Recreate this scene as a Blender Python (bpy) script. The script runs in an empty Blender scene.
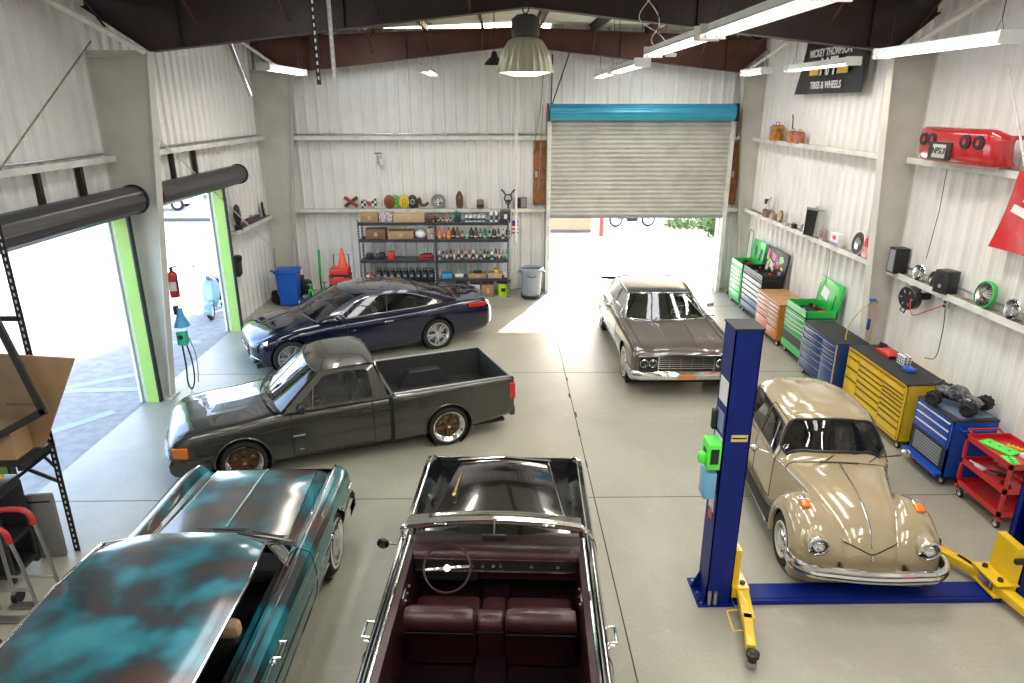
import bpy, bmesh, math, random
import numpy as np
from mathutils import Vector, Matrix, Euler
rnd = random.Random(7)
PI = math.pi
COL = bpy.context.scene.collection

# ------------------------------------------------------------------ materials
MATS = {}
def _n(nt, t, **k):
    n = nt.nodes.new(t)
    for a, b in k.items():
        if a in n.inputs: n.inputs[a].default_value = b
        else: setattr(n, a, b)
    return n

def mat(name, col, rough=.5, metal=0., coat=0., coatr=.05, spec=.5, noise=None, bump=None, emit=None, col2=None, sheen=0):
    """noise=(scale, amount) colour variation towards col2; bump=(scale, strength)"""
    if name in MATS: return MATS[name]
    m = bpy.data.materials.new(name); m.use_nodes = True
    nt = m.node_tree; b = nt.nodes['Principled BSDF']
    c = (*col, 1)
    b.inputs['Base Color'].default_value = c
    b.inputs['Roughness'].default_value = rough
    b.inputs['Metallic'].default_value = metal
    b.inputs['Coat Weight'].default_value = coat
    b.inputs['Coat Roughness'].default_value = coatr
    b.inputs['Specular IOR Level'].default_value = spec
    if sheen: b.inputs['Sheen Weight'].default_value = sheen
    tc = nt.nodes.new('ShaderNodeTexCoord')
    if noise is None and emit is None: noise = (3., .03)
    if noise:
        n = _n(nt, 'ShaderNodeTexNoise', Scale=noise[0], Detail=4.)
        nt.links.new(tc.outputs['Object'], n.inputs['Vector'])
        mx = nt.nodes.new('ShaderNodeMix'); mx.data_type = 'RGBA'
        c2 = col2 or tuple(x * (1 - noise[1] * 2) for x in col)
        mx.inputs[6].default_value = c; mx.inputs[7].default_value = (*c2, 1)
        rp = nt.nodes.new('ShaderNodeValToRGB')
        rp.color_ramp.elements[0].position = .42; rp.color_ramp.elements[1].position = .62
        nt.links.new(n.outputs['Fac'], rp.inputs['Fac'])
        nt.links.new(rp.outputs['Color'], mx.inputs[0])
        nt.links.new(mx.outputs[2], b.inputs['Base Color'])
    if bump:
        n = _n(nt, 'ShaderNodeTexNoise', Scale=bump[0], Detail=5.)
        nt.links.new(tc.outputs['Object'], n.inputs['Vector'])
        bp = _n(nt, 'ShaderNodeBump', Strength=bump[1], Distance=.02)
        nt.links.new(n.outputs['Fac'], bp.inputs['Height'])
        nt.links.new(bp.outputs['Normal'], b.inputs['Normal'])
    if emit:
        b.inputs['Emission Color'].default_value = (*emit[0], 1)
        b.inputs['Emission Strength'].default_value = emit[1]
    MATS[name] = m
    return m

def glass(name, tint=(.8, .9, .9), rough=.02, op=.25, base=(.02, .03, .03)):
    """thin car glass: mostly transparent, fresnel gloss, a little dark body"""
    if name in MATS: return MATS[name]
    m = bpy.data.materials.new(name); m.use_nodes = True
    nt = m.node_tree; nt.nodes.clear()
    out = nt.nodes.new('ShaderNodeOutputMaterial')
    tr = nt.nodes.new('ShaderNodeBsdfTransparent'); tr.inputs[0].default_value = (*tint, 1)
    gl = nt.nodes.new('ShaderNodeBsdfGlossy'); gl.inputs['Roughness'].default_value = rough
    df = nt.nodes.new('ShaderNodeBsdfDiffuse'); df.inputs[0].default_value = (*base, 1)
    fr = nt.nodes.new('ShaderNodeFresnel'); fr.inputs[0].default_value = 1.5
    ma = _n(nt, 'ShaderNodeMath', operation='MULTIPLY'); ma.inputs[1].default_value = 1.7; ma.use_clamp = True
    m1 = nt.nodes.new('ShaderNodeMixShader'); m1.inputs[0].default_value = op
    m2 = nt.nodes.new('ShaderNodeMixShader')
    nt.links.new(tr.outputs[0], m1.inputs[1]); nt.links.new(df.outputs[0], m1.inputs[2])
    nt.links.new(fr.outputs[0], ma.inputs[0]); nt.links.new(ma.outputs[0], m2.inputs[0])
    nt.links.new(m1.outputs[0], m2.inputs[1]); nt.links.new(gl.outputs[0], m2.inputs[2])
    nt.links.new(m2.outputs[0], out.inputs[0])
    MATS[name] = m
    return m

# ------------------------------------------------------------------ mesh builder
def M_rot(rx=0, ry=0, rz=0): return Euler((rx, ry, rz)).to_matrix().to_4x4()
class MB:
    def __init__(s): s.bm = bmesh.new(); s.mats = []; s.cur = 0
    def m(s, mt):
        if mt not in s.mats: s.mats.append(mt)
        s.cur = s.mats.index(mt); return s
    def _add(s, vs, fs, mtx=None):
        bv = [s.bm.verts.new((mtx @ Vector(v)) if mtx else v) for v in vs]
        out = []
        for f in fs:
            try:
                g = s.bm.faces.new([bv[i] for i in f]); g.material_index = s.cur; out.append(g)
            except ValueError: pass
        return bv, out
    def box(s, c, d, rot=None, bev=0.):
        x, y, z = [a / 2 for a in d]
        T = Matrix.Translation(c) @ (rot or Matrix.Identity(4))
        if bev <= 0:
            vs = [(i * x, j * y, k * z) for i in (-1, 1) for j in (-1, 1) for k in (-1, 1)]
            fs = [(0, 1, 3, 2), (4, 6, 7, 5), (0, 4, 5, 1), (2, 3, 7, 6), (0, 2, 6, 4), (1, 5, 7, 3)]
            s._add(vs, fs, T); return s
        b = min(bev, x * .9, y * .9, z * .9)
        tb = bmesh.new(); bmesh.ops.create_cube(tb, size=1.)
        for v in tb.verts: v.co = Vector((v.co.x * d[0], v.co.y * d[1], v.co.z * d[2]))
        bmesh.ops.bevel(tb, geom=list(tb.edges), offset=b, segments=2, affect='EDGES', profile=.5)
        idx = {v: i for i, v in enumerate(tb.verts)}
        s._add([v.co.copy() for v in tb.verts], [[idx[v] for v in f.verts] for f in tb.faces], T)
        tb.free(); return s
    def b2(s, lo, hi, bev=0.):
        return s.box([(a + b) / 2 for a, b in zip(lo, hi)], [abs(b - a) for a, b in zip(lo, hi)], bev=bev)
    def cyl(s, p0, p1, r, r2=None, n=16, cap=True):
        p0, p1 = Vector(p0), Vector(p1); r2 = r if r2 is None else r2
        d = p1 - p0; q = d.to_track_quat('Z', 'Y').to_matrix()
        a = [p0 + q @ Vector((r * math.cos(2 * PI * i / n), r * math.sin(2 * PI * i / n), 0)) for i in range(n)]
        b = [p1 + q @ Vector((r2 * math.cos(2 * PI * i / n), r2 * math.sin(2 * PI * i / n), 0)) for i in range(n)]
        fs = [(i, (i + 1) % n, n + (i + 1) % n, n + i) for i in range(n)]
        if cap: fs += [tuple(range(n - 1, -1, -1)), tuple(range(n, 2 * n))]
        s._add(a + b, fs); return s
    def tube(s, pts, r, n=8, cyc=False, rs=None):
        pts = [Vector(p) for p in pts]
        P = [p for i, p in enumerate(pts) if i == 0 or (p - pts[i - 1]).length > 1e-5]
        k = len(P)
        if k < 2: return s
        rings = []; up = None
        for i, p in enumerate(P):
            a = P[i - 1] if (i > 0 or cyc) else p; b = P[(i + 1) % k] if (i < k - 1 or cyc) else p
            t = (b - a).normalized()
            if up is None: up = Vector((0, 0, 1)) if abs(t.z) < .9 else Vector((1, 0, 0))
            x = t.cross(up)
            if x.length < 1e-4: x = t.orthogonal()
            x.normalize(); y = x.cross(t).normalized(); up = y
            rr = rs[i] if rs else r
            rings.append([p + rr * (math.cos(2 * PI * j / n) * x + math.sin(2 * PI * j / n) * y) for j in range(n)])
        vs = [v for g in rings for v in g]; fs = []
        for i in range(k if cyc else k - 1):
            i2 = (i + 1) % k
            for j in range(n): fs.append((i * n + j, i2 * n + j, i2 * n + (j + 1) % n, i * n + (j + 1) % n))
        if not cyc: fs += [tuple(range(n)), tuple(range(k * n - 1, (k - 1) * n - 1, -1))]
        s._add(vs, fs); return s
    def lathe(s, prof, mtx=None, n=24, a0=0., a1=2 * PI):
        """prof: (r, h) around local z"""
        full = abs(a1 - a0 - 2 * PI) < 1e-6; k = n if full else n + 1
        vs = []; fs = []
        for r, h in prof:
            for i in range(k):
                a = a0 + (a1 - a0) * i / n
                vs.append((r * math.cos(a), r * math.sin(a), h))
        for p in range(len(prof) - 1):
            for i in range(n):
                j = (i + 1) % k
                f = [p * k + i, p * k + j, (p + 1) * k + j, (p + 1) * k + i]
                fs.append(f)
        bv, ff = s._add(vs, fs, mtx)
        bmesh.ops.remove_doubles(s.bm, verts=bv, dist=1e-5)
        return s
    def prism(s, out, h, mtx=None):
        """closed 2D outline (x,y) extruded along z 0..h"""
        n = len(out)
        vs = [(x, y, 0) for x, y in out] + [(x, y, h) for x, y in out]
        fs = [tuple(range(n - 1, -1, -1)), tuple(range(n, 2 * n))] + [(i, (i + 1) % n, n + (i + 1) % n, n + i) for i in range(n)]
        s._add(vs, fs, mtx); return s
    def poly(s, pts): s._add(pts, [tuple(range(len(pts)))]); return s
    def grid(s, rows, cyc=False):
        k = len(rows[0]); vs = [p for r in rows for p in r]; fs = []
        for i in range(len(rows) - 1):
            for j in range(k if cyc else k - 1):
                j2 = (j + 1) % k
                fs.append((i * k + j, i * k + j2, (i + 1) * k + j2, (i + 1) * k + j))
        s._add(vs, fs); return s
    def sph(s, c, r, sc=(1, 1, 1), n=14, rot=None):
        prof = [(r * math.sin(PI * i / (n // 2)), -r * math.cos(PI * i / (n // 2))) for i in range(n // 2 + 1)]
        prof[0] = (1e-6, -r); prof[-1] = (1e-6, r)
        T = Matrix.Translation(c) @ (rot or Matrix.Identity(4)) @ Matrix.Diagonal((*sc, 1))
        return s.lathe(prof, T, n)
    def build(s, name, parent=None, mt=None, ang=35, flip=False, loc=None, rot=None):
        if mt: s.mats = [mt] if not s.mats else s.mats
        bmesh.ops.remove_doubles(s.bm, verts=s.bm.verts, dist=1e-6)
        bmesh.ops.recalc_face_normals(s.bm, faces=s.bm.faces)
        me = bpy.data.meshes.new(name); s.bm.to_mesh(me); s.bm.free()
        for x in s.mats: me.materials.append(x)
        for p in me.polygons: p.use_smooth = True
        me.set_sharp_from_angle(angle=math.radians(ang))
        o = bpy.data.objects.new(name, me); COL.objects.link(o)
        if parent: o.parent = parent
        if loc: o.location = loc
        if rot: o.rotation_euler = rot
        return o

def mb(mt): return MB().m(mt)
def tag(o, label, cat, group=None, kind=None):
    if label: o['label'] = label
    if cat: o['category'] = cat
    if group: o['group'] = group
    if kind: o['kind'] = kind
    return o
def struct(o): o['kind'] = 'structure'; return o
def thing(name, label, cat, loc=(0, 0, 0), rz=0, group=None, rot=None):
    o = bpy.data.objects.new(name, None); COL.objects.link(o)
    o.empty_display_size = .1
    o.location = loc; o.rotation_euler = rot or (0, 0, rz)
    return tag(o, label, cat, group)
def kids(o, allo=None): return [c for c in bpy.data.objects if c.parent == o]
def dup(o, loc=None, rz=None, label=None, group=None, parent=None, rot=None, scale=None):
    r = o.copy(); COL.objects.link(r)
    if parent: r.parent = parent
    for ch in kids(o): dup(ch, parent=r)
    if loc is not None: r.location = loc
    if rz is not None: r.rotation_euler = (0, 0, rz)
    if rot is not None: r.rotation_euler = rot
    if scale is not None: r.scale = scale
    if label: r['label'] = label
    if group: r['group'] = group
    return r
def text(parent, s, size, loc, rot, mt, depth=.002, name='lettering', ax='CENTER'):
    cu = bpy.data.curves.new(name, 'FONT'); cu.body = s; cu.size = size; cu.extrude = depth; cu.offset = size * .025
    cu.align_x = ax; cu.align_y = 'CENTER'
    t = bpy.data.objects.new(name + '_tmp', cu); COL.objects.link(t)
    dg = bpy.context.evaluated_depsgraph_get()
    me = bpy.data.meshes.new_from_object(t.evaluated_get(dg)); bpy.data.objects.remove(t)
    me.materials.clear(); me.materials.append(mt)
    o = bpy.data.objects.new(name, me); COL.objects.link(o)
    o.parent = parent; o.location = loc; o.rotation_euler = rot
    return o

# ------------------------------------------------------------------ smooth surfaces
def _tang(P, s, cre):
    n = len(P); d = [(P[i + 1] - P[i]) / max(s[i + 1] - s[i], 1e-6) for i in range(n - 1)]
    L = [None] * n; R = [None] * n
    for i in range(1, n - 1):
        if i in cre: continue
        h0 = s[i] - s[i - 1]; h1 = s[i + 1] - s[i]
        t = (h0 * d[i] + h1 * d[i - 1]) / (h0 + h1)
        a = np.abs(d[i]); b = np.abs(d[i - 1])
        lim = 3 * np.minimum(a, b) + .15 * np.maximum(a, b)
        t = np.clip(t, -lim, lim)
        L[i] = R[i] = t
    for i in range(n - 1):
        if R[i] is None: R[i] = d[i] if L[i + 1] is None else 1.5 * d[i] - .5 * L[i + 1]
        if L[i + 1] is None: L[i + 1] = d[i] if (i + 1 in cre or i + 1 == n - 1) and (i in cre or i == 0) else 1.5 * d[i] - .5 * R[i]
    return L, R
def dense(P, s, sub, cre=()):
    """P: (n, ...) array -> hermite interpolated; sub: list of subdivisions per segment"""
    L, R = _tang(P, s, set(cre)); out = []
    for i in range(len(P) - 1):
        h = s[i + 1] - s[i]
        for k in range(sub[i]):
            t = k / sub[i]
            out.append((2 * t**3 - 3 * t**2 + 1) * P[i] + (t**3 - 2 * t**2 + t) * h * R[i] + (-2 * t**3 + 3 * t**2) * P[i + 1] + (t**3 - t**2) * h * L[i + 1])
    out.append(P[-1]); return np.array(out)
def surf(ctrl, du=.06, dv=.05, cu=(), cv=(), maxs=14):
    """ctrl[i][j] = (x,y,z). returns dense array, and index maps of control rows/cols"""
    A = np.array(ctrl, float)
    lu = np.linalg.norm(A[1:] - A[:-1], axis=2).mean(axis=1) + 1e-4
    su = np.concatenate([[0], np.cumsum(lu)]); nu = [int(min(maxs * 2, max(1, round(l / du)))) for l in lu]
    B = dense(A, su, nu, cu)
    C = B.transpose(1, 0, 2)
    lv = np.linalg.norm(C[1:] - C[:-1], axis=2).mean(axis=1) + 1e-4
    sv = np.concatenate([[0], np.cumsum(lv)]); nv = [int(min(maxs, max(1, round(l / dv)))) for l in lv]
    D = dense(C, sv, nv, cv)
    iu = [0] + list(np.cumsum(nu)); iv = [0] + list(np.cumsum(nv))
    return D.transpose(1, 0, 2), iu, iv

class Shell:
    """left half surface (y>=0), mirrored; faces sorted into named parts"""
    def __init__(s, ctrl, cu=(), cv=(), du=.06, dv=.05):
        s.S, s.iu, s.iv = surf(ctrl, du, dv, cu, cv); s.rem = set()
    def arch(s, wx, wz, R, ymin=.3):
        S = s.S; nu, nv = S.shape[:2]
        d = np.hypot(S[:, :, 0] - wx, S[:, :, 2] - wz); ins = (d < R) & (S[:, :, 1] > ymin)
        ins[:, s.iv[-2] - 1:] = False
        for i in range(nu - 1):
            for j in range(nv - 1):
                q = [(i, j), (i + 1, j), (i + 1, j + 1), (i, j + 1)]
                k = sum(ins[a] for a in q)
                if k == 4: s.rem.add((i, j))
        mv = {}
        for i in range(nu - 1):
            for j in range(nv - 1):
                q = [(i, j), (i + 1, j), (i + 1, j + 1), (i, j + 1)]
                k = sum(ins[a] for a in q)
                if 0 < k < 4:
                    for a in q:
                        if ins[a]: mv[a] = R / max(d[a], .01)
        for a, f in mv.items():
            S[a][0] = wx + (S[a][0] - wx) * f; S[a][2] = wz + (S[a][2] - wz) * f
        return s
    def emit(s, region, mats, parent, caps=()):
        """region(iu, iv) control-cell indices (fractional) , x -> part name or None"""
        S = s.S; nu, nv = S.shape[:2]; parts = {}
        def cu(i, arr):
            for k in range(len(arr) - 1):
                if i < arr[k + 1]: return k + (i + .5 - arr[k]) / (arr[k + 1] - arr[k])
            return len(arr) - 1
        for i in range(nu - 1):
            a = cu(i, s.iu)
            for j in range(nv - 1):
                if (i, j) in s.rem: continue
                b = cu(j, s.iv)
                c = (S[i, j] + S[i + 1, j + 1]) / 2
                for side in (1, -1):
                    nm = region(a, b, c, side)
                    if nm is None: continue
                    parts.setdefault(nm, []).append([(p[0], p[1] * side, p[2]) for p in ((S[i, j], S[i + 1, j], S[i + 1, j + 1], S[i, j + 1]) if side > 0 else (S[i, j], S[i, j + 1], S[i + 1, j + 1], S[i + 1, j]))])
        for i in caps:
            row = S[i]
            nm = 'body'
            for j in range(nv - 1):
                a, b = row[j], row[j + 1]
                parts.setdefault(nm, []).append([(a[0], a[1], a[2]), (b[0], b[1], b[2]), (b[0], -b[1], b[2]), (a[0], -a[1], a[2])])
        out = {}
        for nm, fl in parts.items():
            mt = mats.get(nm, mats['body']); B = mb(mt)
            idx = {}; vs = []; fs = []
            for f in fl:
                ids = []
                for p in f:
                    k = (round(p[0], 5), round(p[1], 5), round(p[2], 5))
                    if k not in idx: idx[k] = len(vs); vs.append(p)
                    if idx[k] not in ids: ids.append(idx[k])
                if len(ids) > 2: fs.append(ids)
            B._add(vs, fs)
            out[nm] = B.build(nm.rstrip('0123456789_'), parent)
        return out
    def line(s, us=None, vs=None, u=None, v=None, side=1):
        """points along a dense row/col"""
        S = s.S
        if u is not None:
            r = range(vs[0], vs[1] + 1); P = [S[u, j] for j in r]
        else:
            r = range(us[0], us[1] + 1); P = [S[i, v] for i in r]
        return [(p[0], p[1] * side, p[2]) for p in P]
def crv(pts, n=6, cyc=False):
    """smooth polyline through 3D points"""
    A = np.array(pts, float)
    if cyc: A = np.concatenate([A[-1:], A, A[:2]])
    l = np.linalg.norm(A[1:] - A[:-1], axis=1) + 1e-6
    s = np.concatenate([[0], np.cumsum(l)]); D = dense(A, s, [n] * (len(A) - 1))
    if cyc: D = D[n:-n - 1]
    return [tuple(p) for p in D]
def arc(cx, cz, r, a0, a1, n=10, y=0.):
    return [(cx + r * math.cos(math.radians(a0 + (a1 - a0) * i / n)), y, cz + r * math.sin(math.radians(a0 + (a1 - a0) * i / n))) for i in range(n + 1)]
def split_sides(root):
    """a part that has one piece on each side of the car becomes two parts"""
    for o in kids(root):
        if o.type != 'MESH': continue
        ys = [(min(o.data.vertices[i].co.y for i in p.vertices), max(o.data.vertices[i].co.y for i in p.vertices)) for p in o.data.polygons]
        if any(a < 0 < b for a, b in ys) or all(a >= 0 for a, b in ys) or all(b <= 0 for a, b in ys) or kids(o): continue
        c = o.copy(); c.data = o.data.copy(); COL.objects.link(c)
        for ob, sg in ((o, 1), (c, -1)):
            bm = bmesh.new(); bm.from_mesh(ob.data)
            bmesh.ops.delete(bm, geom=[f for f in bm.faces if f.calc_center_median().y * sg < 0], context='FACES')
            bm.to_mesh(ob.data); bm.free()
SUN, SKY, EXPO, LAMP, ROOF_FILL, HB = 15., 1.1, 0.28, 32., 80., 40.
# ------------------------------------------------------------------ palette
M_wall = mat('wall_paint', (.88, .862, .85), .42, noise=(1.3, .05), col2=(.83, .81, .79))
M_girt = mat('girt_paint', (.78, .765, .73), .5, noise=(3., .1))
M_col = mat('column_paint', (.64, .62, .565), .5, noise=(2., .05))
M_brown = mat('red_oxide', (.115, .040, .025), .6, noise=(2., .15))
M_brownd = mat('dark_oxide', (.034, .016, .012), .6, noise=(2., .15))
M_ins = mat('insulation', (.80, .82, .70), .6, noise=(1., .08), bump=(3., .4))
M_dust = mat('dusty_ledge', (.33, .30, .25), .8, noise=(8., .2))
M_black = mat('black_plastic', (.015, .015, .017), .4)
M_blackm = mat('black_metal', (.022, .022, .026), .45, .3)
M_rubber = mat('rubber', (.014, .014, .014), .75)
M_chrome = mat('chrome', (.78, .78, .78), .12, 1., noise=(3., .02))
M_steel = mat('brushed_steel', (.45, .45, .46), .35, .9)
M_white = mat('white_enamel', (.82, .82, .80), .4)
M_grey = mat('grey_plastic', (.28, .30, .33), .5)
M_redp = mat('red_enamel', (.55, .02, .02), .3, coat=.3)
M_redplastic = mat('red_plastic', (.6, .04, .03), .4)
M_greenp = mat('green_enamel', (.03, .52, .09), .3, coat=.3)
M_lime = mat('lime_paint', (.38, .60, .14), .5, noise=(3., .02))
M_orange = mat('orange_enamel', (.75, .24, .05), .3, coat=.3)
M_yellow = mat('yellow_enamel', (.85, .55, .03), .3, coat=.3)
M_bluee = mat('blue_enamel', (.010, .05, .22), .3, coat=.4)
M_blueb = mat('bright_blue_enamel', (.010, .08, .50), .3, coat=.4)
M_liftblue = mat('lift_blue', (.001, .012, .17), .42, spec=.3)
M_card = mat('cardboard', (.42, .27, .15), .85, noise=(4., .08))
M_wood = mat('varnished_wood', (.38, .17, .06), .45, noise=(5., .2))
M_ply = mat('plywood', (.36, .14, .05), .6, noise=(5., .2))
M_tube = mat('lamp_tube', (.9, .9, .85), .4, emit=((1., .97, .86), 5.))
M_crack = mat('joint_filler', (.06, .055, .05), .9)
M_clear = glass('clear_glass', (.95, .97, .97), .03, .03)
M_alu = mat('aluminium', (.62, .63, .65), .35, .8)

def floor_mat():
    m = bpy.data.materials.new('concrete_floor'); m.use_nodes = True; nt = m.node_tree; b = nt.nodes['Principled BSDF']
    tc = nt.nodes.new('ShaderNodeTexCoord'); L = nt.links.new
    def noise(sc, det=6, dist=0.): 
        n = _n(nt, 'ShaderNodeTexNoise', Scale=sc, Detail=det); n.inputs['Distortion'].default_value = dist
        L(tc.outputs['Object'], n.inputs['Vector']); return n
    def mixc(f, a, c):
        x = nt.nodes.new('ShaderNodeMix'); x.data_type = 'RGBA'
        L(f, x.inputs[0])
        for k, v in ((6, a), (7, c)):
            if isinstance(v, tuple): x.inputs[k].default_value = (*v, 1)
            else: L(v, x.inputs[k])
        return x.outputs[2]
    def ramp(o, a, c):
        r = nt.nodes.new('ShaderNodeValToRGB'); r.color_ramp.elements[0].position = a; r.color_ramp.elements[1].position = c
        L(o, r.inputs[0]); return r.outputs[0]
    big = noise(.55, 5, .6); med = noise(3.4, 9, .3); fine = noise(30, 4); spot = noise(5., 3)
    c = mixc(ramp(big.outputs[0], .35, .68), (.40, .378, .31), (.315, .298, .245))
    c = mixc(ramp(med.outputs[0], .56, 1.), c, (.47, .45, .38))
    c = mixc(ramp(fine.outputs[0], .45, .9), c, (.30, .29, .26))
    c = mixc(ramp(spot.outputs[0], .74, .80), c, (.13, .12, .10))
    L(c, b.inputs['Base Color'])
    r = _n(nt, 'ShaderNodeMapRange'); r.inputs['To Min'].default_value = .28; r.inputs['To Max'].default_value = .55
    L(med.outputs[0], r.inputs['Value']); L(r.outputs[0], b.inputs['Roughness'])
    b.inputs['Specular IOR Level'].default_value = .5
    bp = _n(nt, 'ShaderNodeBump', Strength=.08, Distance=.01); L(fine.outputs[0], bp.inputs['Height']); L(bp.outputs[0], b.inputs['Normal'])
    return m
M_floor = floor_mat()
M_asph = mat('asphalt', (.30, .30, .30), .85, noise=(5., .1), bump=(60., .2), col2=(.24, .24, .25))
M_lot = mat('pale_lot', (.62, .60, .55), .9, noise=(1.5, .05), col2=(.52, .50, .45))

# ------------------------------------------------------------------ camera
F = 683.; PIT = math.radians(19.1); YAW = math.radians(.8)
cam = bpy.data.cameras.new('camera'); cam.sensor_width = 36.; cam.lens = F / 1024 * 36
co = bpy.data.objects.new('camera', cam); COL.objects.link(co)
co.location = (0, 0, 5.0); co.rotation_euler = (PI / 2 - PIT, 0, -YAW); cam.clip_end = 400
bpy.context.scene.camera = co

# ------------------------------------------------------------------ shell of the hall
XL, XR, YB, YN = -6.42, 6.82, 19.1, -4.0
def ribs(a0, a1, z0, z1, pos, axis, nrm, name, per=.30):
    """ribbed metal sheet: runs along axis from a0 to a1; nrm = +1/-1 direction of ribs"""
    prof = []; a = a0
    def add(x, d):
        if x <= a1 + 1e-6: prof.append((x, d))
    while a < a1 - 1e-6:
        for dx, d in ((0, 0), (.012, 0), (.040, .055), (.090, .055), (.118, 0), (.155, 0), (.162, .006), (.178, .006), (.185, 0), (.235, 0), (.242, .006), (.258, .006), (.265, 0)):
            add(a + dx, d)
        a += per
    prof.append((a1, 0))
    rows = []
    for z in (z0, z1):
        rows.append([((x, pos + nrm * d, z) if axis == 'x' else (pos + nrm * d, x, z)) for x, d in prof])
    B = mb(M_wall); B.grid(rows)
    # a solid back so the sheet has thickness
    bk = pos - nrm * .06
    if axis == 'x': B.b2((a0, bk - .02, z0), (a1, bk + .02, z1))
    else: B.b2((bk - .02, a0, z0), (bk + .02, a1, z1))
    return struct(B.build(name, ang=20))
DZ = 3.30
ribs(YN, YB, DZ, 6.62, XL, 'y', 1, 'wall_left')
ribs(15.33, YB, -.03, DZ, XL, 'y', 1, 'wall_left')
ribs(11.30, 11.72, -.03, DZ, XL, 'y', 1, 'wall_left')
ribs(YN, 7.6, -.03, DZ, XL, 'y', 1, 'wall_left')
ribs(YN, YB, 0, 6.62, XR, 'y', -1, 'wall_right')
ribs(XL, 1.25, 0, 6.85, YB, 'x', -1, 'wall_back')
ribs(1.25, 6.05, 4.55, 6.95, YB, 'x', -1, 'wall_back')
ribs(6.05, XR, 0, 6.75, YB, 'x', -1, 'wall_back')
struct(mb(M_wall).b2((XL, YN - .1, 0), (XR, YN, 6.9)).build('wall_front'))
struct(mb(M_floor).b2((XL + .06, YN, -.2), (XR + .08, YB + .12, 0)).build('floor'))
# roof, two slopes
RX, RZ, EZ = .4, 7.0, 6.72
B = mb(M_ins)
B.grid([[(XL - .1, YN, EZ), (RX, YN, RZ), (XR + .1, YN, EZ)], [(XL - .1, YB + .1, EZ), (RX, YB + .1, RZ), (XR + .1, YB + .1, EZ)]])
B.grid([[(XL - .1, YN, EZ + .08), (RX, YN, RZ + .08), (XR + .1, YN, EZ + .08)], [(XL - .1, YB + .1, EZ + .08), (RX, YB + .1, RZ + .08), (XR + .1, YB + .1, EZ + .08)]])
struct(B.build('ceiling'))
# floor joints
B = mb(M_crack)
for y in (8.0, 12.55, 17.2): B.b2((XL + .2, y - .006, 0), (XR - .1, y + .006, .0015))
for x in (1.22, -4.6): B.b2((x - .007, 2, 0), (x + .007, 18.9, .0017))
for k, (x, y) in enumerate([(1.22, 8.9), (1.22, 9.9), (1.24, 10.6), (1.2, 11.4), (1.23, 12.2)]):
    B.b2((x - .012, y - .09, 0), (x + .014, y + .1, .002))
struct(B.build('floor_joint_trim'))

# frames: tapered columns and rafters
def column(side, y, base, top, zt, name):
    B = mb(M_col); xo = XL + .03 if side < 0 else XR - .03; s = side
    B.grid([[(base + s * 0, y - .10, 0), (base, y + .10, 0)], [(top, y - .10, zt), (top, y + .10, zt)]])
    B.grid([[(base + s * .02, y - .10, 0), (base + s * .02, y + .10, 0)], [(top + s * .02, y - .10, zt), (top + s * .02, y + .10, zt)]])
    for e in (-.10, .10): B.grid([[(base, y + e, 0), (base + s * .02, y + e, 0)], [(top, y + e, zt), (top + s * .02, y + e, zt)]])
    B.grid([[(base, y - .01, 0), (xo, y - .01, 0)], [(top, y - .01, zt), (xo, y - .01, zt)]])
    B.grid([[(base, y + .01, 0), (xo, y + .01, 0)], [(top, y + .01, zt), (xo, y + .01, zt)]])
    B.b2((min(xo, xo - s * .02), y - .10, 0), (max(xo, xo - s * .02), y + .10, zt))
    B.b2((min(base - s * .05, xo), y - .16, 0), (max(base - s * .05, xo), y + .16, .025))
    B.b2((min(top, xo), y - .10, zt - .1), (max(top, xo), y + .10, zt - .08))
    struct(B.build(name))
column(-1, 11.5, -6.00, -5.42, 5.80, 'steel_column')
column(1, 11.5, 6.50, 6.10, 5.80, 'steel_column')
column(-1, 18.75, -5.85, -5.35, 5.85, 'steel_column')
column(1, 18.75, 6.66, 6.18, 5.85, 'steel_column')
column(-1, 3.9, -5.90, -5.42, 5.95, 'steel_column')
column(1, 3.9, 6.50, 6.10, 5.95, 'steel_column')
def rafter(y, mt, name, zb=5.77, zr=6.40):
    B = mb(mt)
    def bz(x): return zb + (zr - zb) * (1 - abs(x - RX) / 5.8)
    def tz(x): return EZ - .16 + (RZ - EZ) * (1 - abs(x - RX) / 7.)
    xs = [-6.3, -5.38, -3, RX, 3.5, 6.06, 6.7]
    bot = [bz(max(-5.4, min(6.15, x))) for x in xs]; bot[0] += .62; bot[-1] += .55
    B.grid([[(x, y - .012, b) for x, b in zip(xs, bot)], [(x, y - .012, tz(x)) for x in xs]])
    B.grid([[(x, y + .012, b) for x, b in zip(xs, bot)], [(x, y + .012, tz(x)) for x in xs]])
    for zz, th in ((bot, .02), ([tz(x) for x in xs], -.02)):
        for o in (0, th):
            B.grid([[(x, y - .11, z + o) for x, z in zip(xs, zz)], [(x, y + .11, z + o) for x, z in zip(xs, zz)]])
        for e in (-.11, .11): B.grid([[(x, y + e, z) for x, z in zip(xs, zz)], [(x, y + e, z + th) for x, z in zip(xs, zz)]])
    for x in (-4.9, -2.4, RX, 3.0, 5.7):
        B.b2((x - .008, y - .1, bz(x)), (x + .008, y + .1, tz(x)))
    struct(B.build(name))
rafter(11.5, M_brownd, 'roof_beam'); rafter(18.7, M_brown, 'roof_beam'); rafter(3.9, M_brownd, 'roof_beam')
for i in range(10):
    x = -6.0 + i * 1.38
    zt = EZ + (RZ - EZ) * (1 - abs(x - RX) / 7.) - .005
    B = mb(M_brown if i % 3 else M_brownd)
    B.b2((x - .006, YN, zt - .2), (x + .006, YB - .05, zt)); B.b2((x, YN, zt - .2), (x + .06, YB - .05, zt - .19)); B.b2((x - .06, YN, zt - .008), (x, YB - .05, zt))
    for y in (11.5, 18.7):
        if abs(x - RX) > .5: B.tube([(x, y - .75, zt - .15), (x, y - .1, zt - .62)], .022, 6)
    struct(B.build('roof_beam'))
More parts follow.
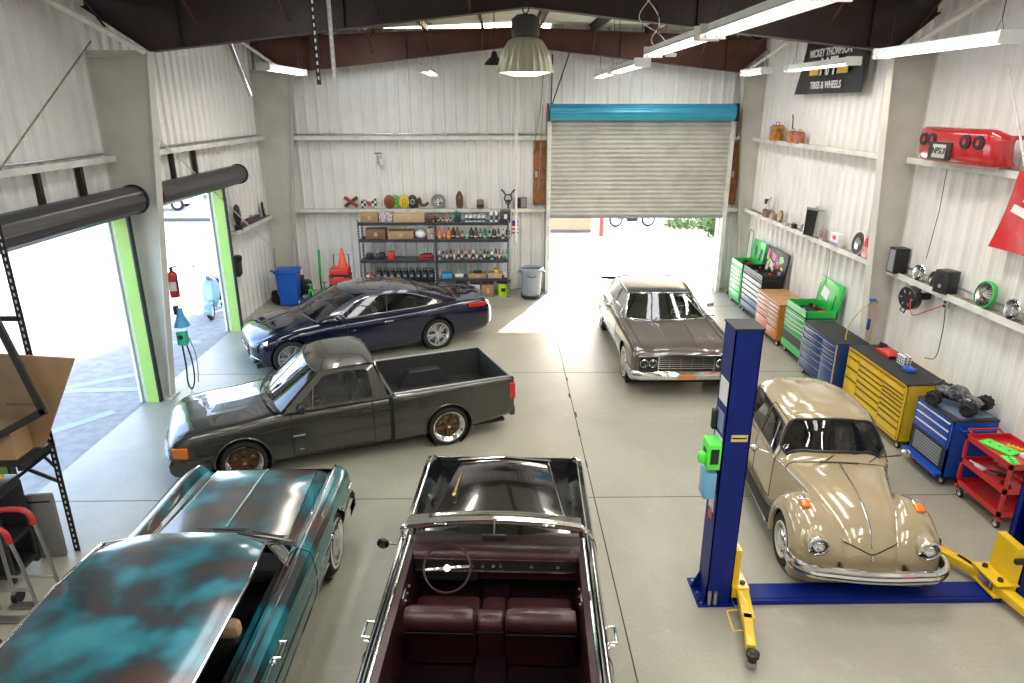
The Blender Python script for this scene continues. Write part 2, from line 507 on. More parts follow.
# girts: ledges on the walls
def girt(lo, hi, axis, side, name='wall_girt_trim'):
    B = mb(M_girt); z = lo[2]
    B.b2(lo, hi)
    B.m(M_dust); B.b2((lo[0] + .01, lo[1] + .01, hi[2]), (hi[0] - .01, hi[1] - .01, hi[2] + .004)); B.m(M_girt)
    if axis == 'y':
        x = hi[0] if side < 0 else lo[0]; B.b2((x - .008, lo[1], z - .045), (x + .008, hi[1], hi[2] + .02))
    else: B.b2((lo[0], lo[1] - .008, z - .045), (hi[0], lo[1] + .008, hi[2] + .02))
    return struct(B.build(name))
for y0, y1 in ((YN, 3.7), (4.05, 11.36), (11.64, 18.6)):
    girt((XL + .05, y0, 4.19), (XL + .24, y1, 4.22), 'y', -1)
    girt((XR - .24, y0, 4.15), (XR - .05, y1, 4.18), 'y', 1)
    girt((XR - .24, y0, 2.31), (XR - .05, y1, 2.34), 'y', 1)
girt((XL + .05, 15.9, 2.17), (XL + .24, 18.6, 2.20), 'y', -1)
for z in (4.17, 2.27):
    girt((XL + .8, YB - .24, z), (1.22, YB - .05, z + .03), 'x', 1)
    girt((6.08, YB - .24, z), (6.7, YB - .05, z + .03), 'x', 1)
# thin conduit along the girts and box fittings
B = mb(M_alu)
for z, x0, x1 in ((4.27, -5.7, 1.1),): B.tube([(x0, YB - .1, z), (x1, YB - .1, z)], .018, 6)
B.tube([(XL + .1, 5, 4.27), (XL + .1, 11.3, 4.27)], .02, 6); B.tube([(XL + .1, 11.7, 4.27), (XL + .1, 18.5, 4.27)], .02, 6)
B.tube([(XR - .06, 4.2, 2.44), (XR - .06, 11.3, 2.44)], .016, 6)
for x in (-4.6, -2.9, -1.6): B.b2((x, YB - .15, 4.2), (x + .14, YB - .05, 4.3))
struct(B.build('wall_conduit_trim'))
# green jambs
for y in (11.27, 15.30): struct(mb(M_lime).b2((XL + .09, y - .04, 0), (XL + .30, y + .04, DZ)).m(M_black).b2((XL + .30, y - .05, 0), (XL + .33, y + .05, DZ)).build('door_jamb_trim'))
for y in (7.58, 11.74): struct(mb(M_lime).b2((XL + .09, y - .04, 0), (XL + .30, y + .04, DZ)).m(M_black).b2((XL + .30, y - .05, 0), (XL + .33, y + .05, DZ)).build('door_jamb_trim'))
struct(mb(M_girt).b2((XL - .1, 7.5, DZ - .02), (XL + .1, 11.3, DZ + .12)).b2((XL - .1, 11.7, DZ - .02), (XL + .1, 15.4, DZ + .12)).build('door_head_trim'))
# boarded strip between door head and girt (studs behind the coils)
B = mb(M_brownd)
for y in (8.6, 9.6, 10.6, 12.6, 13.6, 14.6): B.b2((XL + .04, y - .04, DZ), (XL + .12, y + .04, 4.15))
struct(B.build('wall_stud_trim'))

# coiled roller doors, side wall
M_coil = mat('coil_grey', (.07, .065, .068), .35, .4)
def coil_door(name, y0, y1, x, z, r, mt, label=None):
    root = bpy.data.objects.new(name, None); COL.objects.link(root); struct(root)
    B = mb(mt); n = 40; prof = []
    for i in range(n):
        a = 2 * PI * i / n; rr = r * (1 + .035 * math.cos(a * 10))
        prof.append((rr * math.cos(a), rr * math.sin(a)))
    T = Matrix.Translation((x, y0, z)) @ M_rot(-PI / 2)
    B.prism(prof, y1 - y0, T); B.build('door_coil', root, ang=50)
    B = mb(M_black)
    for y in (y0, y1):
        B.lathe([(.001, -.02), (r * 1.12, -.02), (r * 1.12, .02), (.001, .02)], Matrix.Translation((x, y, z)) @ M_rot(-PI / 2), 28)
    B.m(M_steel)
    for y, s in ((y0, -1), (y1, 1)):
        B.lathe([(.001, -.02), (.05, -.02), (.05, .05), (.001, .05)], Matrix.Translation((x, y, z)) @ M_rot(-s * PI / 2), 12)
        B.b2((XL, y - .015, z - .05), (x, y + .015, z + .05))
    B.build('door_bracket', root)
    B = mb(M_coil)
    for y in (y0 + .05, y1 - .05): B.b2((x - r, y - .03, z - r - .02), (x - r + .04, y + .03, z))
    B.b2((x - r - .01, y0 + .05, z - r * .8 - .08), (x - r + .03, y1 - .05, z - r * .8)); B.build('door_bottom_bar', root)
    return root
coil_door('door_1', 7.35, 11.22, -5.93, 3.56, .215, M_coil)
coil_door('door_2', 11.95, 16.0, -6.0, 3.52, .20, M_coil)

# back roller door, half open
root = bpy.data.objects.new('door_3', None); COL.objects.link(root); struct(root)
M_teald = mat('blue_coil', (.04, .36, .56), .35, .2, coat=.2)
M_slat = mat('door_slat', (.62, .60, .55), .45, .1, noise=(2., .08), bump=(40., .05))
B = mb(M_slat); rows = []; z = 2.13; yk = 18.72; k = 0
while z < 4.62:
    for dz, dy in ((0, 0), (.012, -.02), (.035, -.05), (.075, -.05), (.10, -.02), (.112, 0)):
        rows.append([(1.30, yk + dy, z + dz), (6.0, yk + dy, z + dz)])
    z += .118
B.grid(rows); B.grid([[(x, y + .04, zz) for x, y, zz in r] for r in rows])
B.build('door_curtain', root, ang=60)
mb(M_grey).b2((1.28, 18.66, 2.08), (6.02, 18.74, 2.16)).build('door_bottom_bar', root)
B = mb(M_teald); n = 60; prof = []
for i in range(n):
    a = 2 * PI * i / n; rr = .20 * (1 + .05 * math.cos(a * 12)); prof.append((rr * math.cos(a), rr * math.sin(a)))
B.prism(prof, 4.78, Matrix.Translation((1.24, 18.56, 4.82)) @ M_rot(0, PI / 2)); B.build('door_coil', root, ang=50)
B = mb(M_girt)
for x, s in ((1.24, -1), (6.06, 1)):
    B.b2((x - .05, 18.62, 0), (x + .05, 18.84, 4.75)); B.m(M_steel)
    for z in range(12): B.b2((x - .006, 18.61, .3 + z * .36), (x + .006, 18.62, .33 + z * .36))
    B.m(M_girt)
B.build('door_guide', root)
B = mb(M_black)
for x in (1.19, 6.06): B.b2((x - .01, 18.36, 4.6), (x + .015, 18.8, 5.04))
B.tube([(6.12, 18.5, 4.82), (6.12, 18.5, 4.2)], .015); B.build('door_bracket', root)
struct(mb(M_girt).b2((1.2, 18.84, 0), (1.32, YB, 5.0)).b2((5.98, 18.84, 0), (6.1, YB, 5.0)).build('door_jamb_trim'))
# plywood boards each side of the back door
for x0, x1, z0, z1 in ((.84, 1.17, 2.4, 4.1), (6.2, 6.44, 2.4, 4.05)):
    o = mb(M_ply).b2((x0, YB - .1, z0), (x1, YB - .06, z1)).m(M_steel).b2((x0 + .05, YB - .115, z0 + .75), (x0 + .12, YB - .1, z0 + .9)).build('wall_board_trim'); struct(o)

# ------------------------------------------------------------------ outside
struct(mb(M_asph).b2((-12.6, -6, -.22), (XL + .06, 30, -.03)).build('ground'))
struct(mb(M_lot).b2((-70, -30, -.25), (-12.6, 80, -.031)).build('ground'))
struct(mb(M_lot).b2((-12.6, 30, -.25), (60, 90, -.031)).build('ground'))
struct(mb(M_lot).b2((XL + .06, YB + .12, -.22), (60, 30, -.03)).build('ground'))
M_line = mat('blue_line_paint', (.34, .40, .47), .8)
B = mb(M_line)
def stripe(a, b, w=.2):
    a, b = Vector(a), Vector(b); d = (b - a).normalized(); p = Vector((-d.y, d.x, 0)) * w / 2
    B.poly([a - p, b - p, b + p, a + p])
for a, b in (((-12, 9.4, -.026), (-6.7, 13.0, -.026)), ((-12, 11.6, -.026), (-6.75, 11.9, -.026)), ((-9.6, 7.2, -.026), (-6.75, 10.9, -.026)), ((-11, 14.4, -.026), (-6.8, 14.6, -.026))): stripe(a, b)
struct(B.build('road_markings'))

# ------------------------------------------------------------------ light
W = bpy.data.worlds.new('World'); bpy.context.scene.world = W; W.use_nodes = True
nt = W.node_tree; bg = nt.nodes['Background']
sky = nt.nodes.new('ShaderNodeTexSky'); sky.sky_type = 'NISHITA'; sky.sun_disc = False
sky.sun_elevation = math.radians(28); sky.sun_rotation = math.radians(23); sky.dust_density = 2.; sky.air_density = 1.
nt.links.new(sky.outputs[0], bg.inputs[0]); bg.inputs[1].default_value = SKY
sl = bpy.data.lights.new('sun', 'SUN'); sl.energy = SUN; sl.angle = math.radians(.6); sl.color = (1, .95, .87)
so = bpy.data.objects.new('sun', sl); COL.objects.link(so)
d = Vector((-.40, -1, -.57)); so.rotation_euler = d.to_track_quat('-Z', 'Y').to_euler(); so.location = (3, 30, 20)
def area(parent, loc, sx, sy, pw, col=(1, .93, .82), rot=(0, 0, 0)):
    l = bpy.data.lights.new('lamp_glow', 'AREA'); l.shape = 'RECTANGLE'; l.size = sx; l.size_y = sy; l.energy = pw; l.color = col
    o = bpy.data.objects.new('lamp_glow', l); COL.objects.link(o); o.parent = parent; o.location = loc; o.rotation_euler = rot
    return o
sc = bpy.context.scene
sc.view_settings.view_transform = 'Standard'; sc.view_settings.look = 'None'; sc.view_settings.exposure = EXPO; sc.view_settings.gamma = 1
sc.view_settings.use_curve_mapping = False
sc.cycles.max_bounces = 8; sc.cycles.diffuse_bounces = 4; sc.cycles.glossy_bounces = 4; sc.cycles.transparent_max_bounces = 12; sc.cycles.transmission_bounces = 4
sc.cycles.caustics_reflective = False; sc.cycles.caustics_refractive = False; sc.cycles.sample_clamp_indirect = 6.
sc.cycles.use_denoising = True

# fluorescent fittings
def fluoro(loc, L, label, dz=.9, parent_rot=0, lamp=True):
    t = thing('fluorescent_light', label, 'ceiling light', loc, 0, 'fluorescent tube lights under the roof', rot=(0, 0, parent_rot))
    B = mb(M_white)
    h = L / 2
    B.b2((-.05, -h, .03), (.05, h, .10)); B.grid([[(-.05, -h, .05), (-.05, h, .05)], [(-.14, -h, .0), (-.14, h, .0)]])
    B.grid([[(.05, -h, .05), (.05, h, .05)], [(.14, -h, .0), (.14, h, .0)]])
    for y in (-h, h): B.b2((-.12, y - .012, -.03), (.12, y + .012, .1))
    B.build('housing', t)
    for x in (-.05, .05): mb(M_tube).cyl((x, -h + .03, 0), (x, h - .03, 0), .017, n=10).m(M_steel).cyl((x, -h + .012, 0), (x, -h + .04, 0), .018, n=10).cyl((x, h - .04, 0), (x, h - .012, 0), .018, n=10).build('tube', t)
    for y in (-h * .85, h * .85):
        mb(M_black).tube([(-.04, y, .1), (0, y, .22), (.04, y, .1)], .004, 5).tube([(0, y, .22), (0, y, .1 + dz)], .005, 5).build('hanger', t)
    if lamp: area(t, (0, 0, -.05), .25, L, LAMP * L / 2.4)
    return t
fluoro((1.93, 8.2, 5.6), 2.4, 'long lit tube light nearest the high-bay lamp')
fluoro((1.93, 5.6, 5.6), 2.4, 'tube light cut off by the top edge, running towards the viewer')
fluoro((5.0, 8.45, 5.6), 2.4, 'long lit tube light above the near wall column by the red bumper')
fluoro((5.36, 12.35, 5.6), 2.4, 'tube light hanging in front of the black banner')
fluoro((5.15, 14.8, 5.6), 1.2, 'short tube light beside the blue roller door coil')
fluoro((2.05, 11.9, 5.55), 2.4, 'nearer of two tube lights in line above the blue coil')
fluoro((2.05, 14.4, 5.55), 2.0, 'farther of two tube lights in line above the blue coil')
fluoro((-1.45, 14.5, 5.6), 2.1, 'small tube light over the shelf rack on the back wall')
fluoro((-4.17, 14.1, 5.6), 2.4, 'tube light over the blue car, by the side wall column')
for k, (x, y) in enumerate(((-4.2, 8.4), (-1.45, 9.6), (-4.2, 2.6), (-1.4, 2.6), (2.0, 2.6), (5.0, 2.6), (-1.4, -1), (2., -1), (-4.2, -1), (5., -1))):  # extra unseen tube lights, added overhead to strengthen the interior fill
    if y > 5: continue
    fluoro((x, y, 5.9), 2.4, 'unseen tube light added behind the viewpoint to brighten the hall', .6)
# glowing panels with area lamps, added under the roof as fill light
M_fill = mat('roof_fill_glow', (.9, .93, .9), .5, emit=((.93, .97, 1.), 1.6))
for k, (x, y) in enumerate(((-3.3, 15.2), (3.8, 15.2), (-3.3, 8.), (3.8, 8.), (-3.3, 1.5), (3.8, 1.5))):
    z = EZ + (RZ - EZ) * (1 - abs(x - RX) / 7.)
    s = 1 if x < RX else -1; an = math.atan((RZ - EZ) / 7.) * -s
    o = mb(M_fill).box((0, 0, 0), (.9, 4.4, .02)).build('window_%d' % (k + 1)); struct(o); o.location = (x, y, z - .03); o.rotation_euler = (0, an, 0)
    area(o, (0, 0, -.03), .85, 4.3, ROOF_FILL, (.95, .98, 1.))
# ------------------------------------------------------------------ car kit
M_under = mat('underbody', (.012, .012, .012), .8)
M_glassd = glass('car_glass', (.55, .62, .62), .02, .12)
M_glassdd = glass('dark_car_glass', (.30, .36, .38), .02, .3, (.004, .006, .008))
M_seam = mat('panel_gap', (.006, .006, .006), .8)
M_lens = glass('lamp_glass', (.93, .95, .95), .04, .04, (.3, .3, .3))
M_amber = mat('amber_lens', (.75, .18, .02), .2, coat=.6)
M_redl = mat('red_lens', (.55, .01, .01), .15, coat=.8)
M_maroon = mat('maroon_leather', (.045, .013, .015), .30, noise=(5., .1), bump=(40., .15))
M_maroond = mat('maroon_carpet', (.010, .003, .004), .9, spec=.1)
M_reflect = mat('lamp_reflector', (.85, .85, .85), .15, 1.)
M_creamrim = mat('cream_rim', (.72, .68, .58), .4)
M_bronze = mat('bronze_alloy', (.15, .075, .03), .35, .7)
M_silver = mat('silver_alloy', (.62, .63, .65), .28, .85)
M_whitewall = mat('whitewall_rubber', (.75, .74, .70), .6)

def wheel(root, x, y, R, w, style, name='wheel', wz=None):
    """y>0 left; the outer face points away from the centreline"""
    s = 1 if y > 0 else -1; z = wz or R
    T = Matrix.Translation((x, y, z)) @ M_rot(-PI / 2 * s)      # local +z -> outward
    h = w / 2; ri = R * (.68 if style in ('hubcap', 'vw') else .78 if style == 'gold5' else .74)
    prof = [(ri, -h + .015), (ri + .02, -h), (R * .93, -h), (R * .99, -h + .03), (R, -h * .4), (R, h * .4), (R * .99, h - .03), (R * .93, h), (ri + .03, h + .004), (ri, h - .01)]
    B = mb(M_rubber); B.lathe(prof, T, 40)
    for k in range(28):
        a = 2 * PI * k / 28
        B.box((0, 0, 0), (.004, .012, w * .7), bev=0) if False else None
    if style == 'hubcap':
        B.m(M_whitewall); B.lathe([(ri + .012, h + .005), (ri + .045, h + .005)], T, 40)
    tyre = B.build(name, root)
    B = MB()
    if style == 'vw':
        B.m(M_creamrim); B.lathe([(ri, h - .01), (ri - .005, h + .004), (ri - .02, h + .004), (ri - .035, h - .03), (.12, h - .045), (.11, h - .03)], T, 32)
        B.m(M_black)
        for k in range(12):
            a = 2 * PI * k / 12; B.box(T @ Vector(((ri - .05) * math.cos(a), (ri - .05) * math.sin(a), h - .035)), (.028, .03, .014), rot=T.to_3x3().to_4x4() @ M_rot(rz=a))
        B.m(M_chrome); B.lathe([(.125, h - .03), (.12, h - .008), (.10, h + .012), (.05, h + .03), (.001, h + .034)], T, 28)
    elif style == 'hubcap':
        B.m(M_chrome); B.lathe([(ri + .004, h - .004), (ri - .01, h + .012), (ri - .05, h + .004), (ri - .08, h - .004), (.09, h + .008), (.06, h + .02), (.03, h + .03), (.001, h + .03)], T, 36)
        B.m(M_steel)
        for k in range(36):
            a = 2 * PI * k / 36; B.box(T @ Vector(((ri - .055) * math.cos(a), (ri - .055) * math.sin(a), h + .006)), (.05, .004, .008), rot=T.to_3x3().to_4x4() @ M_rot(rz=a))
    else:
        rim = M_chrome if style == 'gold5' else M_silver; sp = M_bronze if style == 'gold5' else M_silver
        B.m(rim); B.lathe([(ri, h - .01), (ri + .006, h + .006), (ri - .012, h + .008), (ri - .03 - .02 * (style == 'gold5'), h - .03), (ri - .045 - .02 * (style == 'gold5'), h - .05), (ri - .03, -h + .02)], T, 40)
        B.m(M_under); B.lathe([(ri - .045, -.02), (.001, -.02)], T, 24)
        B.m(M_steel); B.lathe([(ri * .72, -.005), (.05, -.005)], T, 28)
        B.m(sp)
        if style == 'gold5':
            for k in range(5):
                a = 2 * PI * k / 5 + .3
                out = []
                for rr, ww in ((.03, .035), (.09, .030), (ri * .60, .034), (ri - .065, .055)):
                    out.append((rr, ww))
                pl = [(r_, w_) for r_, w_ in out] + [(r_, -w_) for r_, w_ in reversed(out)]
                B.prism(pl, .035, T @ M_rot(rz=a) @ Matrix.Translation((0, 0, h - .075)))
            B.lathe([(ri - .06, h - .05), (ri - .07, h - .06), (ri - .09, h - .055), (ri - .06, h - .05)], T, 32)
            B.lathe([(.065, h - .06), (.06, h - .03), (.035, h - .02), (.001, h - .02)], T, 20)
            B.m(M_chrome); B.lathe([(.03, h - .02), (.025, h + .0), (.001, h + .004)], T, 16)
        else:
            for k in range(5):
                for da in (-.16, .16):
                    a = 2 * PI * k / 5 + .2 + da
                    pl = [(.04, .013), (ri - .03, .020), (ri - .03, -.012), (.04, -.013)] if da > 0 else [(.04, .013), (ri - .03, .012), (ri - .03, -.020), (.04, -.013)]
                    B.prism(pl, .03, T @ M_rot(rz=a) @ Matrix.Translation((0, 0, h - .05)))
            B.lathe([(.07, h - .05), (.065, h - .02), (.03, h - .012), (.001, h - .012)], T, 20)
    B.build('rim', tyre)
    return tyre

def well(root, x, y, z, R, w):
    s = 1 if y > 0 else -1
    T = Matrix.Translation((x, y, z)) @ M_rot(-PI / 2 * s)
    B = mb(M_under); B.lathe([(R, 0), (R * 1.01, -w), (.05, -w)], T, 28)
    return B
def plate(out2d, th, mtx, mt, name, parent):
    return mb(mt).prism(out2d, th, mtx).build(name, parent)
def quadpatch(c00, c10, c11, c01, bulge=(0, 0, 0), nu=10, nv=6, th=None):
    """bilinear patch with a bulge vector at the middle; rows along u"""
    a, b, c, d = map(Vector, (c00, c10, c11, c01)); bl = Vector(bulge); rows = []
    for i in range(nu + 1):
        u = i / nu; r = []
        for j in range(nv + 1):
            v = j / nv
            p = a * (1 - u) * (1 - v) + b * u * (1 - v) + c * u * v + d * (1 - u) * v
            r.append(p + bl * (4 * u * (1 - u)) )
        rows.append(r)
    return rows
def edge_of(rows): return [r[0] for r in rows] + rows[-1][1:] + [r[-1] for r in reversed(rows[:-1])] + list(reversed(rows[0][1:-1]))
def thick(B, rows, off):
    """closed slab from a patch, offset by vector"""
    o = Vector(off); r2 = [[Vector(p) + o for p in r] for r in rows]
    B.grid(rows); B.grid(r2)
    e1 = edge_of(rows); e2 = edge_of(r2)
    B.grid([[Vector(p) for p in e1] + [Vector(e1[0])], [Vector(p) for p in e2] + [Vector(e2[0])]])
    return B
def seat(root, x, y, w, mt, name='seat', back=.62, rec=.22, z=.28, cush=.5, mt2=None, head=None, zt=None):
    B = mb(mt)
    B.box((x + cush / 2, y, z + .09), (cush, w, .16), bev=.05)
    T = M_rot(ry=-rec)
    B.box((x - .02, y, z + .10 + back / 2), (.15, w, back), rot=T, bev=.06)
    if mt2:
        B.m(mt2); 
        for k in range(5): B.box((x + .045 - .02 - .12 * (k / 5), y, z + .2 + k * back * .15), (.06, w * .6, .045), rot=T, bev=.01)
    if head: B.m(mt).box((x - .09, y, z + back + .19), (.11, w * .5, .15), rot=T, bev=.045)
    return B.build(name, root)
def steering(root, c, r, tilt, mt, spoke, mspoke=None):
    T = Matrix.Translation(c) @ M_rot(ry=-tilt)
    B = mb(mt); B.tube([T @ Vector((r * math.cos(a), r * math.sin(a), 0)) for a in [2 * PI * k / 36 for k in range(36)]], .011, 8, cyc=True)
    B.m(mspoke or mt)
    for a in spoke:
        B.box(T @ Vector((r * .5 * math.cos(a), r * .5 * math.sin(a), -.01)), (r, .025, .012), rot=T.to_3x3().to_4x4() @ M_rot(rz=a), bev=.004)
    B.cyl(T @ Vector((0, 0, -.04)), T @ Vector((0, 0, .012)), .04, .032, n=20)
    B.cyl(T @ Vector((0, 0, -.35)), T @ Vector((0, 0, -.03)), .02, n=10)
    return B.build('steering_wheel', root, mt)
def headlamp(root, x, y, z, r, name='headlight', tilt=0., bez=M_chrome):
    T = Matrix.Translation((x, y, z)) @ M_rot(ry=PI / 2 - tilt)
    B = mb(bez); B.lathe([(r * .98, -.05), (r * 1.16, -.01), (r * 1.12, .012), (r, .018), (r * .96, .005)], T, 28)
    B.m(M_reflect); B.lathe([(r * .97, .0), (r * .7, -.03), (r * .2, -.045), (.001, -.045)], T, 24)
    o = B.build(name, root)
    mb(M_lens).lathe([(r * .97, .004), (r * .8, .018), (r * .4, .028), (.001, .031)], T, 24).build('lens', o)
    return o
def cabin(root, side_bot, side_top, ycb, belt_y, roof_y, roof, mats, win_pts=None): pass
# ------------------------------------------------------------------ the two 1960s slab-sided sedans / convertible
def slab_body(root, paint, conv):
    zc = .93
    #   x     bottom   low side   mid       under crest   crest      inner foot  hood mid    centre
    def st(x, zb, yw, zcr, zi, zh, zcen, fy=.60, bw=None):
        yb = yw - .06
        k = .085 if conv else .0
        return [(x, yb - .03, zb), (x, yb, zb + .05), (x, yw, .55), (x, yw - .015, zcr - .08), (x, yw - .045, zcr - .01), (x, yw - .10, zcr),
                (x, yw - .20, zi + .03 - k), (x, fy, zh), (x, fy * .55, (zh + zcen) / 2 + .004), (x, 0, zcen)]
    if conv:
        S = [st(2.50, .40, .93, .80, .70, .70, .72, .5), st(2.42, .30, .97, .87, .74, .78, .82, .5), st(2.30, .27, .985, .90, .75, .82, .88, .52), st(1.9, .26, .99, .915, .78, .87, .925, .58),
             st(1.3, .25, .995, .925, .83, .90, .95, .65), st(.9, .25, 1., .93, .87, .915, .955, .72), st(.66, .25, 1., .935, .88, .91, .955, .76), st(.30, .25, 1., .935, .90, .91, .95, .78), st(-.45, .25, 1.0, .93, .90, .91, .93, .78),
             st(-1.2, .25, 1.0, .93, .90, .91, .93, .78), st(-1.75, .25, .995, .93, .88, .90, .94, .75), st(-2.5, .28, .98, .90, .85, .87, .91, .75), st(-2.85, .36, .95, .86, .8, .82, .85, .7)]
    else:
        S = [st(2.44, .42, .94, .80, .77, .79, .80), st(2.40, .34, .965, .86, .83, .84, .855), st(2.28, .28, .975, .90, .865, .875, .89), st(1.7, .26, .985, .925, .885, .90, .925),
             st(1.2, .25, .99, .935, .90, .915, .945), st(.72, .25, 1., .945, .92, .935, .955), st(.35, .25, 1., .945, .92, .93, .95), st(-.6, .25, 1.0, .945, .92, .93, .94),
             st(-1.3, .25, 1.0, .945, .92, .93, .94), st(-2.0, .26, .99, .94, .91, .925, .94), st(-2.8, .30, .985, .935, .88, .89, .90), st(-3.05, .40, .96, .90, .83, .84, .85)]
    sh = Shell(S, cv=(4, 7) if conv else (5,), cu=(), du=.055, dv=.045)
    wx = (1.58, -1.6)
    for w in wx: sh.arch(w, .36, .40)
    uA, uB = (6, 9) if conv else (5, 9)
    def reg(a, b, c, sd):
        if uA <= a < uB and b > (5.6 if conv else 6): return None
        if a < uA - (.0) and a > 1.4 and b > (7 if conv else 6): return 'hood'
        if (6 if conv else 5) <= a < (8 if conv else 7) + .55 and .2 < b < 5.2:
            return 'door_%d' % (0 if sd > 0 else 1)
        return 'body'
    parts = sh.emit(reg, {'body': paint}, root, caps=(0, len(sh.S) - 1))
    body = parts['body']
    for w in wx:
        for y in (.95, -.95): well(root, w, y, .36, .40, .30).build('wheel_well', root)
    # floor pan
    mb(M_under).b2((-2.7, -.9, .22), (2.3, .9, .27)).build('floor_pan', root)
    # seams
    B = mb(M_seam)
    d0 = sh.iu[6 if conv else 5]; ev = sh.iv[5]; bt = sh.iv[0] + 1
    d1 = int(round(sh.iu[8 if conv else 7] + .55 * (sh.iu[9 if conv else 8] - sh.iu[8 if conv else 7])))
    for sd in (1, -1):
        for u in (d0, d1): B.tube(sh.line(u=u, vs=(bt, ev + 2), side=sd), .006, 5)
        B.tube(sh.line(v=bt + 1, us=(d0, d1), side=sd), .006, 5)
    u0, u1 = sh.iu[1] + 1, sh.iu[uA]
    vi = sh.iv[7 if conv else 6]
    for sd in (1, -1): B.tube(sh.line(v=vi, us=(u0, u1), side=sd), .006, 5)
    B.build('panel_gap', root)
    # chrome strip on the fender crest
    B = mb(M_chrome); vv = sh.iv[5]
    for sd in (1, -1):
        B.tube([(x, y, z + .006) for x, y, z in sh.line(v=vv, us=(sh.iu[1], len(sh.S) - 6), side=sd)], .011 if conv else .009, 6)
    B.build('crest_trim', root)
    B = mb(M_chrome)
    for sd in (1, -1): B.tube(sh.line(v=1, us=(sh.iu[3] + 3, sh.iu[9]), side=sd), .014, 6)
    B.build('sill_trim', root)
    return sh, body
def slab_front(root, xf, paint):
    B = mb(M_black); B.b2((xf - .02, -.84, .52), (xf + .012, .84, .78)); 
    B.m(M_chrome)
    for z in (.55, .59, .63, .67, .71, .75): B.b2((xf + .01, -.50, z - .007), (xf + .028, .50, z + .007))
    for y in [-.5 + .2 * k for k in range(6)]: B.b2((xf + .008, y - .003, .53), (xf + .022, y + .003, .775))
    for y in (-.5, .5): B.b2((xf + .005, y - .012, .52), (xf + .034, y + .012, .785))
    B.b2((xf + .008, -.86, .775), (xf + .035, .86, .795)); B.b2((xf, -.06, .60), (xf + .04, .06, .72)) if False else None
    B.build('grille', root)
    for y in (.60, .76, -.60, -.76): headlamp(root, xf + .03, y, .65, .068)
    # bumper
    sec = [(-.05, .36), (.03, .34), (.09, .38), (.10, .45), (.06, .51), (-.03, .52)]
    rows = []
    for x0, y in ((-.45, -.985), (-.12, -.99), (-.02, -.97), (.03, -.80), (.05, 0), (.03, .80), (-.02, .97), (-.12, .99), (-.45, .985)):
        k = 1. if abs(y) < .96 else .5
        rows.append([(xf + x0 + a * k, y * (1 + (a * .12 if abs(y) > .9 else 0)), z) for a, z in sec])
    B = mb(M_chrome); B.grid(rows, cyc=True); B.build('bumper', root)

def slab_roof(root, m_roof):
    # outer shell: windshield, roof, rear window as one smooth set; side openings
    yb, yr = .86, .68
    A0, A1 = (.68, .95), (-.02, 1.33)       # windshield foot / header (x,z) at the side
    C0, C1 = (-2.02, .95), (-1.42, 1.30)    # rear
    cen = .10
    # roof
    rows = []
    for x, z, y in ((.02, 1.325, .69), (-.08, 1.345, .70), (-.5, 1.37, .70), (-1.0, 1.365, .70), (-1.35, 1.33, .69), (-1.44, 1.30, .68)):
        b = .07 if x > -.05 else .03
        rows.append([(x + (b if t in (0,) else 0) * 0 + .10 * (1 - (abs(yy) / y) ** 2) * (1 if x > -.3 else -.3 if x < -1.2 else 0), yy, z - .045 * (abs(yy) / y) ** 2.5) for t, yy in enumerate([y * k / 6 for k in range(-6, 7)])])
    D, _, _ = surf(rows, .08, .06)
    B = mb(m_roof); B.grid([[tuple(p) for p in r] for r in D]); 
    B.grid([[(p[0], p[1], p[2] - .03) for p in r] for r in D])
    roof = B.build('roof', root)
    # windshield
    ws = quadpatch((.70, -.80, .945), (.70, .80, .945), (.04, .66, 1.30), (.04, -.66, 1.30), nu=14, nv=4)
    ws = [[p + Vector((.13 * (1 - (2 * i / 14 - 1) ** 2), 0, .03 * (1 - (2 * i / 14 - 1) ** 2) * (j / 4))) for j, p in enumerate(r)] for i, r in enumerate(ws)]
    mb(M_glassd).grid(ws).build('windshield', root)
    B = mb(M_chrome); B.tube(edge_of(ws), .016, 8, cyc=True); B.build('windshield_trim', root)
    rw = quadpatch((-1.96, -.76, .95), (-1.96, .76, .95), (-1.50, .62, 1.28), (-1.50, -.62, 1.28), nu=12, nv=4)
    rw = [[p + Vector((-.08 * (1 - (2 * i / 12 - 1) ** 2), 0, .02 * (j / 4))) for j, p in enumerate(r)] for i, r in enumerate(rw)]
    mb(M_glassdd).grid(rw).build('rear_window', root)
    # pillars & rails
    B = mb(m_roof)
    for s in (1, -1):
        def q(*pts): thick(B, [[Vector((x, y * s, z)) for x, y, z in pts[:2]], [Vector((x, y * s, z)) for x, y, z in (pts[3], pts[2])]], (0, -.03 * s, 0))
        q((-1.30, .86, .93), (-2.0, .80, .93), (-1.48, .66, 1.28), (-1.22, .69, 1.30))
        B.tube([(.04, .665 * s, 1.30), (-.5, .69 * s, 1.335), (-1.3, .68 * s, 1.30)], .022, 8)
    B.build('roof_pillar', root)
    B = mb(M_chrome)
    for s in (1, -1):
        B.tube([(.72, .83 * s, .95), (.40, .76 * s, 1.13), (.06, .675 * s, 1.305), (-.5, .70 * s, 1.335), (-1.2, .70 * s, 1.315)], .012, 6)
        B.tube([(.70, .86 * s, .945), (-1.35, .865 * s, .945)], .012, 6)
        B.tube([(.33, .85 * s, .95), (.25, .74 * s, 1.18)], .01, 6); B.tube([(-.42, .85 * s, .95), (-.42, .70 * s, 1.32)], .014, 6)
    B.build('window_trim', root)
    for s in (1, -1):
        mb(M_glassd).grid([[(.66, .845 * s, .95), (-1.30, .855 * s, .95)], [(.08, .68 * s, 1.31), (-1.22, .69 * s, 1.31)]]).build('side_window', root)

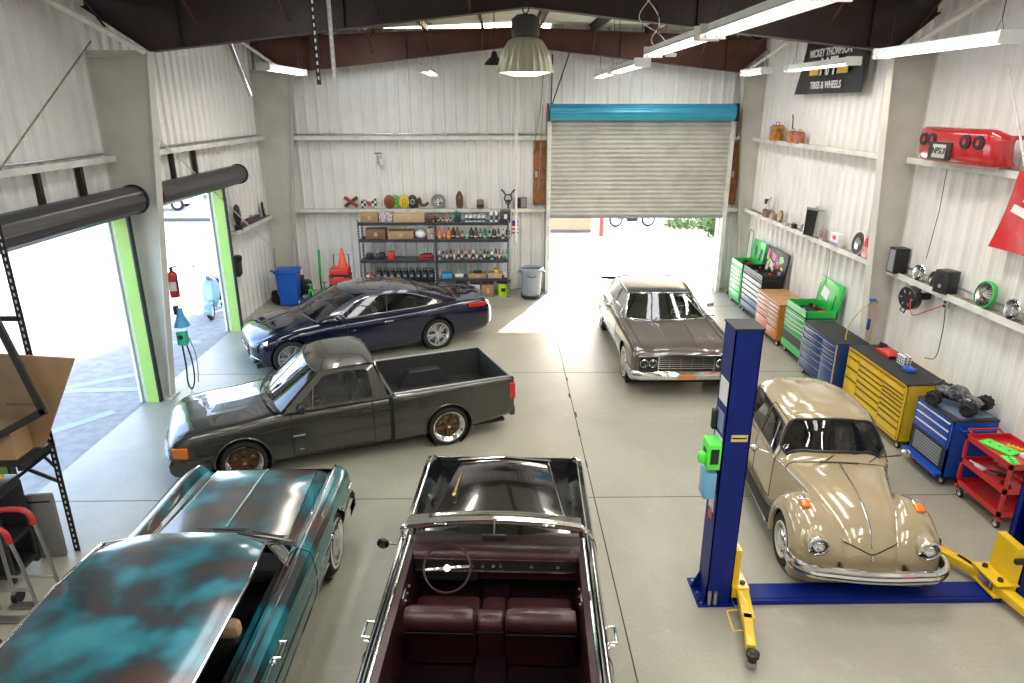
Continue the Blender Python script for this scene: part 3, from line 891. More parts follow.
# taupe sedan -------------------------------------------------
M_taupe = mat('taupe_paint', (.115, .092, .078), .28, .45, coat=1., coatr=.03, noise=(2., .02))
M_vinyl = mat('black_vinyl', (.035, .038, .045), .38, bump=(60., .15))
M_tan = mat('tan_seat', (.10, .08, .065), .6)
R = thing('sedan_car', 'taupe 1960s sedan with black roof, standing in front of the half-open back door', 'car', (3.27, 13.80, 0), math.radians(-90))
sh, _ = slab_body(R, M_taupe, False); slab_front(R, 2.44, M_taupe); slab_roof(R, M_vinyl)
for x in (1.58, -1.6):
    for y in (.86, -.86): wheel(R, x, y, .355, .20, 'hubcap')
seat(R, -.45, .40, .62, M_tan, cush=.5, z=.32, back=.52); seat(R, -.45, -.40, .62, M_tan, z=.32, back=.52); seat(R, -1.35, 0, 1.4, M_tan, name='rear_seat', z=.34, back=.5)
mb(M_tan).box((.5, 0, .84), (.35, 1.55, .16), bev=.05).build('dashboard', R)
steering(R, (.22, .42, .93), .19, math.radians(60), M_white, (0, PI / 2, PI, -PI / 2))
B = mb(M_orange).b2((2.585, -.16, .395), (2.60, .16, .475)).build('number_plate', R)
for s in (1, -1):
    B = mb(M_chrome); B.cyl((.10, 1.0 * s, .95), (.10, 1.04 * s, 1.02), .012); B.box((.10, 1.07 * s, 1.05), (.05, .15, .085), bev=.02); B.build('door_mirror', R)
    B = mb(M_chrome)
    for x in (-.52,): B.box((x, 1.015 * s, .80), (.16, .03, .025), bev=.008)
    B.box((-1.2, 1.01 * s, .80), (.16, .03, .025), bev=.008)
    B.build('door_handle', R)
B = mb(M_chrome)
for y in (.28, -.28): B.tube([(2.30, y * .9, .895), (1.5, y, .94), (.85, y * 1.05, .96)], .008, 6)
B.build('hood_trim', R)
B = mb(M_black)
for y in (.55, -.25): B.tube([(.84, y, .955), (.72, y + .1, .985), (.66, y + .45, .99)], .009, 6)
B.build('wiper', R)
mb(M_redl).b2((2.47, .87, .60), (2.50, .93, .74)).build('side_marker', R)

split_sides(R)
# black convertible ------------------------------------------
M_blackp = mat('black_paint', (.006, .005, .006), .12, .0, coat=1., coatr=.02, noise=(2., .02))
R = thing('convertible_car', 'black open-top 1960s convertible with maroon leather interior, seen from above', 'car', (-.10, 5.15, 0), math.radians(87.4))
sh, _ = slab_body(R, M_blackp, True); slab_front(R, 2.50, M_blackp)
for x in (1.58, -1.6):
    for y in (.86, -.86): wheel(R, x, y, .355, .20, 'hubcap')
# raised centre hood panel bevel lines
B = mb(M_chrome)
for s in (-1,): B.tube([(2.32, .55 * s, .845), (1.7, .61 * s, .885), (1.2, .67 * s, .905), (.85, .72 * s, .915)], .010, 6)
B.tube([(2.44, -.58, .80), (2.45, 0, .845), (2.44, .58, .80)], .012, 6)
B.build('hood_trim', R)
B = mb(mat('gold_ornament', (.75, .55, .25), .2, 1.))
B.tube([(1.98, .48, .905), (1.6, .50, .93), (1.40, .51, .94)], .014, 8, rs=[.006, .016, .022]); B.sph((1.38, .51, .95), .024); B.build('hood_ornament', R)
# windshield
hdr = crv([(.62, -.93, .95), (.42, -.90, 1.12), (.27, -.83, 1.30), (.36, -.60, 1.345), (.42, 0, 1.36), (.36, .60, 1.345), (.27, .83, 1.30), (.42, .90, 1.12), (.62, .93, .95)], 8)
B = mb(M_chrome); B.tube(hdr, .022, 8)
rows = []
for y in [-.80 + .16 * k for k in range(11)]:
    bx = .44 - .10 * (y / .8) ** 2
    rows.append([(bx + .015, y, 1.33), (bx + .02, y, 1.36), (bx - .03, y, 1.385), (bx - .10, y, 1.375), (bx - .12, y, 1.345)])
B.grid(rows); B.build('windshield_frame', R)
B = mb(M_maroon); B.grid([[(p[3][0], p[3][1], 1.345), (p[3][0] - .05, p[3][1], 1.325), (p[3][0] - .0, p[3][1], 1.30)] for p in rows]); B.build('header_padding', R)
ws = quadpatch((.72, -.84, .945), (.72, .84, .945), (.36, .80, 1.33), (.36, -.80, 1.33), nu=14, nv=4)
ws = [[p + Vector((.12 * (1 - (2 * i / 14 - 1) ** 2), 0, 0)) for j, p in enumerate(r)] for i, r in enumerate(ws)]
mb(glass('windshield_glass', (.45, .5, .48), .02, .1)).grid(ws).build('windshield', R)
B = mb(M_chrome)
for y in (.4, -.4): B.box((.28, y * 1.25, 1.33), (.05, .12, .02), bev=.006)
B.box((.34, 0, 1.34), (.04, .05, .05), bev=.01)
B.build('header_latch', R)
mb(M_black).box((.20, 0, 1.24), (.03, .22, .07), bev=.01).m(M_chrome).tube([(.32, 0, 1.34), (.21, 0, 1.26)], .008).build('rear_view_mirror', R)
# chrome cap on cockpit rim
B = mb(M_chrome); rim = []
for s in (1, -1):
    B.tube([(.60, .86 * s, .955), (-.4, .865 * s, .95), (-1.4, .865 * s, .945), (-2.0, .84 * s, .94)], .015, 8)
    B.tube([(.60, .93 * s, .948), (-.4, .935 * s, .943), (-1.4, .935 * s, .94)], .008, 6)
B.build('belt_trim', R)
# cockpit tub
B = mb(M_maroon)
for s in (1, -1):
    B.grid([[(.66, .85 * s, .94), (-1.30, .855 * s, .935), (-1.78, .83 * s, .93)], [(.66, .80 * s, .92), (-1.30, .80 * s, .91), (-1.78, .76 * s, .90)], [(.66, .79 * s, .33), (-1.30, .79 * s, .33), (-1.78, .75 * s, .33)]])
B.build('door_trim', R)
B = mb(M_maroond); B.b2((-1.9, -.80, .28), (.9, .80, .34)); B.box((-.1, 0, .38), (1.9, .28, .12), bev=.04); B.build('carpet', R)
B = mb(M_maroon)
rows = []
for x, z in ((.74, .935), (.60, .955), (.48, .95), (.40, .91), (.38, .84), (.44, .74), (.46, .58)):
    rows.append([(x, y, z - .01 * abs(y)) for y in (-.82, -.5, -.1, .1, .5, .82)])
D, _, _ = surf(rows, .04, .1); B.grid([[tuple(p) for p in r] for r in D]); 
B.m(M_black).b2((.385, -.78, .73), (.41, .78, .85)).b2((.40, .18, .60), (.44, .72, .74))
B.m(M_chrome)
for y in (.22, .12, .02, -.05, -.35, -.6): B.cyl((.37, y, .79), (.40, y, .79), .017, n=12)
for z in (.86, .725): B.b2((.375, -.78, z - .004), (.39, .78, z + .004))
B.build('dashboard', R)
steering(R, (.10, .43, .97), .215, math.radians(52), M_maroon, (PI / 2 + .1, -PI / 2 + .1), M_chrome)
# front bench: two backs with a centre armrest
def puff(x, y, w, z0, z1, name, d=.16, rec=.22, top=.16, parent=R):
    """seat back with rolled top"""
    B = mb(M_maroon); T = Matrix.Translation((x, y, z0)) @ M_rot(ry=-rec); h = z1 - z0
    prof = [(.0, 0), (.085, .02), (.10, h * .5), (.09, h - top), (.10, h - top * .7), (.095, h - .04), (.05, h), (-.03, h + .01), (-.08, h - .03), (-.085, h - top * .9), (-.07, h - top), (-.07, 0)]
    rows = []
    for k, yy in enumerate((-1, -.96, -.8, -.3, .3, .8, .96, 1)):
        f = (.55, .85, 1, 1.04, 1.04, 1, .85, .55)[k]; g = (.9, .97, 1, 1, 1, 1, .97, .9)[k]
        rows.append([T @ Vector((a * f, yy * w / 2, b * g)) for a, b in prof])
    B.grid(rows, cyc=True); B.poly(list(reversed(rows[0]))); B.poly(rows[-1])
    B.m(M_seam)
    for k in (1, 2, 5, 6): pass
    B.tube([T @ Vector((-.092, yy * w / 2, h - top)) for yy in (-.95, 0, .95)], .005, 5)
    B.tube([T @ Vector((.1, yy * w / 2, h - top + .01)) for yy in (-.95, 0, .95)], .005, 5)
    return B.build(name, parent, ang=50)
for y, nm in ((.43, 'seat_back'), (-.43, 'seat_back')): puff(-.36, y, .60, .40, 1.0, nm)
puff(-.31, 0, .25, .40, .91, 'centre_armrest', d=.12, top=.1)
B = mb(M_maroon)
for y, w in ((.43, .62), (-.43, .62), (0, .24)): 
    B.box((-.06, y, .50), (.56, w, .17), bev=.055)
    if w > .5:
        for dx in (-.05, .08):
            for dy in (-.14, 0, .14): B.sph((-.06 + dx, y + dy, .588), .018, (1, 1, .5), 8)
B.build('seat_cushion', R)
B = mb(M_maroon).box((-1.35, 0, .50), (.55, 1.45, .2), bev=.06); B.build('rear_cushion', R)
puff(-1.68, 0, 1.5, .45, .95, 'rear_seat_back')
B = mb(M_chrome).m(M_steel)
for s in (1, -1):
    B.box((.02, .83 * s, .90), (.30, .05, .03), bev=.01); B.box((-.10, .80 * s, .80), (.14, .02, .10), bev=.01)
    for k in range(3): B.cyl((.10 - k * .1, .78 * s, .76), (.10 - k * .1, .81 * s, .76), .014, n=10)
B.build('window_winder', R)
for s in (1, -1):
    B = mb(M_chrome); B.tube([(-.42, 1.0 * s, .80), (-.42, 1.06 * s, .80), (-.60, 1.06 * s, .80), (-.60, 1.0 * s, .80)], .014, 8); B.cyl((-.64, 1.0 * s, .80), (-.64, 1.035 * s, .80), .018, n=10); B.build('door_handle', R)
B = mb(M_chrome); B.cyl((.50, .97, .93), (.44, 1.04, .98), .009); B.m(M_blackp); B.sph((.42, 1.09, .995), .062, (.35, 1, 1)); B.build('door_mirror', R)
split_sides(R)
# ------------------------------------------------------------------ mottled teal coupe
def mottle():
    m = bpy.data.materials.new('mottled_teal_paint'); m.use_nodes = True; nt = m.node_tree; b = nt.nodes['Principled BSDF']; L = nt.links.new
    tc = nt.nodes.new('ShaderNodeTexCoord')
    mp = nt.nodes.new('ShaderNodeMapping'); mp.inputs['Scale'].default_value = (1.1, 1.0, 1.); mp.inputs['Rotation'].default_value = (0, 0, .5); L(tc.outputs['Object'], mp.inputs[0])
    n1 = _n(nt, 'ShaderNodeTexNoise', Scale=1.7, Detail=2.0); n1.inputs['Distortion'].default_value = .35; L(mp.outputs[0], n1.inputs['Vector'])
    n2 = _n(nt, 'ShaderNodeTexNoise', Scale=7., Detail=7.); L(mp.outputs[0], n2.inputs['Vector'])
    ad = _n(nt, 'ShaderNodeMath', operation='MULTIPLY_ADD'); ad.inputs[1].default_value = .16; L(n2.outputs[0], ad.inputs[0]); L(n1.outputs[0], ad.inputs[2])
    r = nt.nodes.new('ShaderNodeValToRGB'); L(ad.outputs[0], r.inputs[0]); cr = r.color_ramp
    pts = [(.42, (.050, .022, .015)), (.50, (.028, .022, .022)), (.555, (.012, .032, .042)), (.62, (.006, .075, .10)), (.70, (.005, .14, .185)), (.82, (.03, .24, .29))]
    cr.elements[0].position = pts[0][0]; cr.elements[0].color = (*pts[0][1], 1); cr.elements[1].position = pts[-1][0]; cr.elements[1].color = (*pts[-1][1], 1)
    for p, c in pts[1:-1]: e = cr.elements.new(p); e.color = (*c, 1)
    L(r.outputs[0], b.inputs['Base Color'])
    b.inputs['Roughness'].default_value = .34; b.inputs['Metallic'].default_value = .25; b.inputs['Coat Weight'].default_value = .8; b.inputs['Coat Roughness'].default_value = .10
    return m
M_mot = mottle()
M_teal = mat('teal_side_paint', (.006, .12, .13), .25, .2, coat=.8, noise=(3., .05))
M_interior = mat('dark_interior', (.012, .012, .014), .8)
M_skin = mat('tan_headrest', (.45, .32, .22), .6)
R = thing('coupe_car', 'large 1960s coupe with mottled teal and rust-brown patina paint, parked beside the black convertible', 'car', (-2.85, 5.0, 0), math.radians(90))
def st(x, zb, yw, zs, zf, zh, zc, hy=.66, dip=.03):
    yb = yw - .05
    #      0            1                 2 (teal/trim line) 3 fender edge     4 crest            5 fender inner      6 gutter            7 hood edge  8        9
    return [(x, yb - .04, zb), (x, yb, zb + .06), (x, yw, .55), (x, yw - .02, zs - .07), (x, yw - .05, zs), (x, yw - .17, zf), (x, yw - .27, zh - dip), (x, hy, zh), (x, hy * .5, zc - .012), (x, 0, zc)]
S = [st(2.44, .42, .93, .74, .78, .74, .76, .6, .02), st(2.40, .34, .97, .80, .85, .79, .81, .60, .04), st(2.28, .30, .99, .83, .89, .82, .845, .60, .06), st(1.7, .27, 1.0, .86, .905, .845, .885, .62, .06), st(1.2, .26, 1.0, .87, .91, .865, .905, .65, .05),
     st(.80, .26, 1.0, .88, .915, .885, .925, .68, .03), st(.55, .26, 1.0, .885, .92, .90, .93, .68, .01), st(-.5, .26, 1.0, .885, .92, .91, .92, .70, .0), st(-1.3, .27, 1.0, .88, .92, .91, .92, .70, .0), st(-2.2, .29, .99, .86, .90, .89, .90, .7, .0), st(-2.85, .40, .95, .80, .84, .82, .84, .7, .0)]
sh = Shell(S, cv=(3, 4, 7, 9), du=.055, dv=.045)
for w in (1.55, -1.5): sh.arch(w, .35, .39)
def reg(a, b, c, sd):
    if 5.0 <= a < 9 and b > 6: return None
    if 1.4 < a < 5.0 and b > 7: return 'hood'
    if .25 < b < 3.0: 
        return ('door_%d' % (sd > 0)) if 5.6 < a < 7.6 else 'side_panel'
    return 'body'
sh.emit(reg, {'body': M_mot, 'hood': M_mot, 'side_panel': M_teal, 'door_0': M_teal, 'door_1': M_teal}, R, caps=(0, len(sh.S) - 1))
for w in (1.55, -1.5):
    for y in (.95, -.95): well(R, w, y, .35, .39, .3).build('wheel_well', R); wheel(R, w, .87 * (1 if y > 0 else -1), .345, .2, 'hubcap')
mb(M_under).b2((-2.7, -.9, .22), (2.3, .9, .27)).build('floor_pan', R)
B = mb(M_chrome)
for s in (1, -1):
    B.tube([(x, y, z + .006) for x, y, z in sh.line(v=sh.iv[5], us=(sh.iu[1], sh.iu[5] + 3), side=s)], .010, 6)
    B.tube(sh.line(v=sh.iv[3] - 1, us=(sh.iu[5], sh.iu[10]), side=s), .007, 5)
    B.tube(sh.line(v=sh.iv[2] + 1, us=(sh.iu[2], sh.iu[10]), side=s), .013, 6)
    B.tube(sh.line(v=sh.iv[1], us=(sh.iu[3] + 6, sh.iu[8]), side=s), .013, 6)
B.tube(sh.line(v=sh.iv[7], us=(sh.iu[1], sh.iu[5] - 1), side=-1), .008, 6); B.tube(sh.line(v=sh.iv[7], us=(sh.iu[1], sh.iu[5] - 1), side=1), .008, 6)
B.build('body_trim', R)
mb(mat('pale_teal_crease', (.20, .42, .42), .25, .3, coat=.6)).tube([(p[0], 0, p[2] + .002) for p in sh.line(v=sh.iv[9], us=(sh.iu[1] + 1, sh.iu[4] + 3))], .010, 6).build('hood_crease', R)
B = mb(M_seam); d0 = int(sh.iu[5] + .6 * (sh.iu[6] - sh.iu[5])); d1 = int(sh.iu[7] + .6 * (sh.iu[8] - sh.iu[7]))
for s in (1, -1):
    for u in (d0, d1): B.tube(sh.line(u=u, vs=(2, sh.iv[5]), side=s), .006, 5)
    B.tube(sh.line(v=2, us=(d0, d1), side=s), .006, 5)
B.build('panel_gap', R)
# roof
rows = []
for x, z, y in ((.24, 1.33, .69), (.14, 1.355, .72), (-.2, 1.375, .75), (-.8, 1.38, .76), (-1.5, 1.37, .76), (-1.9, 1.32, .74)):
    rows.append([(x + .09 * (1 - (yy / y) ** 4) * (1 if x > -.1 else .4 if x > -.5 else 0), yy, z - (.05 * abs(yy / y) ** 3)) for yy in [y * k / 6 for k in range(-6, 7)]])
D, _, _ = surf(rows, .07, .06)
B = mb(M_mot); B.grid([[tuple(p) for p in r] for r in D]); B.grid([[(p[0] + (-.01 if i < 2 else 0), p[1] * .985, p[2] - .035) for p in r] for i, r in enumerate(D)])
B.grid([[tuple(r[0]) for r in D], [(r[0][0], r[0][1] * .985, r[0][2] - .035) for r in D]]); B.grid([[tuple(r[-1]) for r in D], [(r[-1][0], r[-1][1] * .985, r[-1][2] - .035) for r in D]])
B.grid([[tuple(p) for p in D[0]], [(p[0] - .01, p[1] * .985, p[2] - .035) for p in D[0]]])
for s in (1, -1):       # rear pillar
    thick(B, [[Vector((-1.6, .90 * s, .90)), Vector((-2.5, .80 * s, .90))], [Vector((-1.5, .745 * s, 1.30)), Vector((-1.9, .72 * s, 1.29))]], (0, -.03 * s, 0))
B.build('roof', R)
ws = quadpatch((.74, -.82, .925), (.74, .82, .925), (.22, .69, 1.30), (.22, -.69, 1.30), nu=14, nv=4)
ws = [[p + Vector(((.16 - .03 * j / 4) * (1 - (2 * i / 14 - 1) ** 2), 0, .0)) for j, p in enumerate(r)] for i, r in enumerate(ws)]
mb(M_glassd).grid(ws).build('windshield', R)
B = mb(M_chrome); B.tube(edge_of(ws), .016, 8, cyc=True); B.build('windshield_trim', R)
rw = quadpatch((-2.4, -.78, .92), (-2.4, .78, .92), (-1.9, .68, 1.30), (-1.9, -.68, 1.30), nu=10, nv=3); mb(M_glassdd).grid(rw).build('rear_window', R)
B = mb(M_black)
for y in (.0, -.42): B.tube([(.97 - .1 * abs(y), y + .1, .93), (.90 - .25 * abs(y) , y - .25, .955)], .008, 6); B.tube([(.96 - .2 * abs(y), y + .25, .95), (.93 - .3 * abs(y), y - .28, .958)], .006, 5)
B.build('wiper', R)
B = mb(M_black); B.b2((-1.6, .80, .90), (.60, .86, .915)) ; B.b2((-1.6, -.86, .90), (.60, -.80, .915)); B.build('window_channel', R)
B = mb(M_chrome)
for s in (1, -1):
    B.tube([(.70, .84 * s, .925), (.20, .725 * s, 1.315), (-.4, .77 * s, 1.335), (-1.5, .76 * s, 1.325), (-1.6, .86 * s, .93)], .012, 6)
    B.tube([(.70, .885 * s, .93), (-1.6, .895 * s, .93)], .009, 6); B.tube([(.66, .80 * s, .93), (-1.6, .80 * s, .93)], .009, 6)
    B.tube([(.36, .835 * s, .93), (.20, .73 * s, 1.30)], .009, 6)
B.build('window_trim', R)
for s in (1, -1): mb(M_glassd).grid([[(.66, .83 * s, .93), (.36, .83 * s, .93)], [(.21, .73 * s, 1.30), (.20, .73 * s, 1.305)]]).build('vent_window', R)
seat(R, -.42, .38, .66, M_interior, z=.33, back=.5); seat(R, -.42, -.38, .66, M_interior, z=.33, back=.5); seat(R, -1.35, 0, 1.4, M_interior, name='rear_seat', z=.33, back=.45)
mb(M_skin).box((-.53, -.60, 1.02), (.12, .26, .16), rot=M_rot(ry=-.2), bev=.05).build('headrest', R)
mb(M_interior).box((.5, 0, .82), (.3, 1.6, .16), bev=.05).build('dashboard', R)
mb(M_interior).b2((-2.2, -.86, .28), (.9, .86, .31)).build('carpet', R)
steering(R, (.12, .38, .93), .2, math.radians(55), M_black, (PI / 2, -PI / 2))
for s in (1, -1):
    B = mb(M_chrome); B.tube([(-.42, .985 * s, .78), (-.42, 1.04 * s, .78), (-.60, 1.04 * s, .78), (-.60, .985 * s, .78)], .013, 8); B.sph((-.63, 1.0 * s, .77), .02); B.build('door_handle', R)
sec = [(-.04, .36), (.04, .34), (.09, .40), (.06, .47), (-.03, .48)]; rows = []
for x0, y in ((-.42, -1.02), (-.12, -1.02), (.0, -.95), (.04, -.6), (.05, 0), (.04, .6), (.0, .95), (-.12, 1.02), (-.42, 1.02)): rows.append([(2.46 + x0 + a * (1 if abs(y) < .9 else .5), y, z) for a, z in sec])
mb(M_chrome).grid(rows, cyc=True).build('bumper', R)
B = mb(M_black).b2((2.43, -.6, .52), (2.452, .6, .72)).m(M_chrome)
for z in (.55, .60, .65, .70): B.b2((2.45, -.6, z - .006), (2.462, .6, z + .006))
B.build('grille', R)
for y in (.67, .82, -.67, -.82): headlamp(R, 2.46, y, .62, .065)
mb(M_chrome).b2((2.30, -1.01, .60), (2.16, -.99, .67)).build('fender_badge', R)
B = mb(M_black).tube([(1.25, -.83, .91), (1.12, -.92, 1.25)], .004, 5).m(M_chrome).cyl((1.25, -.83, .90), (1.24, -.83, .94), .012).build('antenna', R)
split_sides(R)
# ------------------------------------------------------------------ greenhouse kit for pickup and coupe
def side_strip(root, outer, inner, yf, mt, name, th=.03):
    for s in (1, -1):
        B = mb(mt); o = [(x, yf(x, z) * s, z) for x, z in outer]; i = [(x, yf(x, z) * s, z) for x, z in inner]
        o2 = [(x, y - th * s, z) for x, y, z in o]; i2 = [(x, y - th * s, z) for x, y, z in i]
        for a, b in ((o, i), (i, i2), (o2, i2), (o, o2)): B.grid([a + [a[0]], b + [b[0]]])
        B.build(name, root)
def rsm(pts, n=5): return [(p[0], p[2]) for p in crv([(x, 0, z) for x, z in pts], n)]

M_tgrey = mat('grey_metallic', (.062, .060, .052), .26, .55, coat=1., coatr=.03, noise=(2., .02))
M_bedl = mat('bed_liner', (.030, .030, .030), .6, bump=(60., .2))
TA = math.radians(201.8)
R = thing('pickup_truck', 'lowered grey single-cab pickup truck with bronze five-spoke wheels and open black bed', 'pickup truck', (-2.57, 9.72, 0), TA)
def st(x, zb, yw, zs, zh, zc, y2=None):
    yb = yw - .04
    return [(x, yb - .05, zb), (x, yb, zb + .05), (x, yw, .50), (x, yw - .005, .56), (x, yw - .02, zs - .09), (x, yw - .045, zs - .02), (x, yw - .11, zs + .012), (x, y2 or .50, zh), (x, .25, (zh + zc) / 2 + .004), (x, 0, zc)]
S = [st(2.34, .42, .70, .66, .70, .72, .45), st(2.28, .34, .76, .73, .77, .79, .5), st(2.15, .26, .80, .80, .84, .86), st(1.9, .24, .82, .84, .88, .90), st(1.4, .23, .825, .87, .91, .935), st(1.0, .23, .825, .92, .955, .985), st(.80, .23, .825, .93, .975, .99, .6),
     st(.60, .23, .825, .935, .95, .96, .7), st(0, .23, .825, .94, .95, .95, .7), st(-.45, .23, .825, .945, .95, .95, .7), st(-.64, .23, .82, .95, .955, .955, .7)]
sh = Shell(S, cv=(2, 3), du=.05, dv=.04)
WX = (1.42, -1.54)
sh.arch(WX[0], .32, .37, .4)
def reg(a, b, c, sd):
    if 6.0 <= a < 10 and b > 6: return None
    if 1.5 < a < 6. and b > 6.2: return 'hood'
    if 6.4 < a < 8.95 and .3 < b < 6: return 'door_%d' % (sd > 0)
    return 'body'
sh.emit(reg, {'body': M_tgrey}, R, caps=(0,))
# bed outer side
def bs(x, zb, yw, top=.955): return [(x, yw - .06, zb), (x, yw - .02, zb + .05), (x, yw, .50), (x, yw - .005, .56), (x, yw - .012, top - .10), (x, yw - .02, top - .02), (x, yw - .04, top), (x, yw - .10, top)]
S2 = [bs(-.70, .23, .82), bs(-1.2, .23, .825), bs(-1.9, .25, .825), bs(-2.4, .30, .82), bs(-2.60, .34, .805), bs(-2.635, .36, .79)]
sb = Shell(S2, cv=(2, 3, 6), du=.05, dv=.04); sb.arch(WX[1], .32, .37, .4); sb.rem = {q for q in sb.rem}
B_ = sb.emit(lambda a, b, c, s: 'body', {'body': M_tgrey}, R)['body']; B_.name = 'bed'
B = mb(M_tgrey)
B.b2((-2.635, -.79, .40), (-2.58, .79, .955)); B.b2((-.74, -.80, .26), (-.69, .80, .955)); B.build('tailgate', R)
B = mb(M_bedl)
for s in (1, -1):
    B.b2((-2.58, .71 * s, .50), (-.74, .725 * s, .962)); B.prism([(-.46, 0), (.46, 0), (.26, .26), (-.26, .26)], .25, Matrix.Translation((-1.54, .60 * s + .125, .505)) @ M_rot(PI / 2))
B.b2((-2.58, -.72, .48), (-.74, .72, .51)); B.b2((-.745, -.72, .50), (-.73, .72, .955)); B.b2((-2.585, -.72, .50), (-2.57, .72, .955))
for k in range(12): B.box((-1.66, -.60 + k * .109, .515), (1.8, .04, .012))
B.build('bed_liner', R)
B = mb(M_alu)
for s in (1, -1): B.b2((-2.6, .71 * s, .958), (-.74, .76 * s, .972))
B.b2((-2.62, -.76, .958), (-2.575, .76, .972)); B.build('bed_rail', R)
for s in (1, -1):
    B = mb(M_redl); B.box((-2.60, .80 * s, .74), (.10, .05, .26), bev=.012); B.build('tail_light', R)
B = mb(M_tgrey); B.box((-2.62, 0, .38), (.10, 1.58, .18), bev=.04); B.build('rear_bumper', R)
for w in WX:
    for s in (1, -1): well(R, w, .80 * s, .32, .37, .28).build('wheel_well', R); wheel(R, w, .725 * s, .315, .20, 'gold5')
mb(M_under).b2((-2.5, -.72, .20), (2.1, .72, .25)).build('floor_pan', R)
# arch lips
B = mb(M_tgrey)
for w in WX:
    for s in (1, -1): B.tube([(x, .828 * s, z) for x, y, z in arc(w, .32, .375, -8, 188, 24)], .013, 6)
B.build('arch_lip', R)
yf = lambda x, z: .80 - .17 * max(0, (z - .94) / .46) ** 1.15
outer = [(.84, .945), (.62, 1.14), (.30, 1.385), (.1, 1.405), (-.30, 1.41), (-.47, 1.38), (-.56, 1.15), (-.645, .945), (-.1, .945), (.4, .945)]
inner = [(.66, .985), (.48, 1.14), (.25, 1.325), (.1, 1.345), (-.30, 1.35), (-.375, 1.33), (-.40, 1.15), (-.415, .985), (-.1, .985), (.4, .985)]
side_strip(R, outer, inner, yf, M_tgrey, 'door_frame')
for s in (1, -1):
    g = [(x, (yf(x, z) - .012) * s, z) for x, z in inner]; mb(M_glassd).poly(g).build('side_window', R)
    B = mb(M_black); B.tube(g, .010, 6, cyc=True); B.m(M_steel); B.tube([(.44, (yf(0, .985) - .005) * s, .985), (.40, (yf(0, 1.2) - .005) * s, 1.21)], .006, 5); B.build('window_seal', R)
rows = []
for x, z, y in ((.33, 1.375, .64), (.22, 1.40, .655), (-.05, 1.425, .66), (-.35, 1.425, .655), (-.48, 1.395, .64), (-.53, 1.33, .65)):
    rows.append([(x + (.09 if x > .1 else .05 if x > -.2 else -.03) * (1 - abs(yy / y) ** 2.5), yy, z + .035 * (1 - abs(yy / y) ** 2) - .0) for yy in [y * k / 6 for k in range(-6, 7)]])
D, _, _ = surf(rows, .06, .06)
B = mb(M_tgrey); B.grid([[tuple(p) for p in r] for r in D]); B.grid([[(p[0], p[1] * .98, p[2] - .03) for p in r] for r in D])
B.grid([[tuple(D[k][j]) for k in range(len(D))] for j in (0,)] + [[(D[k][0][0], D[k][0][1] * .98, D[k][0][2] - .03) for k in range(len(D))]])
# back wall of the cab with a window
for s in (1, -1): thick(B, [[Vector((-.64, .79 * s, .95)), Vector((-.64, .60 * s, .95))], [Vector((-.52, .65 * s, 1.37)), Vector((-.53, .52 * s, 1.39))]], (.02, 0, 0))
thick(B, [[Vector((-.64, -.62, .95)), Vector((-.64, .62, .95))], [Vector((-.625, -.62, 1.03)), Vector((-.625, .62, 1.03))]], (.02, 0, 0))
B.build('roof', R)
mb(M_glassdd).grid([[(-.625, -.62, 1.02), (-.625, .62, 1.02)], [(-.54, -.55, 1.37), (-.54, .55, 1.37)]]).build('rear_window', R)
ws = quadpatch((.86, -.76, .955), (.86, .76, .955), (.33, .625, 1.385), (.33, -.625, 1.385), nu=14, nv=5)
ws = [[p + Vector((.13 * (1 - (2 * i / 14 - 1) ** 2) * (1 - .3 * j / 5), 0, .03 * (1 - (2 * i / 14 - 1) ** 2) * j / 5)) for j, p in enumerate(r)] for i, r in enumerate(ws)]
mb(glass('blue_tint_glass', (.40, .50, .52), .02, .15)).grid(ws).build('windshield', R)
B = mb(M_black); B.tube(edge_of(ws), .014, 8, cyc=True)
B.grid([[(p[0] + .02, p[1], p[2] - .0) for p in [r[0] for r in ws]], [(p[0] + .10, p[1] * .97, p[2] + .02) for p in [r[0] for r in ws]]]); B.build('windshield_seal', R)
B = mb(M_black)
for y in (.55, -.1): B.tube([(1.02, y - .1, .985), (.98 - .1 * abs(y), y + .25, 1.015)], .009, 6); B.tube([(1.04, y - .35, .99), (.95, y + .3, 1.02)], .007, 6)
B.build('wiper', R)
M_bseat = mat('patterned_seat', (.03, .20, .28), .6, noise=(14., .4), col2=(.45, .6, .62))
seat(R, -.30, .36, .55, M_black, z=.34, back=.62, mt2=M_bseat); seat(R, -.30, -.36, .55, M_black, z=.34, back=.62, mt2=M_bseat)
mb(M_black).box((.62, 0, .86), (.4, 1.4, .16), bev=.05).build('dashboard', R); steering(R, (.30, .36, .98), .19, math.radians(62), M_black, (0, 2.1, -2.1))
for s in (1, -1):
    B = mb(M_black); B.box((.62, .86 * s, 1.0), (.08, .06, .04), bev=.01); B.box((.60, .93 * s, 1.03), (.08, .15, .12), bev=.03); B.build('door_mirror', R)
    B = mb(M_tgrey); B.box((-.30, .833 * s, .80), (.15, .02, .045), bev=.008); B.build('door_handle', R)
B = mb(M_alu)
for s in (1,):
    B.box((.66, .832, .60), (.17, .006, .022), bev=.002); B.box((.64, .832, .385), (.06, .006, .012))
B.build('door_badge', R)
B = mb(M_seam); a0 = int(sh.iu[6] + .4 * (sh.iu[7] - sh.iu[6])); a1 = sh.iu[9] - 1
for s in (1, -1):
    for u in (a0, a1): B.tube(sh.line(u=u, vs=(2, sh.iv[5]), side=s), .006, 5)
    B.tube(sh.line(v=2, us=(a0, a1), side=s), .006, 5)
    B.tube(sh.line(v=int(sh.iv[6] + .2 * (sh.iv[7] - sh.iv[6])), us=(sh.iu[1] + 2, sh.iu[6]), side=s), .005, 5)
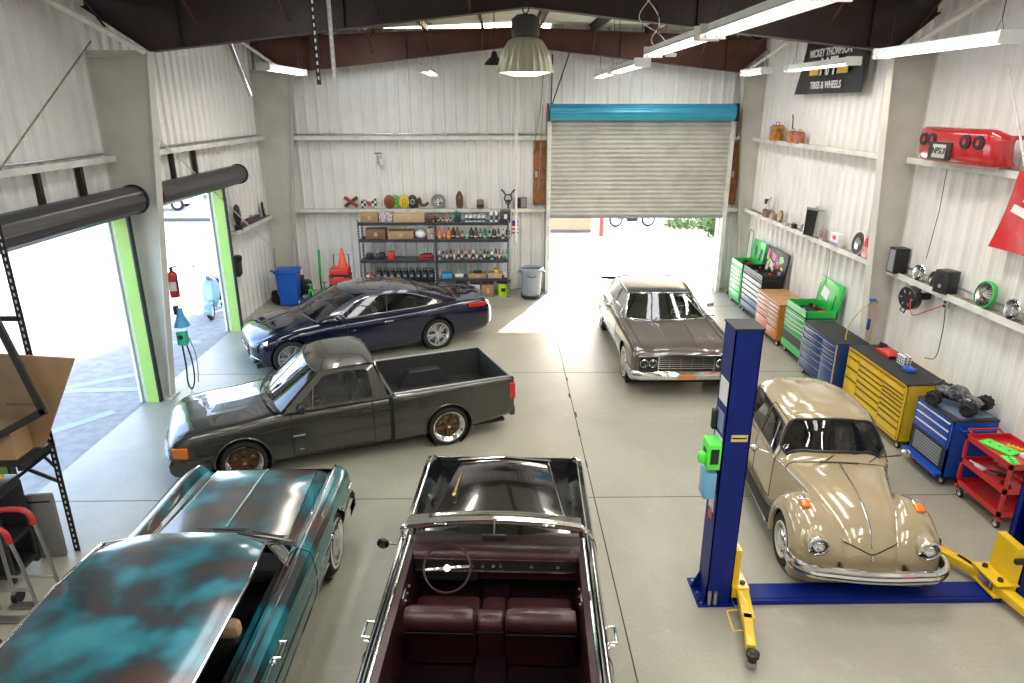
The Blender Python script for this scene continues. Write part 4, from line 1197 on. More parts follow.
B.tube([(-1.15 + .05 * math.cos(t / 12 * 2 * PI), .829, .74 + .05 * math.sin(t / 12 * 2 * PI)) for t in range(12)], .003, 5, cyc=True)
for s in (1, -1): B.b2((-.70, .70 * s, .24), (-.64, .80 * s, .95))
B.build('panel_gap', R)
# nose
B = mb(M_tgrey); rows = []
sec = [(-.08, .26), (.02, .25), (.07, .32), (.075, .42), (.04, .49), (-.05, .50)]
for x0, y in ((-.55, -.83), (-.25, -.82), (-.08, -.74), (.0, -.5), (.03, 0), (.0, .5), (-.08, .74), (-.25, .82), (-.55, .83)): rows.append([(2.36 + x0 + a * (.3 if abs(y) > .8 else 1), y + (a * .3 if y > .8 else -a * .3 if y < -.8 else 0), z) for a, z in sec])
B.grid(rows, cyc=True); B.build('bumper', R)
B = mb(M_black).b2((2.33, -.40, .52), (2.352, .40, .66)).m(M_alu).b2((2.35, -.42, .585), (2.365, .42, .60)).build('grille', R)
for s in (1, -1):
    B = mb(M_reflect); B.box((2.28, .56 * s, .585), (.10, .22, .13), rot=M_rot(rz=-.18 * s), bev=.015); o = B.build('headlight', R)
    mb(M_amber).box((2.185, .765 * s, .60), (.20, .08, .15), rot=M_rot(rz=-.45 * s), bev=.015).build('turn_signal', R)

done = set()
for o in kids(R):        # a slightly taller cab
    if o.name.split('.')[0] in ('roof', 'door_frame', 'side_window', 'windshield', 'rear_window', 'window_seal', 'windshield_seal') and o.data.name not in done:
        done.add(o.data.name)
        for v in o.data.vertices:
            if v.co.z > .96: v.co.z = .96 + (v.co.z - .96) * 1.12
split_sides(R)

# ------------------------------------------------------------------ dark blue coupe
M_navy = mat('navy_paint', (.006, .010, .035), .14, .35, coat=1., coatr=.02, noise=(2., .02))
R = thing('coupe_car', 'dark navy modern coupe with a chrome window arch, parked behind the grey pickup', 'car', (-3.15, 14.07, 0), math.radians(207.9))
def st(x, zb, yw, zm, zs, zh, zc, yh=.55):
    return [(x, yw - .12, zb), (x, yw - .05, zb + .06), (x, yw, .42), (x, yw + .005, zm), (x, yw - .02, (zm + zs) / 2 + .03), (x, yw - .09, zs), (x, yw - .2, zs + .02), (x, yh, zh), (x, 0, zc)]
S = [st(2.52, .28, .50, .50, .58, .64, .66, .25), st(2.46, .22, .68, .53, .63, .69, .71, .35), st(2.30, .19, .83, .56, .70, .76, .79, .45), st(2.0, .18, .90, .60, .78, .84, .86, .5), st(1.55, .18, .925, .66, .85, .90, .925), st(1.1, .18, .92, .68, .89, .945, .97, .6),
     st(.85, .18, .915, .69, .91, .965, .98, .65), st(0, .18, .92, .70, .93, .95, .95, .7), st(-.9, .18, .925, .72, .945, .96, .96, .7), st(-1.55, .19, .935, .74, .96, .985, .99, .66), st(-2.0, .20, .92, .75, .97, 1.0, 1.01, .62), st(-2.30, .22, .88, .74, .95, .985, 1.0, .6), st(-2.50, .26, .80, .70, .90, .97, .985, .5), st(-2.58, .32, .70, .62, .78, .83, .85, .45)]
fx_ = lambda x: x if -1.9 < x < 1.55 else (1.55 + (x - 1.55) * .74 if x > 0 else -1.9 + (x + 1.9) * 1.45)
S = [[(fx_(x), y, z) for x, y, z in r] for r in S]
sh = Shell(S, cv=(), du=.05, dv=.04)
WX = (1.58, -1.50)
for w in WX: sh.arch(w, .34, .385, .4)
def reg(a, b, c, sd):
    if 6.0 <= a < 10.0 and b > 6: return None
    if 1.9 < a < 6. and b > 6.2: return 'hood'
    if 10.2 < a < 12.2 and b > 6.4: return 'boot_lid'
    if 6.5 < a < 8.6 and .8 < b < 5.6: return 'door_%d' % (sd > 0)
    return 'body'
sh.emit(reg, {'body': M_navy}, R, caps=(0, len(sh.S) - 1))
for w in WX:
    for s in (1, -1): well(R, w, .87 * s, .34, .385, .28).build('wheel_well', R); wheel(R, w, .81 * s, .34, .23, 'alloy')
mb(M_under).b2((-2.3, -.72, .17), (2.2, .72, .22)).build('floor_pan', R)
yf = lambda x, z: (.845 - .20 * max(0, (z - .94) / .44) ** 1.1) * (1 - .12 * max(0, (-x - 1.3)) ** 1.2)
outer = rsm([(.96, .93), (.55, 1.16), (.12, 1.33), (-.5, 1.37), (-1.05, 1.32), (-1.6, 1.16), (-2.05, .985)], 4) + rsm([(-1.95, .96), (-1.3, .945), (-.6, .935), (0, .93), (.5, .925), (.9, .925)], 4)
inner = rsm([(.70, .965), (.42, 1.13), (.08, 1.27), (-.5, 1.315), (-1.0, 1.26), (-1.40, 1.13), (-1.68, 1.015)], 4) + rsm([(-1.6, 1.0), (-1.2, .985), (-.6, .975), (0, .965), (.4, .96), (.66, .958)], 4)
side_strip(R, outer, inner, yf, M_navy, 'pillar')
for s in (1, -1):
    g = [(x, (yf(x, z) - .01) * s, z) for x, z in inner]; mb(M_glassd).poly(g).build('side_window', R)
    mb(M_chrome).tube([(x, (yf(x, z) + .004) * s, z) for x, z in inner], .011, 6, cyc=True).build('window_trim', R)
    mb(M_black).tube([(-.42, yf(0, .97) * s, .97), (-.48, (yf(0, 1.31)) * s, 1.31)], .014, 6).build('window_post', R)
rows = []
for x, z, y in ((.18, 1.315, .66), (.02, 1.345, .665), (-.5, 1.375, .665), (-1.0, 1.33, .665), (-1.18, 1.29, .665)):
    rows.append([(x + (.14 if x > .0 else .08 if x > -.2 else 0 if x > -.9 else -.08) * (1 - abs(yy / y) ** 2), yy, z + .045 * (1 - abs(yy / y) ** 2)) for yy in [y * k / 6 for k in range(-6, 7)]])
D, _, _ = surf(rows, .07, .06)
B = mb(M_navy); B.grid([[tuple(p) for p in r] for r in D]); B.grid([[(p[0], p[1] * .98, p[2] - .03) for p in r] for r in D]); B.build('roof', R)
ws = quadpatch((.98, -.80, .94), (.98, .80, .94), (.18, .655, 1.32), (.18, -.655, 1.32), nu=14, nv=5)
ws = [[p + Vector((.16 * (1 - (2 * i / 14 - 1) ** 2), 0, .045 * (1 - (2 * i / 14 - 1) ** 2))) for j, p in enumerate(r)] for i, r in enumerate(ws)]
mb(M_glassd).grid(ws).build('windshield', R); mb(M_black).tube(edge_of(ws), .013, 6, cyc=True).build('windshield_seal', R)
rw = quadpatch((-2.02, -.66, .99), (-2.02, .66, .99), (-1.18, .655, 1.29), (-1.18, -.655, 1.29), nu=14, nv=5)
rw = [[p + Vector((-.10 * (1 - (2 * i / 14 - 1) ** 2), 0, .05 * (1 - (2 * i / 14 - 1) ** 2))) for j, p in enumerate(r)] for i, r in enumerate(rw)]
mb(M_glassdd).grid(rw).build('rear_window', R); mb(M_black).tube(edge_of(rw), .013, 6, cyc=True).build('rear_window_seal', R)
seat(R, -.15, .38, .52, M_grey, z=.28, back=.66, head=1); seat(R, -.15, -.38, .52, M_grey, z=.28, back=.66, head=1); seat(R, -1.05, 0, 1.15, M_black, name='rear_seat', z=.36, back=.55)
mb(M_black).box((.62, 0, .84), (.5, 1.5, .18), bev=.06).build('dashboard', R); steering(R, (.32, .38, .88), .185, math.radians(66), M_black, (0, 2.2, -2.2))
for s in (1, -1):
    B = mb(M_navy); B.box((.56, .90 * s, .98), (.05, .08, .03), bev=.01); B.sph((.55, .97 * s, 1.02), .1, (.7, 1.1, .65)); B.build('door_mirror', R)
    B = mb(M_chrome); B.box((-.42, .935 * s, .80), (.19, .02, .022), bev=.006); B.build('door_handle', R)
    B = mb(M_redl); rows = []
    for x, y, z in ((-2.53, .70, .84), (-2.46, .79, .86), (-2.36, .865, .87), (-2.22, .905, .885), (-2.12, .915, .895)): x = fx_(x); rows.append([(x - .015, (y + .02) * s, z - .055), (x - .012, (y + .014) * s, z), (x - .0, (y + .0) * s, z + .04)])
    B.grid(rows); B.build('tail_light', R)
    T = []
    for x, y, z in ((2.44, .60, .60), (2.38, .70, .625), (2.28, .79, .66), (2.12, .86, .71)): x = fx_(x); T.append([(x + .02, (y + .015) * s, z - .085), (x + .025, (y + .02) * s, z - .03), (x - .0, (y + .005) * s, z + .03)])
    o = mb(M_reflect).grid(T).build('headlight', R); mb(M_lens).grid([[(a + .012, b + .01 * s, c) for a, b, c in r] for r in T]).build('lens', o)
    mb(M_chrome).tube([(fx_(2.52), .55 * s, .40), (fx_(2.42), .72 * s, .38), (fx_(2.30), .84 * s, .34)], .012, 6).m(M_black).box((fx_(2.40), .66 * s, .34), (.08, .26, .08), rot=M_rot(rz=-.5 * s), bev=.02).build('air_intake', R)
B = mb(M_black).box((fx_(2.51), 0, .46), (.05, .82, .26), bev=.04).m(M_chrome).box((fx_(2.51) + .035, 0, .47), (.02, .80, .03), bev=.006).cyl((fx_(2.51) + .02, 0, .47), (fx_(2.51) + .05, 0, .47), .085, n=24).build('grille', R)
B = mb(M_seam)
a0 = int(sh.iu[6] + .5 * (sh.iu[7] - sh.iu[6])); a1 = int(sh.iu[8] + .6 * (sh.iu[9] - sh.iu[8]))
for s in (1, -1):
    for u in (a0, a1): B.tube(sh.line(u=u, vs=(sh.iv[1], sh.iv[6]), side=s), .005, 5)
    B.tube(sh.line(v=int(sh.iv[6] + .2 * (sh.iv[7] - sh.iv[6])), us=(sh.iu[2], sh.iu[6]), side=s), .005, 5)
B.build('panel_gap', R)
mb(M_navy).grid([[(fx_(x), y, z) for x, y, z in r] for r in ([(-2.44, -.5, .985), (-2.44, 0, 1.0), (-2.44, .5, .985)], [(-2.53, -.5, 1.0), (-2.54, 0, 1.02), (-2.53, .5, 1.0)], [(-2.53, -.5, .98), (-2.54, 0, .99), (-2.53, .5, .98)])]).build('spoiler', R)
split_sides(R)
# ------------------------------------------------------------------ beetle-shaped car
M_beige = mat('beige_paint', (.37, .30, .18), .16, .0, coat=1., coatr=.02, noise=(2., .01))
R = thing('beetle_car', 'beige rounded two-door beetle car with red-brown seats, parked between the blue lift posts', 'car', (4.01, 7.73, 0), math.radians(-95))
def row(xs, pts):
    if not isinstance(xs, (list, tuple)): xs = [xs] * len(pts)
    return [(x, y, z) for x, (y, z) in zip(xs, pts)]
S = [row(1.785, [(.15, .33), (.17, .345), (.165, .365), (.14, .38), (.11, .39), (.08, .395), (.04, .40), (0, .40)]),
     row(1.765, [(.24, .29), (.26, .34), (.255, .42), (.22, .49), (.18, .52), (.12, .54), (.06, .548), (0, .55)]),
     row(1.66, [(.32, .26), (.34, .36), (.335, .51), (.31, .62), (.26, .67), (.18, .705), (.09, .72), (0, .725)]),
     row(1.42, [(.40, .26), (.42, .38), (.42, .58), (.40, .74), (.355, .80), (.25, .85), (.13, .872), (0, .88)]),
     row(1.05, [(.46, .26), (.48, .4), (.48, .62), (.47, .82), (.43, .885), (.31, .935), (.16, .96), (0, .97)]),
     row(.70, [(.56, .26), (.58, .4), (.58, .64), (.56, .86), (.51, .935), (.37, .98), (.19, 1.0), (0, 1.008)]),
     row([.52, .52, .52, .51, .48, .51, .54, .55], [(.66, .26), (.68, .4), (.68, .65), (.66, .91), (.60, .975), (.43, 1.01), (.22, 1.025), (0, 1.03)]),
     row([.40, .40, .40, .40, .40, .255, .295, .31], [(.70, .26), (.72, .4), (.73, .65), (.72, .93), (.675, 1.03), (.52, 1.335), (.29, 1.40), (0, 1.42)]),
     row([.22, .22, .22, .22, .15, .08, .10, .10], [(.71, .26), (.735, .4), (.745, .65), (.735, .94), (.66, 1.18), (.555, 1.38), (.31, 1.46), (0, 1.48)]),
     row(-.18, [(.72, .26), (.74, .4), (.75, .65), (.74, .94), (.66, 1.19), (.56, 1.395), (.32, 1.485), (0, 1.505)]),
     row(-.62, [(.72, .26), (.74, .4), (.75, .65), (.74, .94), (.655, 1.19), (.55, 1.385), (.31, 1.475), (0, 1.495)]),
     row(-1.05, [(.68, .28), (.70, .4), (.71, .65), (.69, .93), (.605, 1.14), (.49, 1.31), (.28, 1.40), (0, 1.415)]),
     row(-1.45, [(.6, .3), (.62, .42), (.62, .65), (.59, .88), (.52, 1.01), (.40, 1.14), (.23, 1.20), (0, 1.215)]),
     row(-1.80, [(.45, .32), (.47, .42), (.47, .58), (.44, .74), (.38, .84), (.29, .92), (.17, .955), (0, .965)]),
     row(-2.02, [(.32, .35), (.34, .40), (.34, .48), (.31, .56), (.27, .61), (.2, .65), (.1, .67), (0, .675)])]
S = [[(x, y * (1 if i < 6 else (.965, .955, .94, .93, .93, .94, .96, 1)[j]), z) for j, (x, y, z) in enumerate(r)] for i, r in enumerate(S)]
sh = Shell(S, cv=(), du=.05, dv=.04)
def reg(a, b, c, sd):
    if 6.12 < a < 6.93 and b > 4.25: return 'windshield'
    if 7.15 < a < 9.0 and 3.22 < b < 4.80: return 'side_window_%d' % (sd > 0)
    if 9.15 < a < 10.9 and 3.22 < b < 4.75: return 'quarter_window_%d' % (sd > 0)
    if 11.1 < a < 11.9 and b > 5.6: return 'rear_window'
    if 1.0 < a < 5.6 and b > 3.05: return 'hood'
    if 12 < a and b > 4: return 'engine_lid'
    if 6.9 < a < 9.1 and .9 < b <= 4.95: return 'door_%d' % (sd > 0)
    return 'body'
gm = M_glassd
P = sh.emit(reg, {'body': M_beige, 'windshield': gm, 'side_window_0': gm, 'side_window_1': gm, 'quarter_window_0': gm, 'quarter_window_1': gm, 'rear_window': gm}, R, caps=(0, len(sh.S) - 1))
def U(a): k = int(a); return int(round(sh.iu[k] + (a - k) * (sh.iu[min(k + 1, len(sh.iu) - 1)] - sh.iu[k])))
def V(b): k = int(b); return int(round(sh.iv[k] + (b - k) * (sh.iv[min(k + 1, len(sh.iv) - 1)] - sh.iv[k])))
def loop(u0, u1, v0, v1, s): return sh.line(v=v0, us=(u0, u1), side=s) + sh.line(u=u1, vs=(v0, v1), side=s)[1:] + list(reversed(sh.line(v=v1, us=(u0, u1), side=s)))[1:] + list(reversed(sh.line(u=u0, vs=(v0, v1), side=s)))[1:-1]
wa, wb, wv = U(6.12), U(6.93), V(4.25)
bot = sh.line(u=wa, vs=(wv, sh.iv[-1])); top = sh.line(u=wb, vs=(wv, sh.iv[-1])); sd_ = sh.line(v=wv, us=(wa, wb))
full = bot[::-1] + sd_[1:-1] + top; full = [p for p in full]
lp = full + [(x, -y, z) for x, y, z in reversed(full)][1:]
mb(M_black).tube(lp, .018, 8, cyc=True).build('windshield_seal', R)
B = mb(M_black)
for s in (1, -1):
    B.tube(loop(U(7.15), U(9.0), V(3.22), V(4.8), s), .011, 6, cyc=True); B.tube(loop(U(9.15), U(10.9), V(3.22), V(4.75), s), .011, 6, cyc=True)
B.build('window_seal', R)
B = mb(M_chrome)
for s in (1, -1):
    B.tube(sh.line(v=V(3.0), us=(U(5.65), U(11)), side=s), .008, 6)
    B.tube(sh.line(u=U(7.75), vs=(V(3.22), V(4.8)), side=s), .009, 6)
    B.tube(sh.line(v=V(3.05), us=(U(2.0), U(5.6)), side=s), .007, 6)
B.tube([(p[0], 0, p[2] + .004) for p in sh.line(v=sh.iv[-1], us=(U(1.2), U(5.3)))], .009, 6)
B.build('body_trim', R)
B = mb(M_seam)
for s in (1, -1):
    for a in (6.9, 9.1): B.tube(sh.line(u=U(a), vs=(V(.9), V(4.95)), side=s), .005, 5)
    B.tube(sh.line(v=V(.9), us=(U(6.9), U(9.1)), side=s), .005, 5); B.tube(sh.line(v=V(4.95), us=(U(6.9), U(9.1)), side=s), .005, 5)
l = sh.line(u=U(5.6), vs=(V(3.05), sh.iv[-1])); B.tube(l + [(x, -y, z) for x, y, z in reversed(l)][1:], .006, 5)
v0, v1 = V(3.05), sh.iv[-1]; l = []
for k in range(v1 - v0 + 1):
    t = k / (v1 - v0); uf = U(2.2) - (U(2.2) - U(.9)) * math.sin(t * PI / 2) ** .8; ui = int(uf); p = sh.S[ui, v0 + k] * (1 - uf + ui) + sh.S[min(ui + 1, len(sh.S) - 1), v0 + k] * (uf - ui); l.append((p[0], p[1], p[2]))
B.tube(l + [(x, -y, z) for x, y, z in reversed(l)][1:], .007, 5)
B.build('panel_gap', R)
# fenders
def fender(cx, s, front):
    wz = .31; rows = []
    keys = [(-22, .86, .18), (5, .97, .20), (33, 1.03, .26), (62, 1.03, .36), (92, .99, .46), (125, .93, .52), (155, .88, .56), (180, .84, .60), (196, .82, .62)] if front else [(-18, .84, .60), (10, .90, .58), (45, .97, .56), (90, 1.02, .55), (130, 1.02, .50), (165, .98, .46), (195, .92, .44)]
    for ph, k, yi in keys:
        a = math.radians(ph); r = []
        for rr, y in ((.335, .735), (.345, .765), (.375, .782), (.43, .775), (.505, .73), (.56, .64), (.585, .53), (.56, yi), (.48, yi - .10)):
            q = .345 + (rr - .345) * k if rr > .345 else rr
            if k and rr > .36: q = .36 + (rr - .36) * (k ** 2.2)
            r.append((cx + q * math.cos(a), y, wz + q * math.sin(a)))
        rows.append(r)
    D, _, _ = surf(rows, .045, .04)
    B = mb(M_beige); B.grid([[(p[0], p[1] * s, p[2]) for p in r] for r in D])
    B.grid([[(p[0], p[1] * s * .985, p[2]) for p in r[2:]] for r in D])
    return B.build('fender', R)
for s in (1, -1):
    fender(1.20, s, True); fender(-1.20, s, False)
    for w in (1.20, -1.20): wheel(R, w, .665 * s, .31, .16, 'vw'); mb(M_under).lathe([(.35, 0), (.36, -.3), (.04, -.3)], Matrix.Translation((w, .72 * s, .31)) @ M_rot(-PI / 2 * s), 28).build('wheel_well', R)
    headlamp(R, 1.765, .56 * s, .625, .098)
    B = mb(M_beige); B.lathe([(.108, -.02), (.118, -.08), (.12, -.24)], Matrix.Translation((1.765, .56 * s, .625)) @ M_rot(ry=PI / 2), 24); B.build('headlight_pod', R)
    B = mb(M_chrome); B.box((1.32, .60 * s, .885), (.16, .075, .03), rot=M_rot(ry=.32), bev=.012); o = B.build('turn_signal', R)
    mb(M_amber).box((1.36, .60 * s, .885), (.12, .10, .05), rot=M_rot(ry=.32), bev=.02).build('amber_lens', o)
    B = mb(M_rubber); B.box((0, .70 * s, .26), (1.52, .20, .035), bev=.01); B.m(M_chrome).tube([(.78, .80 * s, .27), (-.76, .80 * s, .27)], .012, 6); B.build('running_board', R)
    B = mb(M_black); B.box((1.86, .33 * s, .42), (.16, .03, .09), bev=.01); B.build('bumper_bracket', R)
    B = mb(M_chrome); B.cyl((.36, .73 * s, .97), (.34, .84 * s, 1.0), .009); B.sph((.33, .90 * s, 1.01), .065, (.35, 1, .75)); B.build('door_mirror', R)
    B = mb(M_chrome); B.box((-.42, .765 * s, .88), (.15, .025, .022), bev=.006); B.build('door_handle', R)
def bumper(x0, sg):
    sec = [(-.03, .34), (.02, .335), (.035, .37), (.02, .41), (.035, .45), (.02, .475), (-.03, .47)]
    rows = []
    for dx, y in ((-.34, -.80), (-.20, -.79), (-.07, -.68), (-.01, -.4), (.02, 0), (-.01, .4), (-.07, .68), (-.20, .79), (-.34, .80)):
        rows.append([(sg * (x0 + dx + a * (.4 if abs(y) > .75 else 1)), y + (a * .8 * (1 if y > 0 else -1) if abs(y) > .75 else 0), z) for a, z in sec])
    D, _, _ = surf(rows, .06, .03); B = mb(M_chrome); B.grid([[tuple(p) for p in r] for r in D], cyc=True)
    B.m(M_black); B.tube([(p[0] + sg * (.01), p[1], .375) for p in crv([r[3] for r in rows], 3)], .010, 6)
    return B.build('bumper', R)
bumper(1.93, 1); bumper(2.12, -1)
B = mb(mat('red_sticker', (.7, .05, .04), .5))
for y, w in ((.16, .07), (.25, .04), (.31, .06)): B.box((1.962, y, .435), (.004, w, .03), bev=.0)
B.build('bumper_sticker', R)
M_vwseat = mat('oxblood_vinyl', (.10, .02, .02), .5)
seat(R, -.28, .31, .50, M_vwseat, z=.33, back=.62); seat(R, -.28, -.31, .50, M_vwseat, z=.33, back=.62); seat(R, -1.0, 0, 1.05, M_vwseat, name='rear_seat', z=.38, back=.5)
mb(M_black).box((.42, 0, .88), (.16, 1.15, .2), bev=.05).build('dashboard', R); steering(R, (.20, .31, .95), .19, math.radians(62), M_black, (PI / 2, -PI / 2))
mb(M_vwseat).b2((-1.1, -.64, .28), (.45, .64, .31)).build('carpet', R)
B = mb(M_black)
for y in (.42, -.08): B.tube([(.60, y * 1. - .05, 1.01), (.53, y + .05, 1.045), (.50, y + .34, 1.06)], .007, 6)
B.build('wiper', R)
B = mb(M_black)
for k in range(9): B.box((.64, -.20 + .05 * k, 1.013), (.03, .035, .006))
B.build('cowl_vent', R)
B = mb(M_chrome); B.tube([(1.775, 0, .47), (1.80, 0, .50), (1.775, 0, .54)], .012, 8); B.build('hood_handle', R)
split_sides(R)
# ------------------------------------------------------------------ tool chests along the wall (fronts face -x)
def caster(root, x, y, r=.055):
    B = mb(M_rubber); B.cyl((x - .014, y, r), (x + .014, y, r), r, n=16); B.m(M_white); B.cyl((x - .017, y, r), (x + .017, y, r), r * .6, n=14)
    B.m(M_steel); B.b2((x - .025, y - .012, r), (x - .018, y + .012, r * 2 + .01)); B.b2((x + .018, y - .012, r), (x + .025, y + .012, r * 2 + .01)); B.b2((x - .035, y - .035, r * 2), (x + .035, y + .035, r * 2 + .012))
    return B.build('caster', root)
def chest(name, label, X, Y, w, d, h, mbody, mfront, cols, mh, mtop, z0=.14, hstyle='full', cat='tool chest', bot=0., mtopb=None, caddy=True):
    """X,Y: front corner with the smaller y. cols: [(fraction, [drawer heights])] from far (large y) to near"""
    R = thing(name, label, cat, (X, Y, 0))
    B = mb(mbody); B.b2((.02, 0, z0), (d, w, h - .0)); B.b2((.0, 0, z0), (.03, .025, h)); B.b2((0, w - .025, z0), (.03, w, h)); B.b2((0, 0, h - .03), (.03, w, h)); B.b2((0, 0, z0), (.03, w, z0 + .03 + bot)); B.m(M_seam).b2((.014, .02, z0 + .02), (.019, w - .02, h - .02)); B.build('body', R)
    B = mb(mtop); B.box((d / 2, w / 2, h + .012), (d + .02, w + .02, .026), bev=.008); B.build('worktop', R)
    y = w - .03; W = w - .06
    for fr, hs in cols:
        ww = W * fr; z = h - .04; H = z - z0 - .04 - bot; tot = sum(hs)
        for q in hs:
            hh = H * q / tot
            o = mb(mfront).box((.006, y - ww / 2, z - hh / 2), (.03, ww - .018, hh - .014), bev=.004).build('drawer', R)
            B = mb(mh)
            if hstyle == 'full': B.b2((-.018, y - ww + .012, z - .022), (-.008, y - .012, z - .008)).b2((-.018, y - ww + .012, z - .010), (.0, y - .012, z - .006))
            else: B.b2((-.016, y - ww * .72, z - .028), (-.008, y - ww * .28, z - .016))
            B.build('handle', o)
            z -= hh
        y -= ww
    for x in (.07, d - .07):
        for yy in (.07, w - .07): caster(R, x, yy, (z0 - .02) / 2)
    return R
def lid(R, d, w, h, mt, inner, H=.55, lean=.12, name='lid'):
    B = mb(mt); B.box((d - .02 + lean * .4, w / 2, h + H / 2 + .02), (.05, w, H), rot=M_rot(ry=lean), bev=.01)
    o = B.build(name, R)
    B = MB()
    for k, (mm, yy, zz, sy, sz, a) in enumerate(inner):
        B.m(mm); B.box((d - .052 + lean * .4 + (zz - H / 2) * lean, yy, h + .02 + zz), (.006, sy, sz), rot=M_rot(ry=lean) @ M_rot(rx=a))
    B.build('sticker', o)
    return o
def tray(R, d, w, h, mt, hh=.14, tools=8, seed=1):
    B = mb(mt); B.b2((0, 0, h), (d, .02, h + hh)); B.b2((0, w - .02, h), (d, w, h + hh)); B.b2((0, 0, h), (.02, w, h + hh)); B.b2((d - .02, 0, h), (d, w, h + hh)); B.build('top_tray', R)
    r = random.Random(seed)
    for k in range(tools):
        B = mb([M_black, M_steel, M_redplastic, M_black][k % 4]); x, y = (.13 if k % 2 else d - .16), .12 + (w - .24) * (k // 2) / max(1, (tools - 1) // 2)
        B.box((0, 0, 0), (.04, .11, .045), bev=.012).cyl((0, .04, 0), (0, .09, .01), .010)
        tag(B.build('hand_tool', None, loc=(R.location.x + x, R.location.y + y, h + .055), rot=(0, 0, r.uniform(0, 3))), 'small hand tool lying in the open tray of the ' + R['label'].split(',')[0].replace(' tool chest', ' chest').replace(' with drawers over an open shelf', '').split(' with ')[0].split(' in the ')[0], 'tool', 'hand tools in the open tray of the ' + R['label'].split(' ')[0] + ' chest')
M_wtop = mat('butcher_block', (.55, .30, .13), .45, noise=(6., .1))
M_mat = mat('black_mat', (.028, .028, .030), .7)
M_pale = mat('pale_drawer', (.62, .64, .62), .35, coat=.3)
M_blued = mat('slate_drawer', (.13, .17, .24), .35, coat=.3)
R = chest('tool_chest', 'green tool chest in the far corner, its green lid propped open', 6.12, 17.0, .85, .50, 1.02, M_greenp, M_greenp, [(1, [1, 1, 1, 1.2, 1.6, 2.])], M_alu, M_black)
lid(R, .5, .85, 1.04, M_greenp, [(M_black, .2, .3, .12, .3, .2), (M_black, .55, .35, .1, .25, -.3)], H=.62)
tray(R, .5, .85, 1.04, M_greenp, .12, 6, 3)
tag(mb(M_grey).cyl((0, 0, 0), (0, 0, .26), .12, n=24).m(M_black).lathe([(.125, .24), (.128, .27), (.118, .27)], None, 24).build('metal_can', None, loc=(6.30, 17.98, 1.17 - .115)), 'round grey can standing by the far green tool chest', 'can') if False else None
R = chest('tool_chest', 'pale-fronted tool chest with sticker-covered black lid, next to the orange chest', 6.10, 15.55, 1.30, .52, 1.06, M_black, M_pale, [(1, [1, 1, 1, 1, 1.3, 1.3])], M_black, M_black)
for k, o in enumerate([c for c in kids(R) if c.name.startswith('drawer')][4:]): o.data.materials[0] = M_blued
r_ = random.Random(5); cols_ = [mat('sticker_%s' % n, c, .5) for n, c in (('pink', (.8, .2, .4)), ('white', (.8, .8, .75)), ('green', (.4, .7, .2)), ('yellow', (.8, .7, .2)), ('red', (.6, .05, .05)), ('violet', (.3, .15, .4)))]
lid(R, .52, 1.30, 1.08, M_black, [(cols_[k % 6], r_.uniform(.15, 1.15), r_.uniform(.1, .5), r_.uniform(.08, .2), r_.uniform(.06, .18), r_.uniform(-.5, .5)) for k in range(22)], H=.60)
tray(R, .52, 1.30, 1.08, M_black, .12, 8, 9)
R = chest('tool_chest', 'orange tool chest with a wooden worktop', 5.95, 14.02, 1.30, .66, .93, M_orange, M_orange, [(.55, [.7, .7, .9, 1, 2.]), (.45, [.7, .7, .7, .9, 1.2, 1.6])], M_alu, M_wtop)
B = mb(M_black).tube([(.35, -.002, .62), (.35, -.05, .60), (.35, -.05, .34), (.35, -.002, .32)], .014, 6).box((.35, -.01, .72), (.12, .02, .05), bev=.008).box((.35, -.01, .47), (.05, .02, .12), bev=.008); B.build('side_handle', R)
R = chest('tool_cart', 'bright green tool cart with drawers over an open shelf, lid propped open', 6.0, 12.85, .98, .62, .98, M_greenp, M_greenp, [(1, [1, .8, .8, .9])], M_white, M_mat, bot=.38)
B = mb(M_greenp).b2((-.01, .0, .16), (.0, .98, .30)).m(M_black).b2((-.004, .05, .31), (.01, .93, .50)); B.build('lower_tray', R)
lid(R, .62, .98, 1.0, M_greenp, [(M_white, .62, .34, .32, .22, .2), (cols_[3], .55, .3, .12, .08, .4), (M_black, .2, .25, .04, .3, 0)], H=.62)
tray(R, .62, .98, 1.0, M_greenp, .14, 9, 4)
R = chest('tool_chest', 'dark blue tool chest with black mat top and pale drawer pulls, beside the wall column', 5.85, 11.20, 1.35, .56, 1.03, M_bluee, M_bluee, [(.62, [.8, .8, .9, .9, 1, 1.2]), (.38, [.8, .5, .5, .5, .8, 2.5])], M_alu, M_mat)
for y in (0, 1.35): mb(M_alu).b2((-.01, y - .012, .14), (.012, y + .012, 1.03)).build('corner_trim', R)
R = chest('tool_chest', 'long yellow tool chest with black mat top', 6.0, 9.28, 1.78, .62, 1.06, M_yellow, M_yellow, [(.22, [1, 1.6, 1.6, 3]), (.44, [1, .7, .7, .8, .8, 1, 1.4]), (.34, [1, .5, .5, .5, .6, .6, .7, .9, 1.2])], M_alu, M_mat)
M_dy = mat('dark_yellow', (.30, .17, .01), .4)
for o in [c for c in kids(R) if c.name.startswith('drawer')]:
    for q in kids(o): q.data.materials[0] = M_dy
B = mb(M_steel).b2((.15, -.02, .0), (.17, -.0, .9)) if False else None
